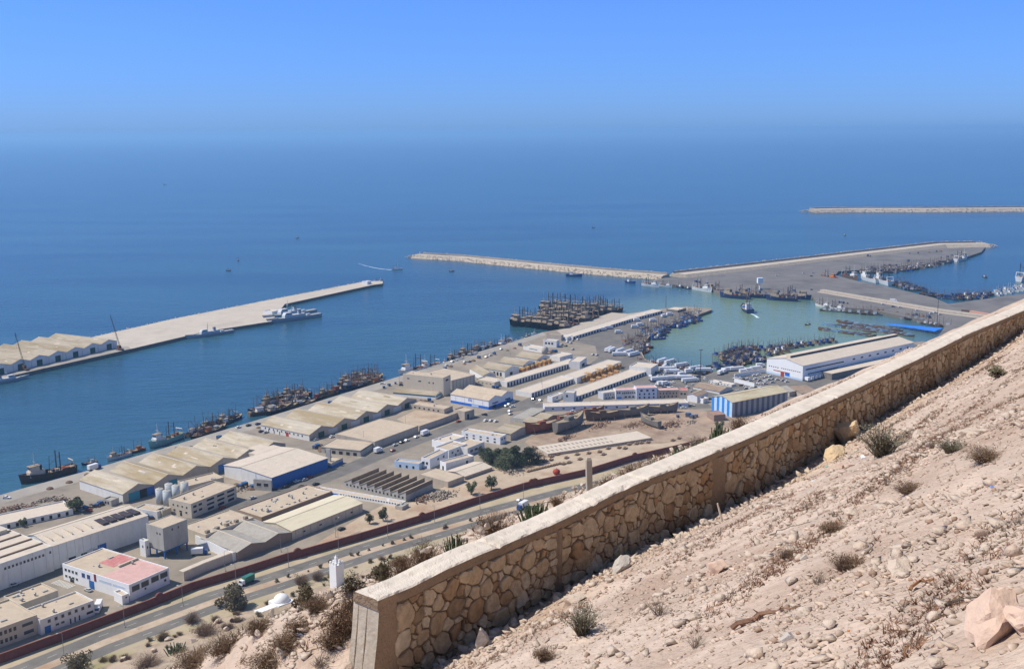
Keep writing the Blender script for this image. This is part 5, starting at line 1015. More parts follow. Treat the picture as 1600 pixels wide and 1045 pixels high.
cars('at the kerb of the blue warehouse', 'cars before the blue warehouse', [(D(780, 915), 'white', along), (D(835, 905), 'silver', along), (D(875, 885), 'red', along), (D(735, 935), 'black', along), (D(815, 955), 'black', along), (D(610, 975), 'dark blue', along)])
cars('along the flat beige warehouse', 'cars along the flat warehouse', [(H(272, 742), 'silver', along), (H(322, 722), 'black', along), (H(360, 708), 'white', along), (H(430, 682), 'white', along), (H(255, 782), 'red', along)])
cars('by the street junction', 'cars by the junction', [(H(1150, 420), 'white', along), (H(1120, 440), 'white', along), (H(1098, 452), 'silver', along), (H(1125, 490), 'white', along), (H(1128, 512), 'silver', along), (H(1300, 400), 'black', along), (H(1352, 410), 'white', along), (H(945, 560), 'white', along), (H(985, 560), 'silver', along), (H(1020, 565), 'white', along), (H(935, 515), 'black', acr)])
cars('in the lane behind the shipyard', 'cars behind the shipyard', [(K(200, 285), 'dark blue', 0), (K(360, 303), 'white', 0), (K(385, 275), 'silver', 0), (K(470, 290), 'white', 0), (K(600, 268), 'silver', 0), (K(640, 305), 'white', 0), (K(685, 303), 'white', 0), (K(795, 272), 'silver', 0), (K(1015, 232), 'white', 0), (K(1240, 258), 'silver', 0), (K(715, 270), 'dark blue', 0), (K(850, 268), 'black', 0)])
cars('on the quay apron behind the middle transit shed', 'cars on the quay apron', [(D(345, 515), 'white', along), (D(420, 500), 'black', along), (D(515, 545), 'black', along), (D(548, 552), 'silver', along), (D(490, 490), 'dark blue', along), (B(50, 562), 'white', 0), (D(920, 605), 'white', along), (D(1040, 585), 'white', along)])
cars('on the quay above the gabled sheds', 'cars above the gabled sheds', [(H(180, 285), 'white', 0), (H(320, 295), 'black', 0), (H(655, 150), 'white', along), (H(790, 125), 'white', along), (H(825, 122), 'dark blue', along), (H(950, 88), 'white', along), (H(980, 75), 'white', along), (H(1060, 30), 'white', along), (H(1005, 52), 'silver', along), (H(698, 122), 'silver', along)])
cars('in the white packed car park beside the market hall', 'cars in the market car park', [(Mm(x, y), c, rad(rz)) for x, y, c, rz in ((850, 320, 'white', 20), (880, 315, 'white', 20), (905, 335, 'silver', 110), (940, 330, 'white', 20), (970, 325, 'white', 20), (860, 345, 'white', 20), (890, 355, 'silver', 20), (925, 360, 'white', 110), (960, 350, 'white', 20), (990, 345, 'silver', 20), (1020, 350, 'white', 20), (880, 375, 'white', 20), (930, 380, 'white', 20), (985, 370, 'silver', 20), (1090, 365, 'white', 30), (1060, 355, 'silver', 30), (800, 345, 'white', 20), (820, 360, 'silver', 20))])
cars('near the lower left plant', 'cars near the lower left plant', [(C(655, 465), 'silver', acr), (C(515, 290), 'black', along), (C(110, 425), 'silver', along), (B(600, 655), 'silver', acr), (B(660, 655), 'red', acr), (E(1110, 605), 'black', along), (E(1345, 375), 'white', acr), (E(1450, 400), 'white', acr), (I(100, 565), 'white', acr), (I(215, 595), 'white', acr)])
ls = [CARS['silver'].at(gp(I(1195, 582), Z + .06), along + .05, 'silver car driving right on the upper carriageway near the concrete post', 'car')]
def lorries(pr, desc, group, cat, items):
    ls = [pr.at(gp(p, Z + .06), rad(a), None, cat) for p, a in items]
    if len(ls) > 20:
        for o in ls: o['label'] = desc.replace(', #', ''); o['group'] = group
    else: ordinal(ls, desc, group)
lorries(T10, 'long white articulated lorry in the basin truck park, #', 'lorries in the truck park', 'lorry', [(J(905, 515), 60), (J(930, 520), 60), (J(990, 525), 55), (J(1050, 535), 50), (J(1090, 550), 45), (J(985, 550), 5), (J(1300, 600), 50), (J(1360, 608), 45), (J(1445, 632), 30), (J(1340, 660), 0), (J(1375, 680), 0), (J(1275, 735), 20), (J(1385, 725), 10), (Mm(365, 365), 15), (Mm(325, 345), 0), (Mm(410, 275), 30), (Mm(470, 288), 0), (Mm(650, 285), 30), (Mm(715, 280), 20)])
lorries(T5, 'white box truck in the basin truck park, #', 'box trucks in the truck park', 'truck', [(J(1215, 728), 80), (J(1320, 770), 30), (J(1290, 770), 30), (Mm(305, 320), 30), (Mm(355, 298), 20), (Mm(180, 265), 60), (Mm(210, 300), 20), (Mm(590, 310), 60), (Mm(620, 300), 60), (Mm(760, 300), 20), (Mm(800, 290), 20), (Mm(840, 280), 20), (Mm(870, 275), 20), (Mm(885, 255), 10)])
lorries(T5, 'white truck in the tight row before the market hall canopy, #', 'trucks before the canopy', 'truck', [(Mm(1240 + 26 * k, 358 - 7.5 * k), 110) for k in range(13)])
lorries(T5, 'white or pale truck on the boat wharf beside the arcaded shed, #', 'trucks on the boat wharf', 'truck', [(J(860, 365), 30), (J(905, 352), 20), (J(975, 385), 10), (J(1135, 330), 15), (J(1095, 345), 10), (J(1190, 258), 10), (J(1230, 298), 15), (J(1110, 295), 20), (J(1355, 252), 20), (J(1312, 265), 40)])
cars('on the road by the arcaded wharf shed', 'cars by the wharf shed', [(J(600, 450), 'white', along), (J(640, 440), 'silver', along), (J(680, 432), 'white', along), (J(560, 470), 'silver', along), (J(625, 458), 'silver', along), (J(590, 480), 'black', along), (J(640, 505), 'silver', along), (J(790, 545), 'silver', along), (J(820, 548), 'silver', along), (J(1020, 320), 'dark blue', along)])
truck(5.5, vwhite).at(gp(H(490, 665), Z + .06), along, 'white box truck parked along the blank wall of the flat beige warehouse', 'truck')
truck(4.2, vwhite, name='delivery_van').at(gp(H(140, 795), Z + .06), along, 'white van parked at the corner of the dark fascia front hall', 'van')
truck(5.5, vwhite).at(gp(C(735, 600), Z + .06), rad(-80), 'white truck parked beside the workshop with the blue corner door', 'truck')
truck(5.5, vwhite, 'blue').at(gp(E(40, 790), Z + .06), rad(10), 'white box truck parked beside the raised concrete silo', 'truck')
truck(5.5, hc('green'), 'white').at(gp(G(420, 402), Z + .08), along + math.pi, 'dark green loaded truck with white cab driving left on the main road', 'truck')
truck(6.0, vwhite, 'blue').at(gp(I(1225, 630), Z + .08), along + math.pi, 'white truck with blue cab driving left on the lower carriageway', 'truck')
truck(6.0, vwhite, 'blue').at(gp(B(690, 350), Z + .06), along, 'white truck with blue cab on the quay beside the near transit shed', 'truck')
truck(8.0, hc('brown'), 'red').at(gp(N(1085, 612), Z + .06), rad(-30), 'reddish brown lorry by the salmon wall on the inner mole', 'truck')
truck(6.0, vwhite).at(gp(N(545, 530), Z + .06), rad(-30), 'white truck beside the retaining wall on the inner mole', 'truck')
cars('on the inner mole road', 'cars on the inner mole', [(N(550, 568), 'dark blue', 0), (N(600, 572), 'white', 0), (N(730, 595), 'white', 0), (N(830, 618), 'white', .3), (N(860, 612), 'white', .3), (N(895, 626), 'white', .3), (N(475, 550), 'white', 0)])
cars('on the wide asphalt mole', 'cars on the asphalt mole', [((1256, 427.5), 'white', 0), ((1271, 427), 'silver', 0), ((1268, 432), 'black', 0), ((1214, 431), 'white', 0), ((968, 424), 'silver', 0), ((922, 423.5), 'white', 0), ((1268, 453), 'dark blue', 1)])
rr = random.Random(50); it = []
sp = [gp(p) for p in street_px]
for i in range(1, len(sp) - 1):
    t = (sp[i + 1] - sp[i]); L_ = t.length; t.normalize(); nn = Vector((-t.y, t.x, 0)); x = rr.uniform(2, 12)
    while x < L_ - 4:
        if rr.random() < .5: it.append((proj(sp[i] + t * x + nn * rr.choice((-5.2, 5.2, 5.2)) + Vector((0, 0, .06))), rr.choice(['white', 'white', 'silver', 'dark blue', 'black', 'red']), math.atan2(t.y, t.x)))
        x += rr.uniform(5.5, 22)
cars('parked along the harbour street', 'cars along the harbour street', it)
it = []
for k in range(46):
    u, v = rr.uniform(1000, 1110), rr.uniform(578, 622)
    if v > 575 + (u - 1000) * .12: it.append(((u, v), rr.choice(['white', 'white', 'silver', 'dark blue']), rr.uniform(0, 3.1)))
for k in range(30): it.append(((rr.uniform(1100, 1190), rr.uniform(590, 612)), rr.choice(['white', 'silver', 'white', 'black']), rr.uniform(0, 3.1)))
cars('scattered over the basin truck park', 'cars over the truck park', it)
def gear(kind):
    def mk():
        o = None; rg = random.Random(kind)
        if kind == 'net_heap':
            o = MB().lathe([(2.2, 0), (2.0, .5), (1.3, 1.0), (.5, 1.3)], 9).build('net_heap', mat('brown_net', (.16, .10, .065), var=.4, scale=2))
        else:
            o = empty('pallet_stack', (0, 0, 0))
            for q in range(3): MB().box(-1.1 + .1 * rg.random(), -1.1, q * .75, 1.1, 1.1 - .15 * rg.random(), q * .75 + .68).build('pallet_load', (gwood, wood, mat('blue_crates', (.05, .13, .3), var=.3))[q], o)
        return o
    return Proto(mk)
GN, GP_ = gear('net_heap'), gear('pallet_stack'); wl = [gp(p) for p in [(60, 767), (126, 747), (282, 702), (435, 657), (620, 600), (743, 562), (820, 538)]]
for i in range(len(wl) - 1):
    t = wl[i + 1] - wl[i]; L_ = t.length; t.normalize(); nn = Vector((t.y, -t.x, 0)); x = rr.uniform(2, 9)
    while x < L_:
        k_ = rr.random() < .55; o = (GN if k_ else GP_).at(wl[i] + t * x + nn * rr.uniform(-3, 4), rr.uniform(0, 3), None, 'net heap' if k_ else 'pallets', scale=rr.uniform(.7, 1.3))
        o['label'] = 'brown heap of nets dropped on the pale quay apron along the waterfront' if k_ else 'stack of loaded pallets standing on the pale quay apron along the waterfront'; o['group'] = 'net heaps on the quay apron' if k_ else 'pallet stacks on the quay apron'
        x += rr.uniform(7, 22)
def strew(items, where, group):
    for (p, q, n_, jit) in items:
        a, b = gp(p), gp(q)
        for i in range(n_):
            k_ = rr.random() < .45; o = (GN if k_ else GP_).at(a + (b - a) * rr.random() + Vector((rr.uniform(-jit, jit), rr.uniform(-jit, jit), .03)), rr.uniform(0, 3), None, 'net heap' if k_ else 'pallets', scale=rr.uniform(.7, 1.4))
            o['label'] = ('brown heap of nets ' if k_ else 'stack of loaded pallets ') + where; o['group'] = ('net heaps ' if k_ else 'pallet stacks ') + group
strew([((1135, 455), (1262, 457), 16, 12), ((1320, 426), (1500, 399), 20, 9), ((1310, 473), (1455, 497), 16, 4), ((1350, 402), (1480, 392), 8, 6), ((1070, 440), (1120, 446), 6, 4)], 'strewn over the asphalt of the outer mole', 'on the outer mole')
strew([(E(340, 285), E(480, 300), 9, 2), (B(1150, 690), B(1080, 730), 6, 2), (D(900, 640), D(1000, 690), 8, 2.5), (H(280, 470), H(400, 430), 8, 2), (H(880, 330), H(1060, 320), 6, 2), (J(470, 520), J(540, 545), 6, 3), (K(1150, 350), K(1300, 340), 8, 4), (B(620, 640), B(740, 620), 7, 3), (H(380, 410), H(640, 430), 5, 2)], 'lying in the yards between the port sheds', 'in the yards between the sheds')
# mobile cranes on the naval pier
def crane():
    r = empty('mobile_crane', (0, 0, 0)); MB().box(-4, -1.3, .9, 4, 1.3, 1.7).build('carrier', mat('rust_brown_paint', (.16, .08, .05), var=.3), r); MB().box(-2.6, -1.2, 1.75, .8, 1.2, 4.4).build('cab', MATS['rust_brown_paint'], r)
    for x in (-3, -1, 1, 3):
        for y in (-1.35, 1.05): MB().tube((x, y, .5), (x, y + .3, .5), .5, n=9).build('wheel', rubber, r)
    j = MB(); a, b = Vector((.6, 0, 2.5)), Vector((-13, 3, 31))
    q = [Vector((0, -.5, 0)), Vector((0, .5, 0)), Vector((.7, 0, .6))]
    for o_ in q: j.tube(a + o_, b + o_ * .4, .14)
    for k in range(16): j.tube(a + (b - a) * k / 16 + q[k % 2] * (1 - .6 * k / 16), a + (b - a) * (k + 1) / 16 + q[2] * (1 - .6 * k / 16), .08)
    j.build('lattice_boom', dsteel, r); MB().tube((-2, 0, 4.4), b, .05).tube(b, b + Vector((0, 0, -14)), .05).build('cable', dsteel, r); return r
CR = Proto(crane)
ordinal([CR.at(gp(A(890, 318), Z), rad(150) + math.pi, None, 'crane'), CR.at(gp(A(185, 468), Z), rad(150) + math.pi, None, 'crane')], 'rusty mobile crane with lattice boom on the naval pier, # of two', 'mobile cranes on the naval pier')
# ------------------------------------------------------------------ yard clutter
def crate_stack():
    r = empty('crate_stack', (0, 0, 0))
    for k in range(3): MB().box(-1.5, -2.2, k * 1.25, 1.5, 2.2, k * 1.25 + 1.2).build('crate_layer', mat('orange_crates', (.42, .17, .055), var=.45, scale=1.2) if k % 2 else mat('ochre_crates', (.50, .30, .12), var=.4, scale=1.2), r)
    return r
CS = Proto(crate_stack)
ls = [CS.at(gp(J(705 + 27 * k, 742 - 9.8 * k), Z + .05), along, None, 'crates', scale=1.0 + .2 * (k % 3)) for k in range(11)] 
ordinal(ls, 'stack of orange and yellow crates by the middle store row, #', 'orange crate stacks by the store row')
ls = [CS.at(gp(J(790 + 44 * k, 752 - 16 * k), Z + .05), along, None, 'crates', scale=.9) for k in range(5)]
ordinal(ls, 'lower stack of yellow fish crates before the orange stacks, #', 'front crate stacks')
ls = [CS.at(gp(H(1215 + 32 * k, 198 - 11 * k), Z + .05), along, None, 'crates', scale=1.1) for k in range(7)]
ordinal(ls, 'stack of wooden fish crates beside the small gabled sheds, #', 'crate stacks by the gabled sheds')
def heap(label, cat, p, sx, sy, n, m, seed, name, size=.9, hh=1.6, rz=None):
    """a pile that reads as one mass: lumps and planks thrown over a mound"""
    rr = random.Random(seed); tr = []
    for k in range(n):
        x, y = rr.gauss(0, .42) * sx, rr.gauss(0, .42) * sy; z = hh * max(0, 1 - (x / sx) ** 2 - (y / sy) ** 2) * rr.random(); s_ = size * rr.uniform(.4, 1)
        tr.append(((x, y, z + .1), (s_ * rr.uniform(1, 2.2), s_, s_ * rr.uniform(.4, .8)), rr.random() * 6, rr.uniform(-.4, .4)))
    vs, fs = ROCKS[seed % 6]; o = many(name, vs, fs, tr, m); o.location = gp(p, Z); o.rotation_euler = (0, 0, along if rz is None else rz); o['kind'] = 'stuff'
scrap = mat('rusty_scrap', (.20, .12, .085), var=.5, scale=1.2); gscrap = mat('grey_timber_scrap', (.30, .25, .2), var=.4, scale=1)
heap('', '', B(75, 660), 15, 9, 260, scrap, 1, 'scrap_heap'); heap('', '', B(250, 640), 6, 5, 70, scrap, 2, 'scrap_heap'); heap('', '', B(330, 580), 11, 4, 90, gscrap, 3, 'scrap_heap'); heap('', '', B(450, 580), 6, 3, 50, scrap, 4, 'scrap_heap')
heap('', '', B(690, 625), 9, 3, 60, dsteel, 12, 'scrap_heap')
heap('', '', I(600, 545), 11, 9, 220, gscrap, 5, 'timber_heap', 1.1); heap('', '', I(480, 570), 9, 6, 110, scrap, 6, 'scrap_heap'); heap('', '', I(1140, 375), 4, 7, 70, gscrap, 7, 'stone_heap')
heap('', '', K(300, 500), 12, 4, 90, scrap, 8, 'timber_heap'); heap('', '', K(560, 400), 18, 7, 130, scrap, 9, 'timber_heap', .8, 1); heap('', '', K(800, 400), 14, 6, 110, scrap, 10, 'timber_heap', .8, 1); heap('', '', K(1080, 400), 16, 7, 130, scrap, 11, 'timber_heap', .9, 1.2)
heap('', '', K(1230, 380), 9, 4, 60, gscrap, 13, 'timber_heap', .9, 1); heap('', '', D(380, 970), 7, 4, 60, gscrap, 14, 'rubble_heap', .7, 1.2)
def stone_row():
    r = empty('stone_pallet', (0, 0, 0)); tr = []; rr = random.Random(4)
    for k in range(26): s_ = rr.uniform(.35, .7); tr.append(((rr.uniform(-1.7, 1.7), rr.uniform(-.9, .9), .35 + rr.random() * .9), (s_, s_ * .8, s_ * .7), rr.random() * 6, rr.random()))
    many('stones', *ROCKS[3], tr, mat('quarried_stone', (.33, .24, .17), var=.25), r); MB().box(-1.9, -1.1, .02, 1.9, 1.1, .22).build('pallet', wood, r); return r
SR = Proto(stone_row); ls = []
for x, y in [(310, 645), (390, 620), (410, 655), (200, 635), (245, 620), (475, 610), (555, 600), (585, 620), (620, 575), (700, 570), (745, 575), (775, 545), (830, 540), (865, 535), (915, 530), (1100, 515), (1145, 500), (45, 690), (95, 680), (150, 670), (195, 660), (290, 690), (330, 680)]: ls.append(SR.at(gp(K(x, y), Z + .05), along + random.uniform(-.2, .2), 'brown pallet load of rough stones in the sandy stone yard behind the maroon wall', 'stone stack', 'stone loads in the sandy yard'))
for k in range(12):
    ls.append(SR.at(gp((K(30 + 21 * k, 745 - 5.2 * k)), Z + .05), along, 'pale stone load in the continuous row at the left of the stone yard', 'stone stack', 'row of stone loads', scale=.8))
r = empty('buoy', gp(K(235, 765), Z), 0, 'round red buoy standing in the sandy yard near the maroon wall', 'buoy'); MB().lathe([(.8, 0), (1.9, .7), (2.2, 1.8), (1.7, 2.9), (.5, 3.4)], 14).build('float', red, r, True); MB().tube((0, 0, 3.3), (0, 0, 4.1), .2).build('ring_post', steel, r)
r = empty('blue_tarpaulin', gp(N(690, 722), 1.6), rad(-38), 'long bright blue tarpaulin spread over the skiffs beside the market hall', 'tarpaulin')
r.rotation_euler = (0, 0, seg(N(500, 695), N(850, 735), 1.6)[1]); Lt = seg(N(490, 695), N(880, 740), 1.6)[2]
mb = MB(); n_ = 20
for i in range(n_ + 1):
    t = i / n_
    for j in range(5): mb.v.append(((t - .5) * Lt, (j / 4 - .5) * (4 + 20 * t), 1.6 + .5 * noise.noise(Vector((t * 9, j, 3))) - abs(j - 2) * .25))
mb.f = [(i * 5 + j, i * 5 + j + 5, i * 5 + j + 6, i * 5 + j + 1) for i in range(n_) for j in range(4)]
mb.build('sheet', mat('blue_tarp_plastic', (.03, .20, .70), rough=.45, var=.15), r, True)
for x in (-.3, 0, .3): MB().tube((x * Lt, 0, -1.5), (x * Lt, 0, 1.9), .15).build('support_post', steel, r)
# ------------------------------------------------------------------ hillside and foreground
from mathutils.bvhtree import BVHTree
AZW = rad(37); dW = Vector((math.sin(AZW), math.cos(AZW), 0)); nW = Vector((math.cos(AZW), -math.sin(AZW), 0)); P0 = Vector((-.9, 13.2, 0))
def hitw(u, v, off=0):
    r = ray(u, v); t = (P0.dot(nW) + off) / r.dot(nW); q = r * t; return (q - P0).dot(dW), q.z
_top = sorted(hitw(*p) for p in [(589, 935), (640, 915), (695, 887), (745, 865), (795, 845), (875, 811), (960, 769), (1010, 747), (1075, 722), (1135, 697), (1175, 680), (1256, 643), (1335, 607), (1391, 580), (1430, 562), (1512, 521), (1600, 484)])
_bas = sorted(hitw(*p) for p in [(600, 1090), (690, 1035), (880, 922), (1000, 862), (1180, 775), (1380, 652), (1500, 583), (1600, 517)])
S0, SE = _top[0][0], 62.0
_top += [(SE, _top[-1][1] - .03 * (SE - _top[-1][0]))]; _bas = [(-30, -6.75), (-8, -6.95)] + _bas + [(SE, _bas[-1][1] - .025 * (SE - _bas[-1][0])), (140, -11.5)]
TS, TZ = zip(*_top); BS, BZ = zip(*_bas)
ztop = lambda s: float(np.interp(s, TS, TZ)); zbas = lambda s: float(np.interp(s, BS, BZ))
def smst(a, b, x): t = min(1, max(0, (x - a) / (b - a))); return t * t * (3 - 2 * t)
def hill(s, q):
    """height (relative to the camera) of the near hillside: s along the stone wall, q uphill from its face"""
    n1 = noise.noise(Vector((s * .22, q * .22, 1.3))); n2 = noise.noise(Vector((s * .9, q * .9, 7.1))); n3 = noise.noise(Vector((s * 3.1, q * 3.1, 3.7)))
    if q >= 0: z = zbas(s) + .6 * q + .055 * math.sin(5.46 * (q + .45 * noise.noise(Vector((s * .12, q * .2, 5))))) * min(1, q) * (.4 + noise.noise(Vector((s * .2, q * .5, 15)))) + (.12 * n1 * min(1, q / 2) + .05 * n2 + .02 * n3) * min(1, .3 + q)
    elif q > -.33: z = zbas(s)
    else:
        a = ztop(max(S0, min(s, SE))) - .38; k = -q - .45
        f = a - .33 * min(max(k, 0), 1.5) - .60 * max(k - 1.5, 0)
        g = zbas(min(s, S0)) + .54 * q
        w_ = smst(-3.0, -.2, s); z = g * (1 - w_) + f * w_
        z += .28 * n1 * min(1, -q / 2) + .10 * n2 + .05 * n3
    return z
def hp(s, q, dz=0): p = P0 + dW * s + nW * q; return Vector((p.x, p.y, CAMH + hill(s, q) + dz))
soil = mat('stony_soil', (.54, .42, .33), var=.2, scale=1.6, stain=(.36, .25, .18), stain_scale=.5, stain_lo=.46, stain_hi=.64, stain_amt=.8, bump=1, bump_scale=16)
def gridmesh(ss, qs, fn):
    mb = MB(); nq = len(qs); mb.v = [tuple(fn(s, q)) for s in ss for q in qs]
    mb.f = [(i * nq + j, (i + 1) * nq + j, (i + 1) * nq + j + 1, i * nq + j + 1) for i in range(len(ss) - 1) for j in range(nq - 1)]; return mb
def ramp(*segs):
    out = []
    for a, b, st in segs: out += list(np.arange(a, b - st * .5, st))
    return out + [segs[-1][1]]
CREST = -14.0
mb = gridmesh(ramp((-24, -12, .35), (-12, 8, .13), (8, 24, .25), (24, 64, .6)), ramp((CREST, -3, .35), (-3, -.44, .16)) [:-1] + [-.44, -.36, -.3, -.15] + ramp((0, 10, .13), (10, 26, .9)), hp)
near = mb.build('hillside', soil, None, True); near['kind'] = 'structure'; bvhN = BVHTree.FromPolygons([Vector(v) for v in mb.v], mb.f)
# outer rim and the long slope down to the road
slope = mat('scrubby_slope', (.40, .31, .225), var=.2, scale=.12, stain=(.22, .17, .095), stain_scale=.05, stain_lo=.46, stain_hi=.66, bump=.6, bump_scale=1.2)
FT = off(UP, 21.5); FL = [0]
for a, b in zip(FT, FT[1:]): FL.append(FL[-1] + (b - a).length)
def foot(t): x = t * FL[-1]; return Vector((float(np.interp(x, FL, [p.x for p in FT])), float(np.interp(x, FL, [p.y for p in FT])), 2.4))
def far_pt(i, j):
    t = i; g = j; s = -24 + 88 * min(1, max(0, (t - .12) / .60)); c = hp(s, CREST); f = foot(t)
    if t < .12: c = c - dW * (0.12 - t) * 900
    if t > .72: c = c + dW * (t - .72) * 900; c.z -= (t - .72) * 330
    p = c + (f - c) * g; z = c.z + (f.z - c.z) * (1 - (1 - g) ** 1.38) 
    nz = noise.noise(Vector((p.x * .02, p.y * .02, 0))) * 6 + noise.noise(Vector((p.x * .08, p.y * .08, 4))) * 1.6
    return Vector((p.x, p.y, z + nz * math.sin(math.pi * min(1, g)) ** .7 - .05 * (g == 0)))
mb = gridmesh([k / 140 for k in range(141)], [(k / 90) for k in range(91)], far_pt)
fo = mb.build('hill_slope', slope, None, True); fo['kind'] = 'structure'; bvhF = BVHTree.FromPolygons([Vector(v) for v in mb.v], mb.f)
back = gridmesh([-24, -10, 5, 20, 40, 64], [26, 60, 140], lambda s, q: (hp(s, q) if q < 30 else hp(s, 26) + nW * (q - 26) + Vector((0, 0, (q - 26) * .15)))); tag(back.build('hilltop', soil), kind='structure')
EYE = Vector((0, 0, CAMH))
def on_hill(u, v):
    d = ray(u, v).normalized(); a = bvhN.ray_cast(EYE, d); b = bvhF.ray_cast(EYE, d)
    return a[0] if a[0] is not None and (b[0] is None or a[3] < b[3]) else b[0]
# ---- the stone wall
wallo = empty('stone_wall', P0 + dW * 0 + Vector((0, 0, CAMH + zbas(0))), 0, 'long rubble stone wall with pale concrete capping running across the hillside', 'wall'); WO = wallo.location
def wp3(s, q, z): p = P0 + dW * s + nW * q - WO; return (p.x, p.y, CAMH + z - WO.z)
mortar = mat('wall_mortar', (.235, .17, .112), var=.22, scale=3, stain=(.19, .13, .085), stain_scale=1.2, stain_lo=.45, stain_hi=.65, bump=1, bump_scale=25)
capm = mat('weathered_capping', (.66, .58, .49), var=.09, scale=2.5, stain=(.43, .36, .28), stain_scale=1.1, stain_lo=.52, stain_hi=.74, stain_amt=.7, bump=.5, bump_scale=45)
rend_shade = mat('wall_render_and_shade', (.28, .20, .135), var=.16, scale=2, stain=(.25, .18, .12), stain_scale=1.5, stain_lo=.45, stain_hi=.7, bump=.8, bump_scale=22)  # render of the pilasters; also paints the shade on fascia and pier
ss = ramp((S0 + .28, 20, .12), (20, SE, .4)); CT = .135
mb = MB(); hs = [0, .25, .5, .75, 1]
for s in ss:
    zb, zt = zbas(s) - .45, ztop(s) - CT
    for h in hs: mb.v.append(wp3(s, .012 * noise.noise(Vector((s * 4, h * 6, 0))), zb + (zt - zb) * h))
    mb.v += [wp3(s, -.46, zt), wp3(s, -.46, zb - .6)]
k = len(hs) + 2
for i in range(len(ss) - 1):
    for j in range(k - 1): mb.f.append((i * k + j, (i + 1) * k + j, (i + 1) * k + j + 1, i * k + j + 1))
mb.build('mortar_core', mortar, wallo)
mb = MB(); sc_ = ramp((S0 - .02, 22, .07), (22, SE, .25)); prof = [(.035, -CT - .002), (.04, -.06), (.035, -.012), (.0, 0), (-.12, .006), (-.25, .0), (-.38, .005), (-.49, 0), (-.53, -.02), (-.53, -CT)]
for s in sc_:
    z0 = ztop(s)
    for i, (q, dz) in enumerate(prof):
        e = noise.noise(Vector((s * 5, i * 1.7, 2))) * .016 + noise.noise(Vector((s * 17, i * 2.9, 5))) * .012 + noise.noise(Vector((s * 1.1, i * .5, 8))) * .02
        chip = max(0, noise.noise(Vector((s * 2.3, 9, 0))) - .2) * .12 if i in (1, 2, 3, 7, 8) else 0
        wq = q * float(np.interp(s, [-1, 4, 8], [.76, .8, 1.0])) if q < 0 else q; jt = .022 if min(abs(s - x_) for x_ in (1.1, 3.6, 5.3, 8.2, 10.9, 14.5, 18)) < .04 else 0
        mb.v.append(wp3(s, wq + e - chip * .5, z0 + dz + e * .7 - chip * .5 - jt * (2 <= i <= 8)))
k = len(prof)
for i in range(len(sc_) - 1):
    for j in range(k - 1): mb.f.append((i * k + j, (i + 1) * k + j, (i + 1) * k + j + 1, i * k + j + 1))
    mb.f.append((i * k + k - 1, (i + 1) * k + k - 1, (i + 1) * k, i * k))
mb.f += [tuple(range(k))]
cape = mb.build('capping', capm, wallo); cape.data.materials.append(rend_shade)
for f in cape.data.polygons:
    if f.index % k in (0, 1, k - 1): f.material_index = 1  # coping fascia and underside: shade put into the colour with darker render
# voronoi rubble facing: every stone a chamfered block standing proud of the mortar
stm = bpy.data.materials.new('rubble_stone'); stm.use_nodes = True; nt = stm.node_tree; n = nt.nodes; l = nt.links; bs = n['Principled BSDF']; bs.inputs['Roughness'].default_value = .9; bs.inputs['Specular IOR Level'].default_value = .2
ge = n.new('ShaderNodeNewGeometry'); cr = n.new('ShaderNodeValToRGB'); e = cr.color_ramp.elements; e[0].position = 0; e[0].color = (.48, .36, .24, 1); e[1].position = 1; e[1].color = (.30, .215, .14, 1)
for p_, c_ in ((.25, (.56, .44, .30, 1)), (.45, (.42, .295, .18, 1)), (.6, (.60, .50, .37, 1)), (.78, (.44, .32, .20, 1)), (.9, (.40, .25, .14, 1))): x = e.new(p_); x.color = c_
l.new(ge.outputs['Random Per Island'], cr.inputs[0]); tc = n.new('ShaderNodeTexCoord'); no = n.new('ShaderNodeTexNoise'); no.inputs['Scale'].default_value = 7; no.inputs['Detail'].default_value = 8; no.inputs['Roughness'].default_value = .7; l.new(tc.outputs['Object'], no.inputs['Vector'])
mr = n.new('ShaderNodeMapRange'); mr.inputs['From Min'].default_value = .25; mr.inputs['From Max'].default_value = .75; mr.inputs['To Min'].default_value = .55; mr.inputs['To Max'].default_value = 1.25; l.new(no.outputs['Fac'], mr.inputs['Value'])
mx = n.new('ShaderNodeMixRGB'); mx.blend_type = 'MULTIPLY'; mx.inputs[0].default_value = 1; l.new(cr.outputs[0], mx.inputs[1]); l.new(mr.outputs[0], mx.inputs[2]); l.new(mx.outputs[0], bs.inputs['Base Color'])
bp = n.new('ShaderNodeBump'); bp.inputs['Strength'].default_value = .9; bp.inputs['Distance'].default_value = .03; l.new(no.outputs['Fac'], bp.inputs['Height']); l.new(bp.outputs[0], bs.inputs['Normal'])
PIL = [(hitw(872, 850)[0], .13), (hitw(1122, 760)[0], .40), (hitw(1258, 690)[0], .12), (hitw(1304, 660)[0], .10), (hitw(1392, 620)[0], .16), (hitw(1440, 600)[0], .08), (hitw(1482, 570)[0], .2), (34, .2), (44, .2)]
pb = []
for s_, w_ in PIL:
    mb = MB(); ys = [s_ - w_, s_ - w_ * .3, s_ + w_ * .3, s_ + w_]
    vs = []
    for h in (0, .3, .6, .85, 1):
        for i, y in enumerate(ys): zb, zt = zbas(y) - .3, ztop(y) - CT; vs.append(wp3(y + .02 * noise.noise(Vector((y, h * 9, 1))), (.055 if i in (1, 2) else -.01) + .012 * noise.noise(Vector((y * 9, h * 9, 5))), zb + (zt - zb) * h))
    mb.add(vs, [(r * 4 + c_, r * 4 + c_ + 1, r * 4 + c_ + 5, r * 4 + c_ + 4) for r in range(4) for c_ in range(3)]); mb.build('pilaster', rend_shade, wallo)
rr = random.Random(11); sites = []; HT = 1.34; cells = {}
def free(x, y, r):
    for i in range(int((x - .5) / .4), int((x + .5) / .4) + 1):
        for (a, b, c) in cells.get(i, ()):
            if (a - x) ** 2 + (b - y) ** 2 < ((c + r) * .93) ** 2: return False
    return True
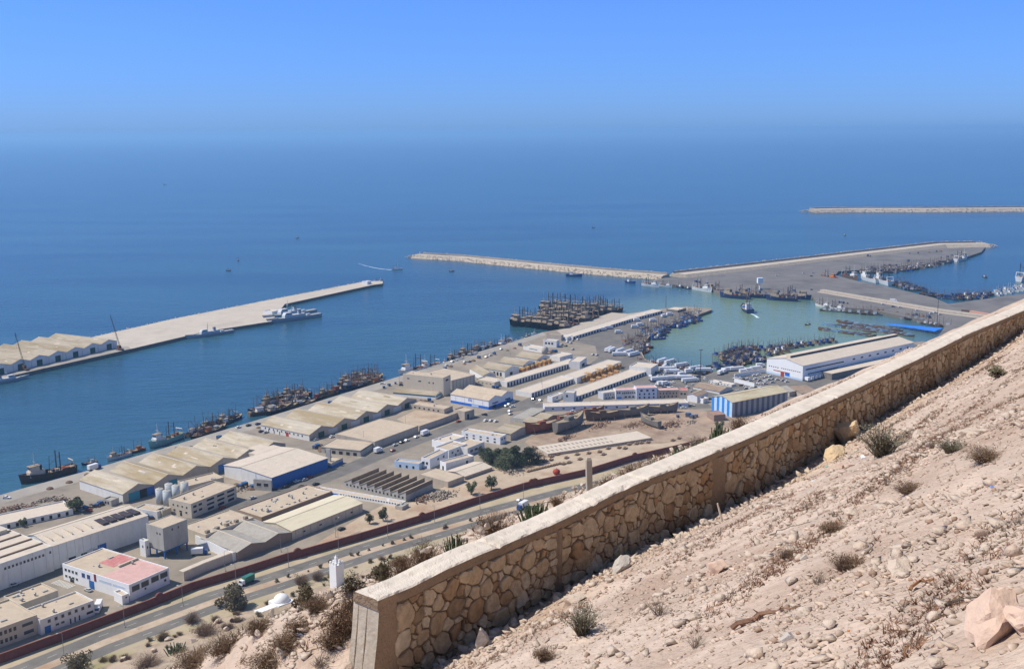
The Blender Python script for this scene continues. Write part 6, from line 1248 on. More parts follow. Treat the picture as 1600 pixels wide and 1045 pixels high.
for r0, tries in ((.175, 900), (.14, 3500), (.108, 8000), (.08, 14000), (.058, 22000), (.042, 20000)):
    for _ in range(tries):
        x, y = rr.uniform(S0 + .36, 48), rr.uniform(-.02, HT - .02); r_ = r0 * rr.uniform(.85, 1.15)
        if x > 25 and r0 < .06: continue
        if any(abs(x - a) < w_ + r_ * .6 for a, w_ in PIL): continue
        if free(x, y, r_): sites.append((x, y, r_)); cells.setdefault(int(x / .4), []).append((x, y, r_))
mb = MB(); arr = np.array(sites); WT = [rr.uniform(.45, 1.5) for _ in sites]
for i, (sx, sy, sr) in enumerate(sites):
    dd = np.hypot(arr[:, 0] - sx, arr[:, 1] - sy); nb = np.argsort(dd)[1:22]
    R_ = sr * 2.6; n0 = rr.choice((5, 6, 7)); ph = rr.random() * 6.28
    poly = [(sx + R_ * rr.uniform(.82, 1.1) * math.cos(ph + 6.283 * k / n0) * 1.12, sy + R_ * rr.uniform(.8, 1.05) * math.sin(ph + 6.283 * k / n0) * .95) for k in range(n0)]
    gap = rr.uniform(.006, .019)
    for j in nb:
        ox, oy, orr = arr[j]; d_ = dd[j]; nx, ny = (ox - sx) / d_, (oy - sy) / d_
        cc = nx * sx + ny * sy + (d_ * d_ + sr * sr * WT[i] - orr * orr * WT[j]) / (2 * d_) - gap; out = []
        for a, b in zip(poly, poly[1:] + poly[:1]):
            da, db = a[0] * nx + a[1] * ny - cc, b[0] * nx + b[1] * ny - cc
            if da <= 0: out.append(a)
            if da * db < 0: t = da / (da - db); out.append((a[0] + (b[0] - a[0]) * t, a[1] + (b[1] - a[1]) * t))
        poly = out
        if len(poly) < 3: break
    if len(poly) < 3: continue
    poly = [(max(S0 + .3, x), min(HT - .02, max(-.12, y))) for x, y in poly]
    rd = []
    for a, b in zip(poly, poly[1:] + poly[:1]):
        l2 = math.hypot(b[0] - a[0], b[1] - a[1])
        if l2 < .012: rd.append(a); continue
        for t in (.08, .36, .66, .92): rd.append((a[0] + (b[0] - a[0]) * t + rr.uniform(-.06, .06) * l2, a[1] + (b[1] - a[1]) * t + rr.uniform(-.06, .06) * l2))
    cx, cy = sum(p[0] for p in rd) / len(rd), sum(p[1] for p in rd) / len(rd)
    pr = rr.uniform(.012, .04) + sr * .09; tx, ty = rr.uniform(-.16, .16), rr.uniform(-.16, .16); vs = []; m_ = len(rd)
    def W3(x, y, q):
        dx = .05 * noise.noise(Vector((x * 5.5, y * 5.5, 3))); dy = .05 * noise.noise(Vector((x * 5.5, y * 5.5, 13))); x += dx; y = min(HT - .01, y + dy)
        zb = zbas(x); zt = ztop(x) - CT; return wp3(x, q, zb + (zt - zb) * y / HT)
    for f_, q in ((1.0, -.012), (.985, pr * .6), (.9, pr), (.5, pr * 1.05)):
        vs += [W3(cx + (x - cx) * f_, cy + (y - cy) * f_, q + ((tx * (x - cx) + ty * (y - cy)) * f_ + .012 * noise.noise(Vector((x * 14, y * 14, i)))) * (q > 0)) for x, y in rd]
    fs = [(r * m_ + a, r * m_ + (a + 1) % m_, (r + 1) * m_ + (a + 1) % m_, (r + 1) * m_ + a) for r in (0, 1, 2) for a in range(m_)] + [tuple(range(3 * m_, 4 * m_))]
    mb.add(vs, fs)
mb.build('stonework', stm, wallo)['kind'] = 'stuff'
# end pier
sb0 = hitw(567, 1100)[0]; zb0 = zbas(S0) - .6
mb = MB(); rows5 = []
for h in (0, .2, .4, .6, .8, 1):
    z = zb0 + (ztop(S0) - CT - zb0) * h; se = sb0 + (S0 - sb0) * h
    e = [noise.noise(Vector((h * 7, i, 3))) * .02 for i in range(4)]
    rows5.append([wp3(se + e[0], .03 + e[1], z), wp3(S0 + .32 + e[2], .03 + e[3] * .5, z), wp3(S0 + .32, -.41, z), wp3(se + e[1], -.41 + e[0], z)])
for r in rows5: mb.v += r
for i in range(5):
    for j in range(4): mb.f.append((i * 4 + j, i * 4 + (j + 1) % 4, i * 4 + 4 + (j + 1) % 4, i * 4 + 4 + j))
mb.f += [(0, 3, 2, 1), (20, 21, 22, 23)]
mb.build('end_pier', mat('pier_concrete', (.50, .44, .36), var=.14, scale=2, stain=(.33, .27, .2), stain_scale=1.4, stain_lo=.45, stain_hi=.68, bump=.35, bump_scale=14), wallo)
pier = [o for o in wallo.children if o.name.startswith('end_pier')][0]; pier.data.materials.append(rend_shade)
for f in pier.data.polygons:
    if f.normal.dot(nW) > .7: f.material_index = 1  # near face of the pier darkened to paint in its shade
for q_ in (-.16, -.31):     # board marks left by the formwork
    gm_ = MB(); gm_.add([wp3(sb0 - .004, q_, zb0), wp3(sb0 - .004, q_ - .012, zb0), wp3(S0 - .006, q_ - .012, ztop(S0) - CT - .03), wp3(S0 - .006, q_, ztop(S0) - CT - .03), wp3(sb0 + .06, q_, zb0), wp3(sb0 + .06, q_ - .012, zb0), wp3(S0 + .06, q_ - .012, ztop(S0) - CT - .03), wp3(S0 + .06, q_, ztop(S0) - CT - .03)], [(0, 1, 2, 3), (0, 3, 7, 4), (1, 5, 6, 2)]).build('formwork_seam', rend_shade, wallo)
# ---- rocks, rubble, gravel
rockm = mat('pale_limestone', (.54, .435, .345), var=.14, scale=3, stain=(.44, .32, .23), stain_scale=1.5, stain_lo=.48, stain_hi=.72, bump=.8, bump_scale=12)
rr = random.Random(21)
def scat(name, n_, sr, qr, smin, smax, m, seed, flat=.65, dens=None, power=2.2):
    r_ = random.Random(seed); tr = []; t_ = 0
    while len(tr) < n_ and t_ < n_ * 8:
        t_ += 1; s, q = r_.uniform(*sr), r_.uniform(*qr)
        if dens and r_.random() > dens(s, q): continue
        z_ = smin + (smax - smin) * r_.random() ** power; p = hp(s, q, z_ * .2)
        tr.append((tuple(p), (z_ * r_.uniform(.8, 1.4), z_, z_ * flat * r_.uniform(.6, 1.1)), r_.random() * 6.28, r_.uniform(-.5, .5)))
    vs, fs = CHIPS[seed % 4]; o = many(name, vs, fs, tr, m); o['kind'] = 'stuff'; return o
gravel = mat('gravel_chips', (.47, .36, .275), var=.4, scale=6)
patch = lambda s, q: .3 + .7 * smst(0, .25, noise.noise(Vector((s * .5, q * .5, 11))))
band_ = lambda s, q: patch(s, q)
scat('gravel', 16000, (-11, 4), (0, 8.2), .006, .03, gravel, 31, dens=patch)
scat('gravel', 16000, (-11, 24), (0, 8.5), .010, .05, gravel, 32, dens=patch)
scat('gravel', 4200, (-11, 45), (0, 9), .025, .11, rockm, 33, dens=patch, power=3)
scat('gravel', 900, (-11, 14), (.3, 8.5), .03, .10, rockm, 39, dens=patch, power=2)
scat('gravel', 5000, (-11, 40), (0, 9), .012, .06, mat('brown_chips', (.33, .22, .155), var=.3, scale=6), 37, dens=patch)
scat('gravel', 1500, (-1.2, 45), (0.05, .9), .02, .12, rockm, 34)
scat('rubble', 14000, (-14, 22), (CREST, -.6), .016, .10, rockm, 35, dens=lambda s, q: .1 + .9 * smst(-.05, .3, noise.noise(Vector((s * .35, q * .35, 2)))), power=2)
scat('rubble', 2500, (-2, 40), (-2.2, -.5), .02, .08, rockm, 36)
def rock_at(u, v, wpx, label, k, m=None, flat=.7, group=None, rz=None, stretch=1.0, name='rock'):
    p = on_hill(u, v); d = (p - EYE).length; r_ = wpx / FPX * d / 2 * 1.45
    vs, fs = ROCK2[k % 5]; mb = MB().add([(x * r_ * stretch, y * r_, z * r_ * flat) for x, y, z in vs], fs); o = mb.build(name, m or rockm)
    o.location = p + Vector((0, 0, r_ * flat * .45)); o.rotation_euler = (.15, -.2, k * 1.7 if rz is None else rz); return tag(o, label, 'rock', group)
grock = mat('grey_block', (.45, .40, .35), var=.1, scale=4, bump=.5, bump_scale=15); prock = mat('pinkish_boulder', (.60, .43, .33), var=.12, scale=2, stain=(.5, .3, .2), stain_scale=1, bump=.8, bump_scale=8)
orock = mat('ochre_boulder', (.56, .42, .26), var=.14, scale=3, bump=.9, bump_scale=10)
for a in ((752, 1012, 26, 'upright grey block with bright top in the sun beside the stone wall, nearest the pier', 0, grock, 1.1), (974, 890, 30, 'grey hollow-looking concrete lump at the edge of the wall shadow', 1, grock, .8), (1012, 896, 14, 'small rounded stone right of the grey concrete lump', 2, rockm, .7), (896, 942, 36, 'pale flat rock half sunk in the soil behind the grey green bush', 3, rockm, .5),
          (1102, 822, 14, 'pointed pale stone at the shadow edge left of the white stake', 4, rockm, 1.2), (1164, 770, 36, 'long fallen slab leaning against the rendered patch of the wall', 0, rockm, .9), (1326, 688, 46, 'big ochre boulder leaning on the wall beside the largest shrub', 2, orock, .9), (1308, 716, 34, 'low ochre rock with litter just below the big leaning boulder', 1, orock, .6),
          (1120, 894, 30, 'rock with a bright white face in the middle of the slope', 3, prock, .8), (1560, 990, 74, 'largest pinkish boulder in the lower right corner of the photo', 1, prock, .95), (1608, 985, 50, 'boulder cut by the right edge beside the largest pinkish one', 4, prock, .8), (1436, 683, 16, 'small pale rock right of the largest shrub', 1, rockm, .8), (1512, 678, 34, 'flat pale slab lying on the upper right slope', 3, rockm, .3),
          (1255, 874, 14, 'small flat grey stone in the middle of the open slope', 0, grock, .5), (1332, 804, 18, 'light stone at the top of the lower right slope', 4, rockm, .6), (1410, 892, 38, 'long pale stone lying by the grey twigs on the lower slope', 1, rockm, .35), (954, 909, 14, 'little stone just below the wall shadow', 2, rockm, .6), (1250, 965, 24, 'pale knobbly stone near the thick root on the lower slope', 3, rockm, .6), (1228, 1000, 24, 'grey splinter of rock at the bottom of the slope', 0, grock, .4)):
    rock_at(a[0], a[1], a[2], a[3], a[4], a[5], a[6])
for k, (u, v, w_) in enumerate([(515, 935, 14), (525, 945, 10), (555, 948, 10), (470, 965, 10), (445, 960, 9), (425, 962, 11), (380, 968, 8), (340, 972, 9), (495, 975, 12), (505, 962, 10), (405, 995, 12), (352, 985, 10), (300, 1003, 10), (240, 1018, 10), (262, 1000, 9), (430, 1010, 12), (380, 1030, 12), (195, 1030, 9), (548, 930, 9), (500, 1000, 12)]):
    o = rock_at(u, v, w_, 'pale limestone block in the rubble left of the wall end', k, rockm, .8, 'rubble blocks left of the wall end')
def behind(u, q=-1.1):
    r = ray(u, 800); t = (P0.dot(nW) + q) / r.dot(nW); p = r * t; s = (p - P0).dot(dW); return s, hp(s, q)
for k, (u, w_) in enumerate([(658, 9), (668, 13), (735, 16), (748, 20), (760, 14), (776, 9), (800, 8), (882, 10), (898, 12), (910, 9), (640, 8), (1048, 9), (1060, 10), (990, 8)]):
    s, p = behind(u, -.75); d = (p - EYE).length; r_ = w_ / FPX * d / 2; vs, fs = ROCK2[k % 5]
    o = MB().add([(x * r_ * 1.3, y * r_, z * r_) for x, y, z in vs], fs).build('rock', rockm); o.location = (p.x, p.y, CAMH + ztop(s) - .06); o.rotation_euler = (.3 * k, .2, k); tag(o, 'pale stone heaped behind the capping of the stone wall', 'rock', 'stones behind the wall capping')
# ---- plants
def blades(n_, h, spread, w_, seed, curve=.4, lean=1.0, fork=0):
    """thin twigs rising from one root, each a bent two-piece strip"""
    r_ = random.Random(seed); mb = MB()
    for k in range(n_):
        a = r_.random() * 6.283; e = r_.random() ** .7 * lean; ln = h * r_.uniform(.45, 1.0); b0 = Vector((r_.uniform(-.25, .25) * spread, r_.uniform(-.25, .25) * spread, -.02 * h))
        d = Vector((math.cos(a) * e, math.sin(a) * e, 1)).normalized(); sd = Vector((-math.sin(a + .8), math.cos(a + .8), 0)) * w_
        p1 = b0 + d * ln * .5; p2 = p1 + (d + Vector((math.cos(a), math.sin(a), -.3)) * curve * r_.random() + Vector((r_.uniform(-.3, .3), r_.uniform(-.3, .3), 0))).normalized() * ln * .5
        mb.add([b0 - sd, b0 + sd, p1 + sd * .8, p1 - sd * .8, p2 + sd * .25, p2 - sd * .25], [(0, 1, 2, 3), (3, 2, 4, 5)])
        for _ in range(fork):
            t = r_.uniform(.2, .9); q0 = p1 + (p2 - p1) * t if r_.random() < .6 else b0 + (p1 - b0) * t; q1 = q0 + Vector((r_.gauss(0, 1), r_.gauss(0, 1), abs(r_.gauss(0, 1)) + .3)).normalized() * ln * r_.uniform(.1, .28)
            mb.add([q0 - sd * .6, q0 + sd * .6, q1 + sd * .2, q1 - sd * .2], [(0, 1, 2, 3)])
    return mb
def leaves(n_, rx, ry, rz, size, seed, lumps=7, shell=.55):
    """leaf faces gathered in clumps through an uneven crown"""
    r_ = random.Random(seed); mb = MB(); cl = []
    for k in range(lumps):
        a = r_.random() * 6.283; q = r_.uniform(.15, .75); cl.append((Vector((math.cos(a) * q * rx, math.sin(a) * q * ry, r_.uniform(-.55, .75) * rz)), r_.uniform(.28, .55)))
    for k in range(n_):
        c, f = cl[r_.randrange(lumps)]; v = Vector((r_.gauss(0, 1), r_.gauss(0, 1), r_.gauss(0, 1))).normalized() * (shell + (1 - shell) * r_.random()) * f
        p = c + Vector((v.x * rx, v.y * ry, v.z * rz)); u = Vector((r_.gauss(0, 1), r_.gauss(0, 1), r_.gauss(0, 1))).normalized(); w2 = u.orthogonal().normalized(); s_ = size * r_.uniform(.5, 1.3)
        mb.add([p - u * s_, p + w2 * s_ * .5, p + u * s_, p - w2 * s_ * .5], [(0, 1, 2, 3)])
    return mb
scrubg = mat('dusty_scrub', (.135, .115, .065), var=.45, scale=3)
olive = mat('olive_foliage', (.085, .095, .045), var=.45, scale=3); dkgreen = mat('dark_green_foliage', (.075, .085, .042), var=.45, scale=1.2); dry = mat('dry_brown_scrub', (.17, .105, .062), var=.4, scale=6); greytw = mat('grey_twigs', (.27, .215, .17), var=.3, scale=6); ggreen = mat('grey_green_scrub', (.185, .165, .115), var=.35, scale=6); cactus = mat('euphorbia_green', (.085, .115, .055), var=.3, scale=5); straw = mat('dry_reddish_grass', (.27, .145, .085), var=.35, scale=5); bark = mat('grey_bark', (.12, .095, .07), var=.3, scale=3)
def shrub(kind, seed):
    def mk():
        r = empty('shrub', (0, 0, 0))
        if kind == 'dry': blades(340, 1.0, 1.0, .009, seed, .7, 1.25, 3).build('twigs', dry, r); blades(160, .8, 1.2, .008, seed + 1, .8, 1.5, 2).build('dead_twigs', greytw, r); leaves(900, .8, .8, .42, .035, seed + 3, 12, .5).build('dry_leaves', dry, r).location.z = .42
        elif kind == 'grey': blades(170, 1.0, .5, .012, seed, .3, .8, 2).build('twigs', ggreen, r); leaves(420, .55, .55, .4, .035, seed + 2, 9).build('foliage', ggreen, r).location.z = .5
        elif kind == 'twig': blades(60, 1.0, .5, .010, seed, .5, 1.0, 2).build('twigs', greytw, r)
        elif kind == 'green': leaves(1300, .62, .62, .48, .055, seed, 12).build('foliage', scrubg, r).location.z = .45; blades(50, .9, .6, .012, seed + 1, .4, .9, 1).build('twigs', dry, r)
        elif kind == 'cactus':
            mb = MB(); r_ = random.Random(seed)
            for k in range(75):
                x, y = r_.gauss(0, .28), r_.gauss(0, .28); h = r_.uniform(.35, .8) * (1 - .5 * math.hypot(x, y)); mb.tube((x, y, -.1), (x * 1.35, y * 1.35, h), .045, .03, 5)
            mb.build('stems', cactus, r)
        return r
    return [Proto((lambda sd: (lambda: shrub_mk(kind, sd)))(seed + 10 * i)) for i in range(3)] if False else Proto(mk)
SH = {k: [shrub(k, 40 + 7 * i) for i in range(2)] for k in ('dry', 'grey', 'twig', 'green', 'cactus')}
def plant(kind, p, h, label, cat='shrub', group=None, wide=1.0, i=0):
    o = SH[kind][i % 2].at(p, i * 2.1, label, cat, group); o.scale = (h * wide, h * wide, h); return o
# on the near slope
for i, (u, v, hpx, kind, wd, lab) in enumerate([(910, 990, 55, 'grey', 1.1, 'grey green bush in the sun near the bottom of the photo'), (1030, 960, 42, 'twig', 1.1, 'thin half bare bush right of the grey green one'), (1378, 712, 55, 'grey', 1.5, 'largest grey green shrub growing against the wall by the leaning boulder'), (1086, 1012, 34, 'twig', 1, 'wispy dead tuft at the bottom centre'), (1320, 890, 30, 'dry', 1.2, 'dense brown tuft on the middle of the slope'), (1278, 912, 26, 'twig', 1.2, 'small dead bush left of the dense brown tuft'),
       (850, 1030, 26, 'dry', 1.0, 'low purple brown tuft at the bottom edge right of the wall shadow'), (1485, 708, 26, 'grey', 1.6, 'low dusty bush on the upper right slope'), (1456, 700, 20, 'twig', 1.3, 'faint dry bush below the upper wall'), (1560, 590, 18, 'green', 1.8, 'low green weed near the far end of the wall'), (1230, 872, 16, 'dry', 1.6, 'dark low tuft above the centre of the slope'), (1590, 820, 22, 'twig', 1.3, 'wispy tuft at the right edge of the slope'), (1300, 830, 18, 'dry', 1.8, 'brown tuft high on the open slope'), (1420, 770, 18, 'dry', 2.2, 'spreading brown tuft in the upper right'), (1540, 720, 20, 'dry', 2.4, 'dark brown spreading tuft at the right')]):
    p = on_hill(u, v); plant(kind, p, hpx / FPX * (p - EYE).length, lab, wide=wd, i=i)
# behind the wall capping
for i, (u, vt, wpx, kind, lab) in enumerate([(772, 792, 62, 'dry', 'rounded brown dry bush above the wall capping left of the concrete post'), (711, 822, 34, 'cactus', 'green finger-stemmed clump above the capping below the brown bush'), (662, 838, 62, 'dry', 'broad brown bush above the capping near the wall end'), (628, 858, 44, 'dry', 'brown green bush nearest the wall end behind the capping'), (600, 872, 36, 'green', 'green bush just behind the wall end'), (838, 778, 52, 'cactus', 'long row of green finger-stemmed plants left of the concrete post'), (870, 776, 26, 'dry', 'dry tuft at the foot of the concrete post, left side'),
       (950, 738, 40, 'dry', 'dry bush right of the concrete post'), (985, 722, 50, 'dry', 'wider dry bush further right behind the capping'), (1015, 712, 40, 'grey', 'grey green scrub behind the middle of the capping'), (1062, 682, 34, 'cactus', 'finger-stemmed clump near the middle of the capping'), (1085, 672, 30, 'grey', 'silvery plant beside the middle finger-stemmed clump'), (1120, 650, 30, 'cactus', 'finger-stemmed clump below the striped shed'), (1150, 642, 26, 'dry', 'dry tuft right of the clump below the striped shed'), (930, 752, 24, 'grey', 'grey scrub touching the concrete post')]):
    s, p = behind(u, -1.3); d = ray(u, vt); t = math.hypot(p.x, p.y) / math.hypot(d.x, d.y); ht = CAMH + d.z * t - p.z; w_ = wpx / FPX * (p - EYE).length
    plant(kind, p, max(.25, ht), lab, wide=max(.5, w_ / max(.25, ht) / 1.5), i=i)
# rubble slope left of the wall end
for i, (u, v, hpx, kind, wd, lab) in enumerate([(474, 952, 44, 'green', .7, 'dark green upright bush right of the white dome'), (495, 955, 30, 'dry', 1.1, 'brown bush beside the dark green upright one'), (552, 925, 38, 'green', 1.0, 'round green bush touching the right side of the white tower'), (536, 990, 55, 'dry', .8, 'tall dry grass right beside the concrete end pier'), (550, 960, 40, 'dry', .8, 'brown scrub just above the end pier'), (405, 988, 26, 'dry', 1.4, 'brown bush in the middle of the rubble'), (470, 985, 24, 'dry', 1.4, 'dead bush among pale stones'), (450, 1010, 26, 'dry', 1.8, 'wide dry bush low in the rubble'), (350, 1020, 28, 'dry', 1.8, 'wide brown bush at lower left of the rubble'), (420, 1040, 26, 'dry', 2, 'brown bush at the bottom edge left of the pier'), (300, 1040, 24, 'dry', 2, 'brown bush at the bottom edge further left'),
       (275, 1018, 16, 'cactus', 1.2, 'green finger-stemmed clump in the lower left rubble'), (500, 1040, 30, 'twig', 1.6, 'pale dead branches at the bottom beside the pier'), (320, 990, 18, 'dry', 1.6, 'small brown bush at the rubble rim'), (230, 1040, 18, 'dry', 1.8, 'brown tuft at the left end of the rubble'), (520, 1010, 36, 'dry', 1.0, 'dry tuft between pier and pale branches')]):
    p = on_hill(u, v); plant(kind, p, hpx / FPX * (p - EYE).length, lab, wide=wd, i=i)
# dry grass and fine litter of twigs along the little terraces: too many to count
def tufts(name, n_, sr, qr, h, m, seed, dens, w_=.004):
    r_ = random.Random(seed); base = blades(7, 1, .35, w_ / h, seed, .9, 1.7, 1); tr = []; t_ = 0
    while len(tr) < n_ and t_ < n_ * 30:
        t_ += 1; s, q = r_.uniform(*sr), r_.uniform(*qr)
        if r_.random() > dens(s, q): continue
        k = h * r_.uniform(.4, 1.1); tr.append((tuple(hp(s, q, -.005)), (k * 1.3, k * 1.3, k), r_.random() * 6.28, r_.uniform(-.3, .3)))
    fs4 = [f for f in base.f if len(f) == 4]; o = many(name, base.v, fs4, tr, m); o['kind'] = 'stuff'
def terr(s, q):
    x = (q + .35 * noise.noise(Vector((s * .12, q * .2, 5)))) % 1.15
    return smst(.3, .05, abs(x - .5)) * smst(-.12, .3, noise.noise(Vector((s * .25, q * .9, 9))))
tufts('dry_grass', 6500, (-11, 40), (.6, 9), .075, straw, 3, terr)
tufts('dry_grass', 2600, (-11, 40), (.6, 9), .09, greytw, 5, terr)
tufts('dry_grass', 12000, (-11, 34), (.5, 9), .042, mat('dead_weed_mat', (.19, .105, .07), var=.4, scale=5), 13, lambda s, q: terr(s, q) * smst(-.1, .2, noise.noise(Vector((s * .5, q * 1.5, 33)))), .005)
tufts('dry_grass', 3200, (-14, 22), (CREST, -.7), .18, dry, 7, lambda s, q: smst(-.1, .3, noise.noise(Vector((s * .3, q * .3, 21)))), .009)
# stakes, branches, litter
def stick(name, u0, v0, u1, v1, r_, label, cat, m, lift=.05, twigs=4):
    a, b = on_hill(u0, v0), on_hill(u1, v1); rs = random.Random(label); L_ = (b - a).length; mb = MB(); pts = []
    for k in range(10):
        t = k / 9; pts.append((b - a) * t + Vector((rs.uniform(-1, 1) * .035 * L_, rs.uniform(-1, 1) * .035 * L_, lift * (.5 + math.sin(t * 5)) * .6 + r_)))
    for k in range(9): mb.tube(pts[k], pts[k + 1], r_ * (1 - .07 * k), r_ * (1 - .07 * (k + 1)), 5)
    for k in range(twigs):
        p = pts[rs.randrange(2, 9)]; mb.tube(p, p + Vector((rs.uniform(-1, 1), rs.uniform(-1, 1), rs.uniform(.1, .6))) * L_ * .16, r_ * .4, r_ * .15, 4)
    o = mb.build(name, m); o.location = a; tag(o, label, cat)
stick('branch', 1145, 985, 1246, 948, .022, 'thick reddish root lying on the lower slope', 'branch', mat('reddish_root', (.22, .125, .08), var=.4, scale=14), .03, 6)
stick('branch', 1354, 868, 1366, 842, .010, 'short grey forked branch on the open slope', 'branch', greytw, .03)
stick('branch', 1476, 948, 1542, 932, .010, 'thin dark branch lying above the largest pinkish boulder', 'branch', bark, .02)
stick('palm_frond', 1420, 926, 1460, 904, .012, 'rusty brown dry frond lying on the lower right slope', 'dry frond', mat('rusty_frond', (.30, .15, .075), var=.3, scale=8), .03, 14)
stick('branch', 1200, 838, 1290, 806, .006, 'long straight dark stalk lying along the slope', 'branch', bark, .015, 2)
bw = mat('bleached_wood', (.62, .52, .40), var=.1)
p = on_hill(1130, 815); d = ray(1121, 786); t = math.hypot(p.x, p.y) / math.hypot(d.x, d.y); q = EYE + d * t
o = MB().tube((0, 0, -.05), tuple(q - p), .022, .012).build('wooden_stake', bw); o.location = p; tag(o, 'thin pale stake leaning upright out of the slope beside the wall shadow', 'stake')
lw = mat('white_litter_plastic', (.72, .73, .75), rough=.5, var=.05)
for k, (u, v, w_, m, lab) in enumerate([(1550, 762, 10, mat('blue_litter_plastic', (.18, .25, .5), rough=.5), 'crumpled blue bag on the right of the slope'), (1497, 778, 8, lw, 'white scrap below and left of the blue bag'), (1075, 901, 8, lw, 'white scrap near the white faced rock'), (837, 946, 9, lw, 'white scrap in the wall shadow near the pale flat rock'), (1326, 714, 10, lw, 'white plastic among the ochre rocks'), (1350, 716, 12, lw, 'larger white plastic right of the ochre rocks'), (1270, 752, 7, lw, 'white scrap left of the ochre rocks'), (1206, 787, 8, lw, 'white scrap on the thin stalk'), (1283, 1030, 16, lw, 'white strip at the bottom right'), (862, 956, 12, mat('pink_litter', (.6, .35, .3)), 'pinkish crushed bottle beside the wall shadow'), (1326, 986, 7, orange, 'tiny orange scrap on the lower slope'), (1292, 730, 8, mat('green_bottle_glass', (.25, .4, .33), rough=.3), 'greenish bottle left of the brick slab'), (468, 992, 16, lw, 'white plastic sheet in the rubble'), (1480, 897, 6, lw, 'white and black scrap above the frond')]):
    p = on_hill(u, v); r_ = w_ / FPX * (p - EYE).length / 2; vs, fs = ROCKS[k % 6]; o = MB().add([(x * r_ * 1.2, y * r_ * .7, z * r_ * .5) for x, y, z in vs], fs).build('litter', m); o.location = p + Vector((0, 0, r_ * .3)); o.rotation_euler = (.3, .2, k); tag(o, lab, 'litter')
p = on_hill(1322, 730); a = (p - EYE).length / FPX; o = MB().box(-17 * a, -5 * a, 0, 17 * a, 5 * a, 5 * a).build('brick_slab', prock); o.location = p; o.rotation_euler = (0, .15, rad(35)); tag(o, 'pinkish rectangular slab lying below the leaning boulder', 'slab')
p = on_hill(1322, 730)
# concrete post behind the wall
s, p = behind(921, -1.0); d = ray(921, 714); t = math.hypot(p.x, p.y) / math.hypot(d.x, d.y); hh = CAMH + d.z * t - p.z; a = (p - EYE).length / FPX
o = MB().box(-4.3 * a, -4.3 * a, -.3, 4.3 * a, 4.3 * a, hh - .05).add([(-4.3 * a, -4.3 * a, hh - .05), (4.3 * a, -4.3 * a, hh - .05), (4.3 * a, 4.3 * a, hh - .05), (-4.3 * a, 4.3 * a, hh - .05), (-3 * a, -3 * a, hh), (3 * a, -3 * a, hh), (3 * a, 3 * a, hh), (-3 * a, 3 * a, hh)], [(4, 5, 6, 7), (0, 1, 5, 4), (1, 2, 6, 5), (2, 3, 7, 6), (3, 0, 4, 7)]).build('concrete_post', mat('post_concrete', (.40, .35, .28), var=.12, scale=5)); o.location = p; o.rotation_euler = (0, -.03, rad(10)); tag(o, 'single square concrete post standing behind the stone wall', 'post')
# ---- shrine at the foot of the hill
p = on_hill(527, 916) or gp((527, 916), 5); k = (p - EYE).length / FPX
r = empty('white_minaret', p, rad(50), 'square white minaret of the small shrine at the foot of the hill', 'minaret'); w_ = 7.4 * k; hT = 50 * k * 1.02
m = MB(); m.add([(-w_ * 1.08, -w_ * 1.08, -3), (w_ * 1.08, -w_ * 1.08, -3), (w_ * 1.08, w_ * 1.08, -3), (-w_ * 1.08, w_ * 1.08, -3), (-w_, -w_, hT * .72), (w_, -w_, hT * .72), (w_, w_, hT * .72), (-w_, w_, hT * .72)], [(0, 1, 5, 4), (1, 2, 6, 5), (2, 3, 7, 6), (3, 0, 4, 7), (4, 5, 6, 7)]); m.build('shaft', bwhite, r)
for x in (-1, 0, 1):
    for y in (-1, 0, 1):
        if x or y: MB().box(x * w_ * .82 - w_ * .16, y * w_ * .82 - w_ * .16, hT * .72, x * w_ * .82 + w_ * .16, y * w_ * .82 + w_ * .16, hT * .80).build('merlon', bwhite, r)
q = MB().box(-w_ * .27, -w_ * .27, hT * .722, w_ * .27, w_ * .27, hT * .93).build('lantern', bwhite, r); MB().lathe([(w_ * .26, hT * .93), (w_ * .12, hT * .97), (w_ * .04, hT)], 8).build('cap', bwhite, q)
p = on_hill(440, 942) or gp((440, 942), 5); k = (p - EYE).length / FPX
r = empty('domed_shrine', p, rad(45), 'small white shrine with a rounded dome half sunk behind the rubble', 'shrine'); R_ = 12 * k
MB().lathe([(R_ * math.cos(a), R_ * .35 + R_ * .9 * math.sin(a)) for a in (math.pi / 2 * j / 8 for j in range(8))] + [(.1, R_ * 1.27)], 20).build('dome', bwhite, r, True)
MB().box(-R_ * 1.15, -R_ * 1.15, -4, R_ * 1.15, R_ * 1.15, R_ * .35).build('wall', bwhite, r); MB().box(-R_ * 3.6, -R_ * .7, -4, -R_ * 1.16, R_ * .5, R_ * .12).build('side_room', bwhite, r); MB().box(-R_ * 5.2, -R_ * .6, -4, -R_ * 3.62, R_ * .3, -R_ * .05).build('courtyard_wall', lblue, r)
# ---- trees below
def tree(seed, rx, rz, trunk, m, n_=1500, size=.42):
    def mk():
        r = empty('tree', (0, 0, 0)); leaves(n_, rx, rx * .95, rz, size, seed, 15, .45).build('crown', m, r).location.z = trunk + rz * .75
        t = MB().tube((0, 0, -.3), (.2, .1, trunk + rz * .3), .32, .2)
        r_ = random.Random(seed)
        for k in range(5): a = r_.random() * 6.28; t.tube((.15, .1, trunk * .8), (math.cos(a) * rx * .55, math.sin(a) * rx * .55, trunk + rz * r_.uniform(.4, 1.1)), .15, .05)
        t.build('trunk', bark, r); return r
    return Proto(mk)
TB, TM, TS_ = tree(3, 5.2, 3.6, 1.2, olive, 2600, .42), tree(8, 7.2, 4.6, 1.0, dkgreen, 4200, .45), tree(13, 3.0, 2.9, 1.6, olive, 1400, .36)
TB.at(gp(B(575, 660)), 0, 'broad grey green tree beside the grey hut and near transit shed', 'tree')
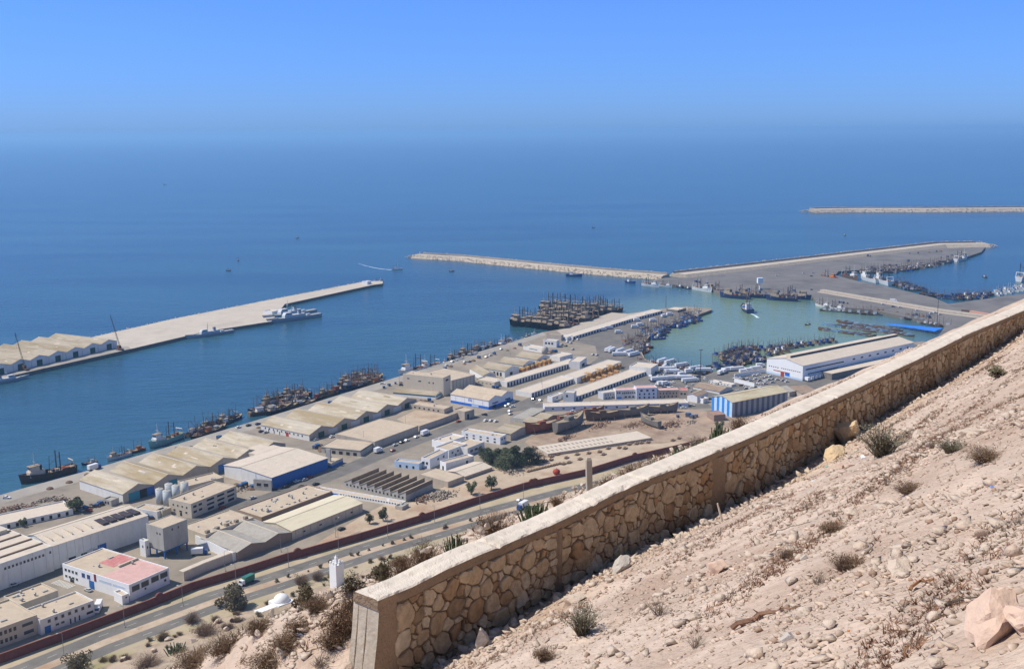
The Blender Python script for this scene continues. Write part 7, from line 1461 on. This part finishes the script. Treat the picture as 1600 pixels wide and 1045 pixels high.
for i, (x, y, sc_v) in enumerate([(1010, 310, 1.05), (1110, 340, 1.2), (1200, 310, 1.25), (1290, 295, 1.05), (945, 275, .85), (1070, 300, 1.0)]): TM.at(gp(I(x, y)), i * 1.3, None, 'tree', scale=sc_v)
ordinal([o for o in col.objects if o.name.startswith('tree') and o.parent is None and o.get('label') is None], 'dark green tree in the big clump beside the white houses, #', 'dark trees by the white houses')
TS_.at(gp(I(985, 500)), .4, 'tall slim dark tree in front of the big clump near the maroon wall', 'tree', scale=1.25)
TS_.at(gp(I(838, 535)), 1.4, 'lone round tree beside the timber heaps near the maroon wall', 'tree', scale=1.1)
TS_.at(gp(E(1420, 540)), 2.4, 'right tree of the pair at the end of the bare dirt lot', 'tree', scale=1.0)
TS_.at(gp(E(1318, 560)), 3.4, 'left smaller tree of the pair at the end of the bare dirt lot', 'tree', scale=.85)
TS_.at(gp(Mm(585, 735)), .9, 'dark tree below the striped gable', 'tree', scale=1.15)
TS_.at(gp(B(170, 775)), 2, 'small dark tree at the end of the long lean-to', 'tree', scale=.7)
for i, (u, v, hpx, lab) in enumerate([(360, 950, 40, 'dark green tree beside the main road left of the shrine'), (122, 1050, 34, 'round green tree at the bottom left corner by the road'), (300, 972, 18, 'brown bush on the slope below the road, left of centre'), (255, 998, 14, 'small brown bush on the roadside slope at lower left'), (470, 912, 18, 'brown bush between road and shrine dome'), (496, 905, 16, 'bush just left of the white minaret'), (585, 905, 22, 'green bush on the slope right of the minaret'), (622, 885, 20, 'brown bush beside the road above the wall end')]):
    p = on_hill(u, v) or gp((u, v)); o = plant('green' if i < 2 or i == 6 else 'dry', p, hpx / FPX * (p - EYE).length, lab, 'tree' if i < 2 else 'bush', wide=1.0, i=i)
rr = random.Random(77); ls = []
a_ = off(UP, 10)
for u in (430, 452, 520, 552, 575, 600, 634, 642, 690, 700, 735, 645, 610, 560, 480, 500):
    best = min(range(400), key=lambda k: abs(proj(a_[3] + (a_[8] - a_[3]) * k / 400)[0] - u)); 
    seg_ = [a_[i] + (a_[i + 1] - a_[i]) * k / 60 for i in range(2, 9) for k in range(60)]; p = min(seg_, key=lambda q: abs(proj(q)[0] - u)); 
    o = SH['green'][len(ls) % 2].at(p + Vector((rr.uniform(-1, 1), rr.uniform(-1, 1), 0)), rr.random() * 6, None, 'bush', scale=rr.uniform(1.0, 2.2)); ls.append(o)
ordinal(ls, 'low dark bush on the road median, #', 'bushes on the road median')
for k in range(160):       # scrub on the visible foot of the slope
    u = rr.uniform(0, 760); v = 1045 - (u * .29) + rr.uniform(-8, 45); p = on_hill(u, v)
    if p is None or (p - EYE).length < 150: continue
    o = SH[rr.choice(['dry', 'dry', 'dry', 'green'])][k % 2].at(p, rr.random() * 6, 'low scrub bush on the slope between the main road and the rubble', 'bush', 'scrub on the roadside slope', scale=rr.uniform(1.2, 3.0))
_bad = [(o.name, o['label']) for o in col.objects if o.get('label') and not 4 <= len(o['label'].split()) <= 16]
if _bad: print('LONGLABELS', len(_bad)); [print('  ', b) for b in _bad[:70]]
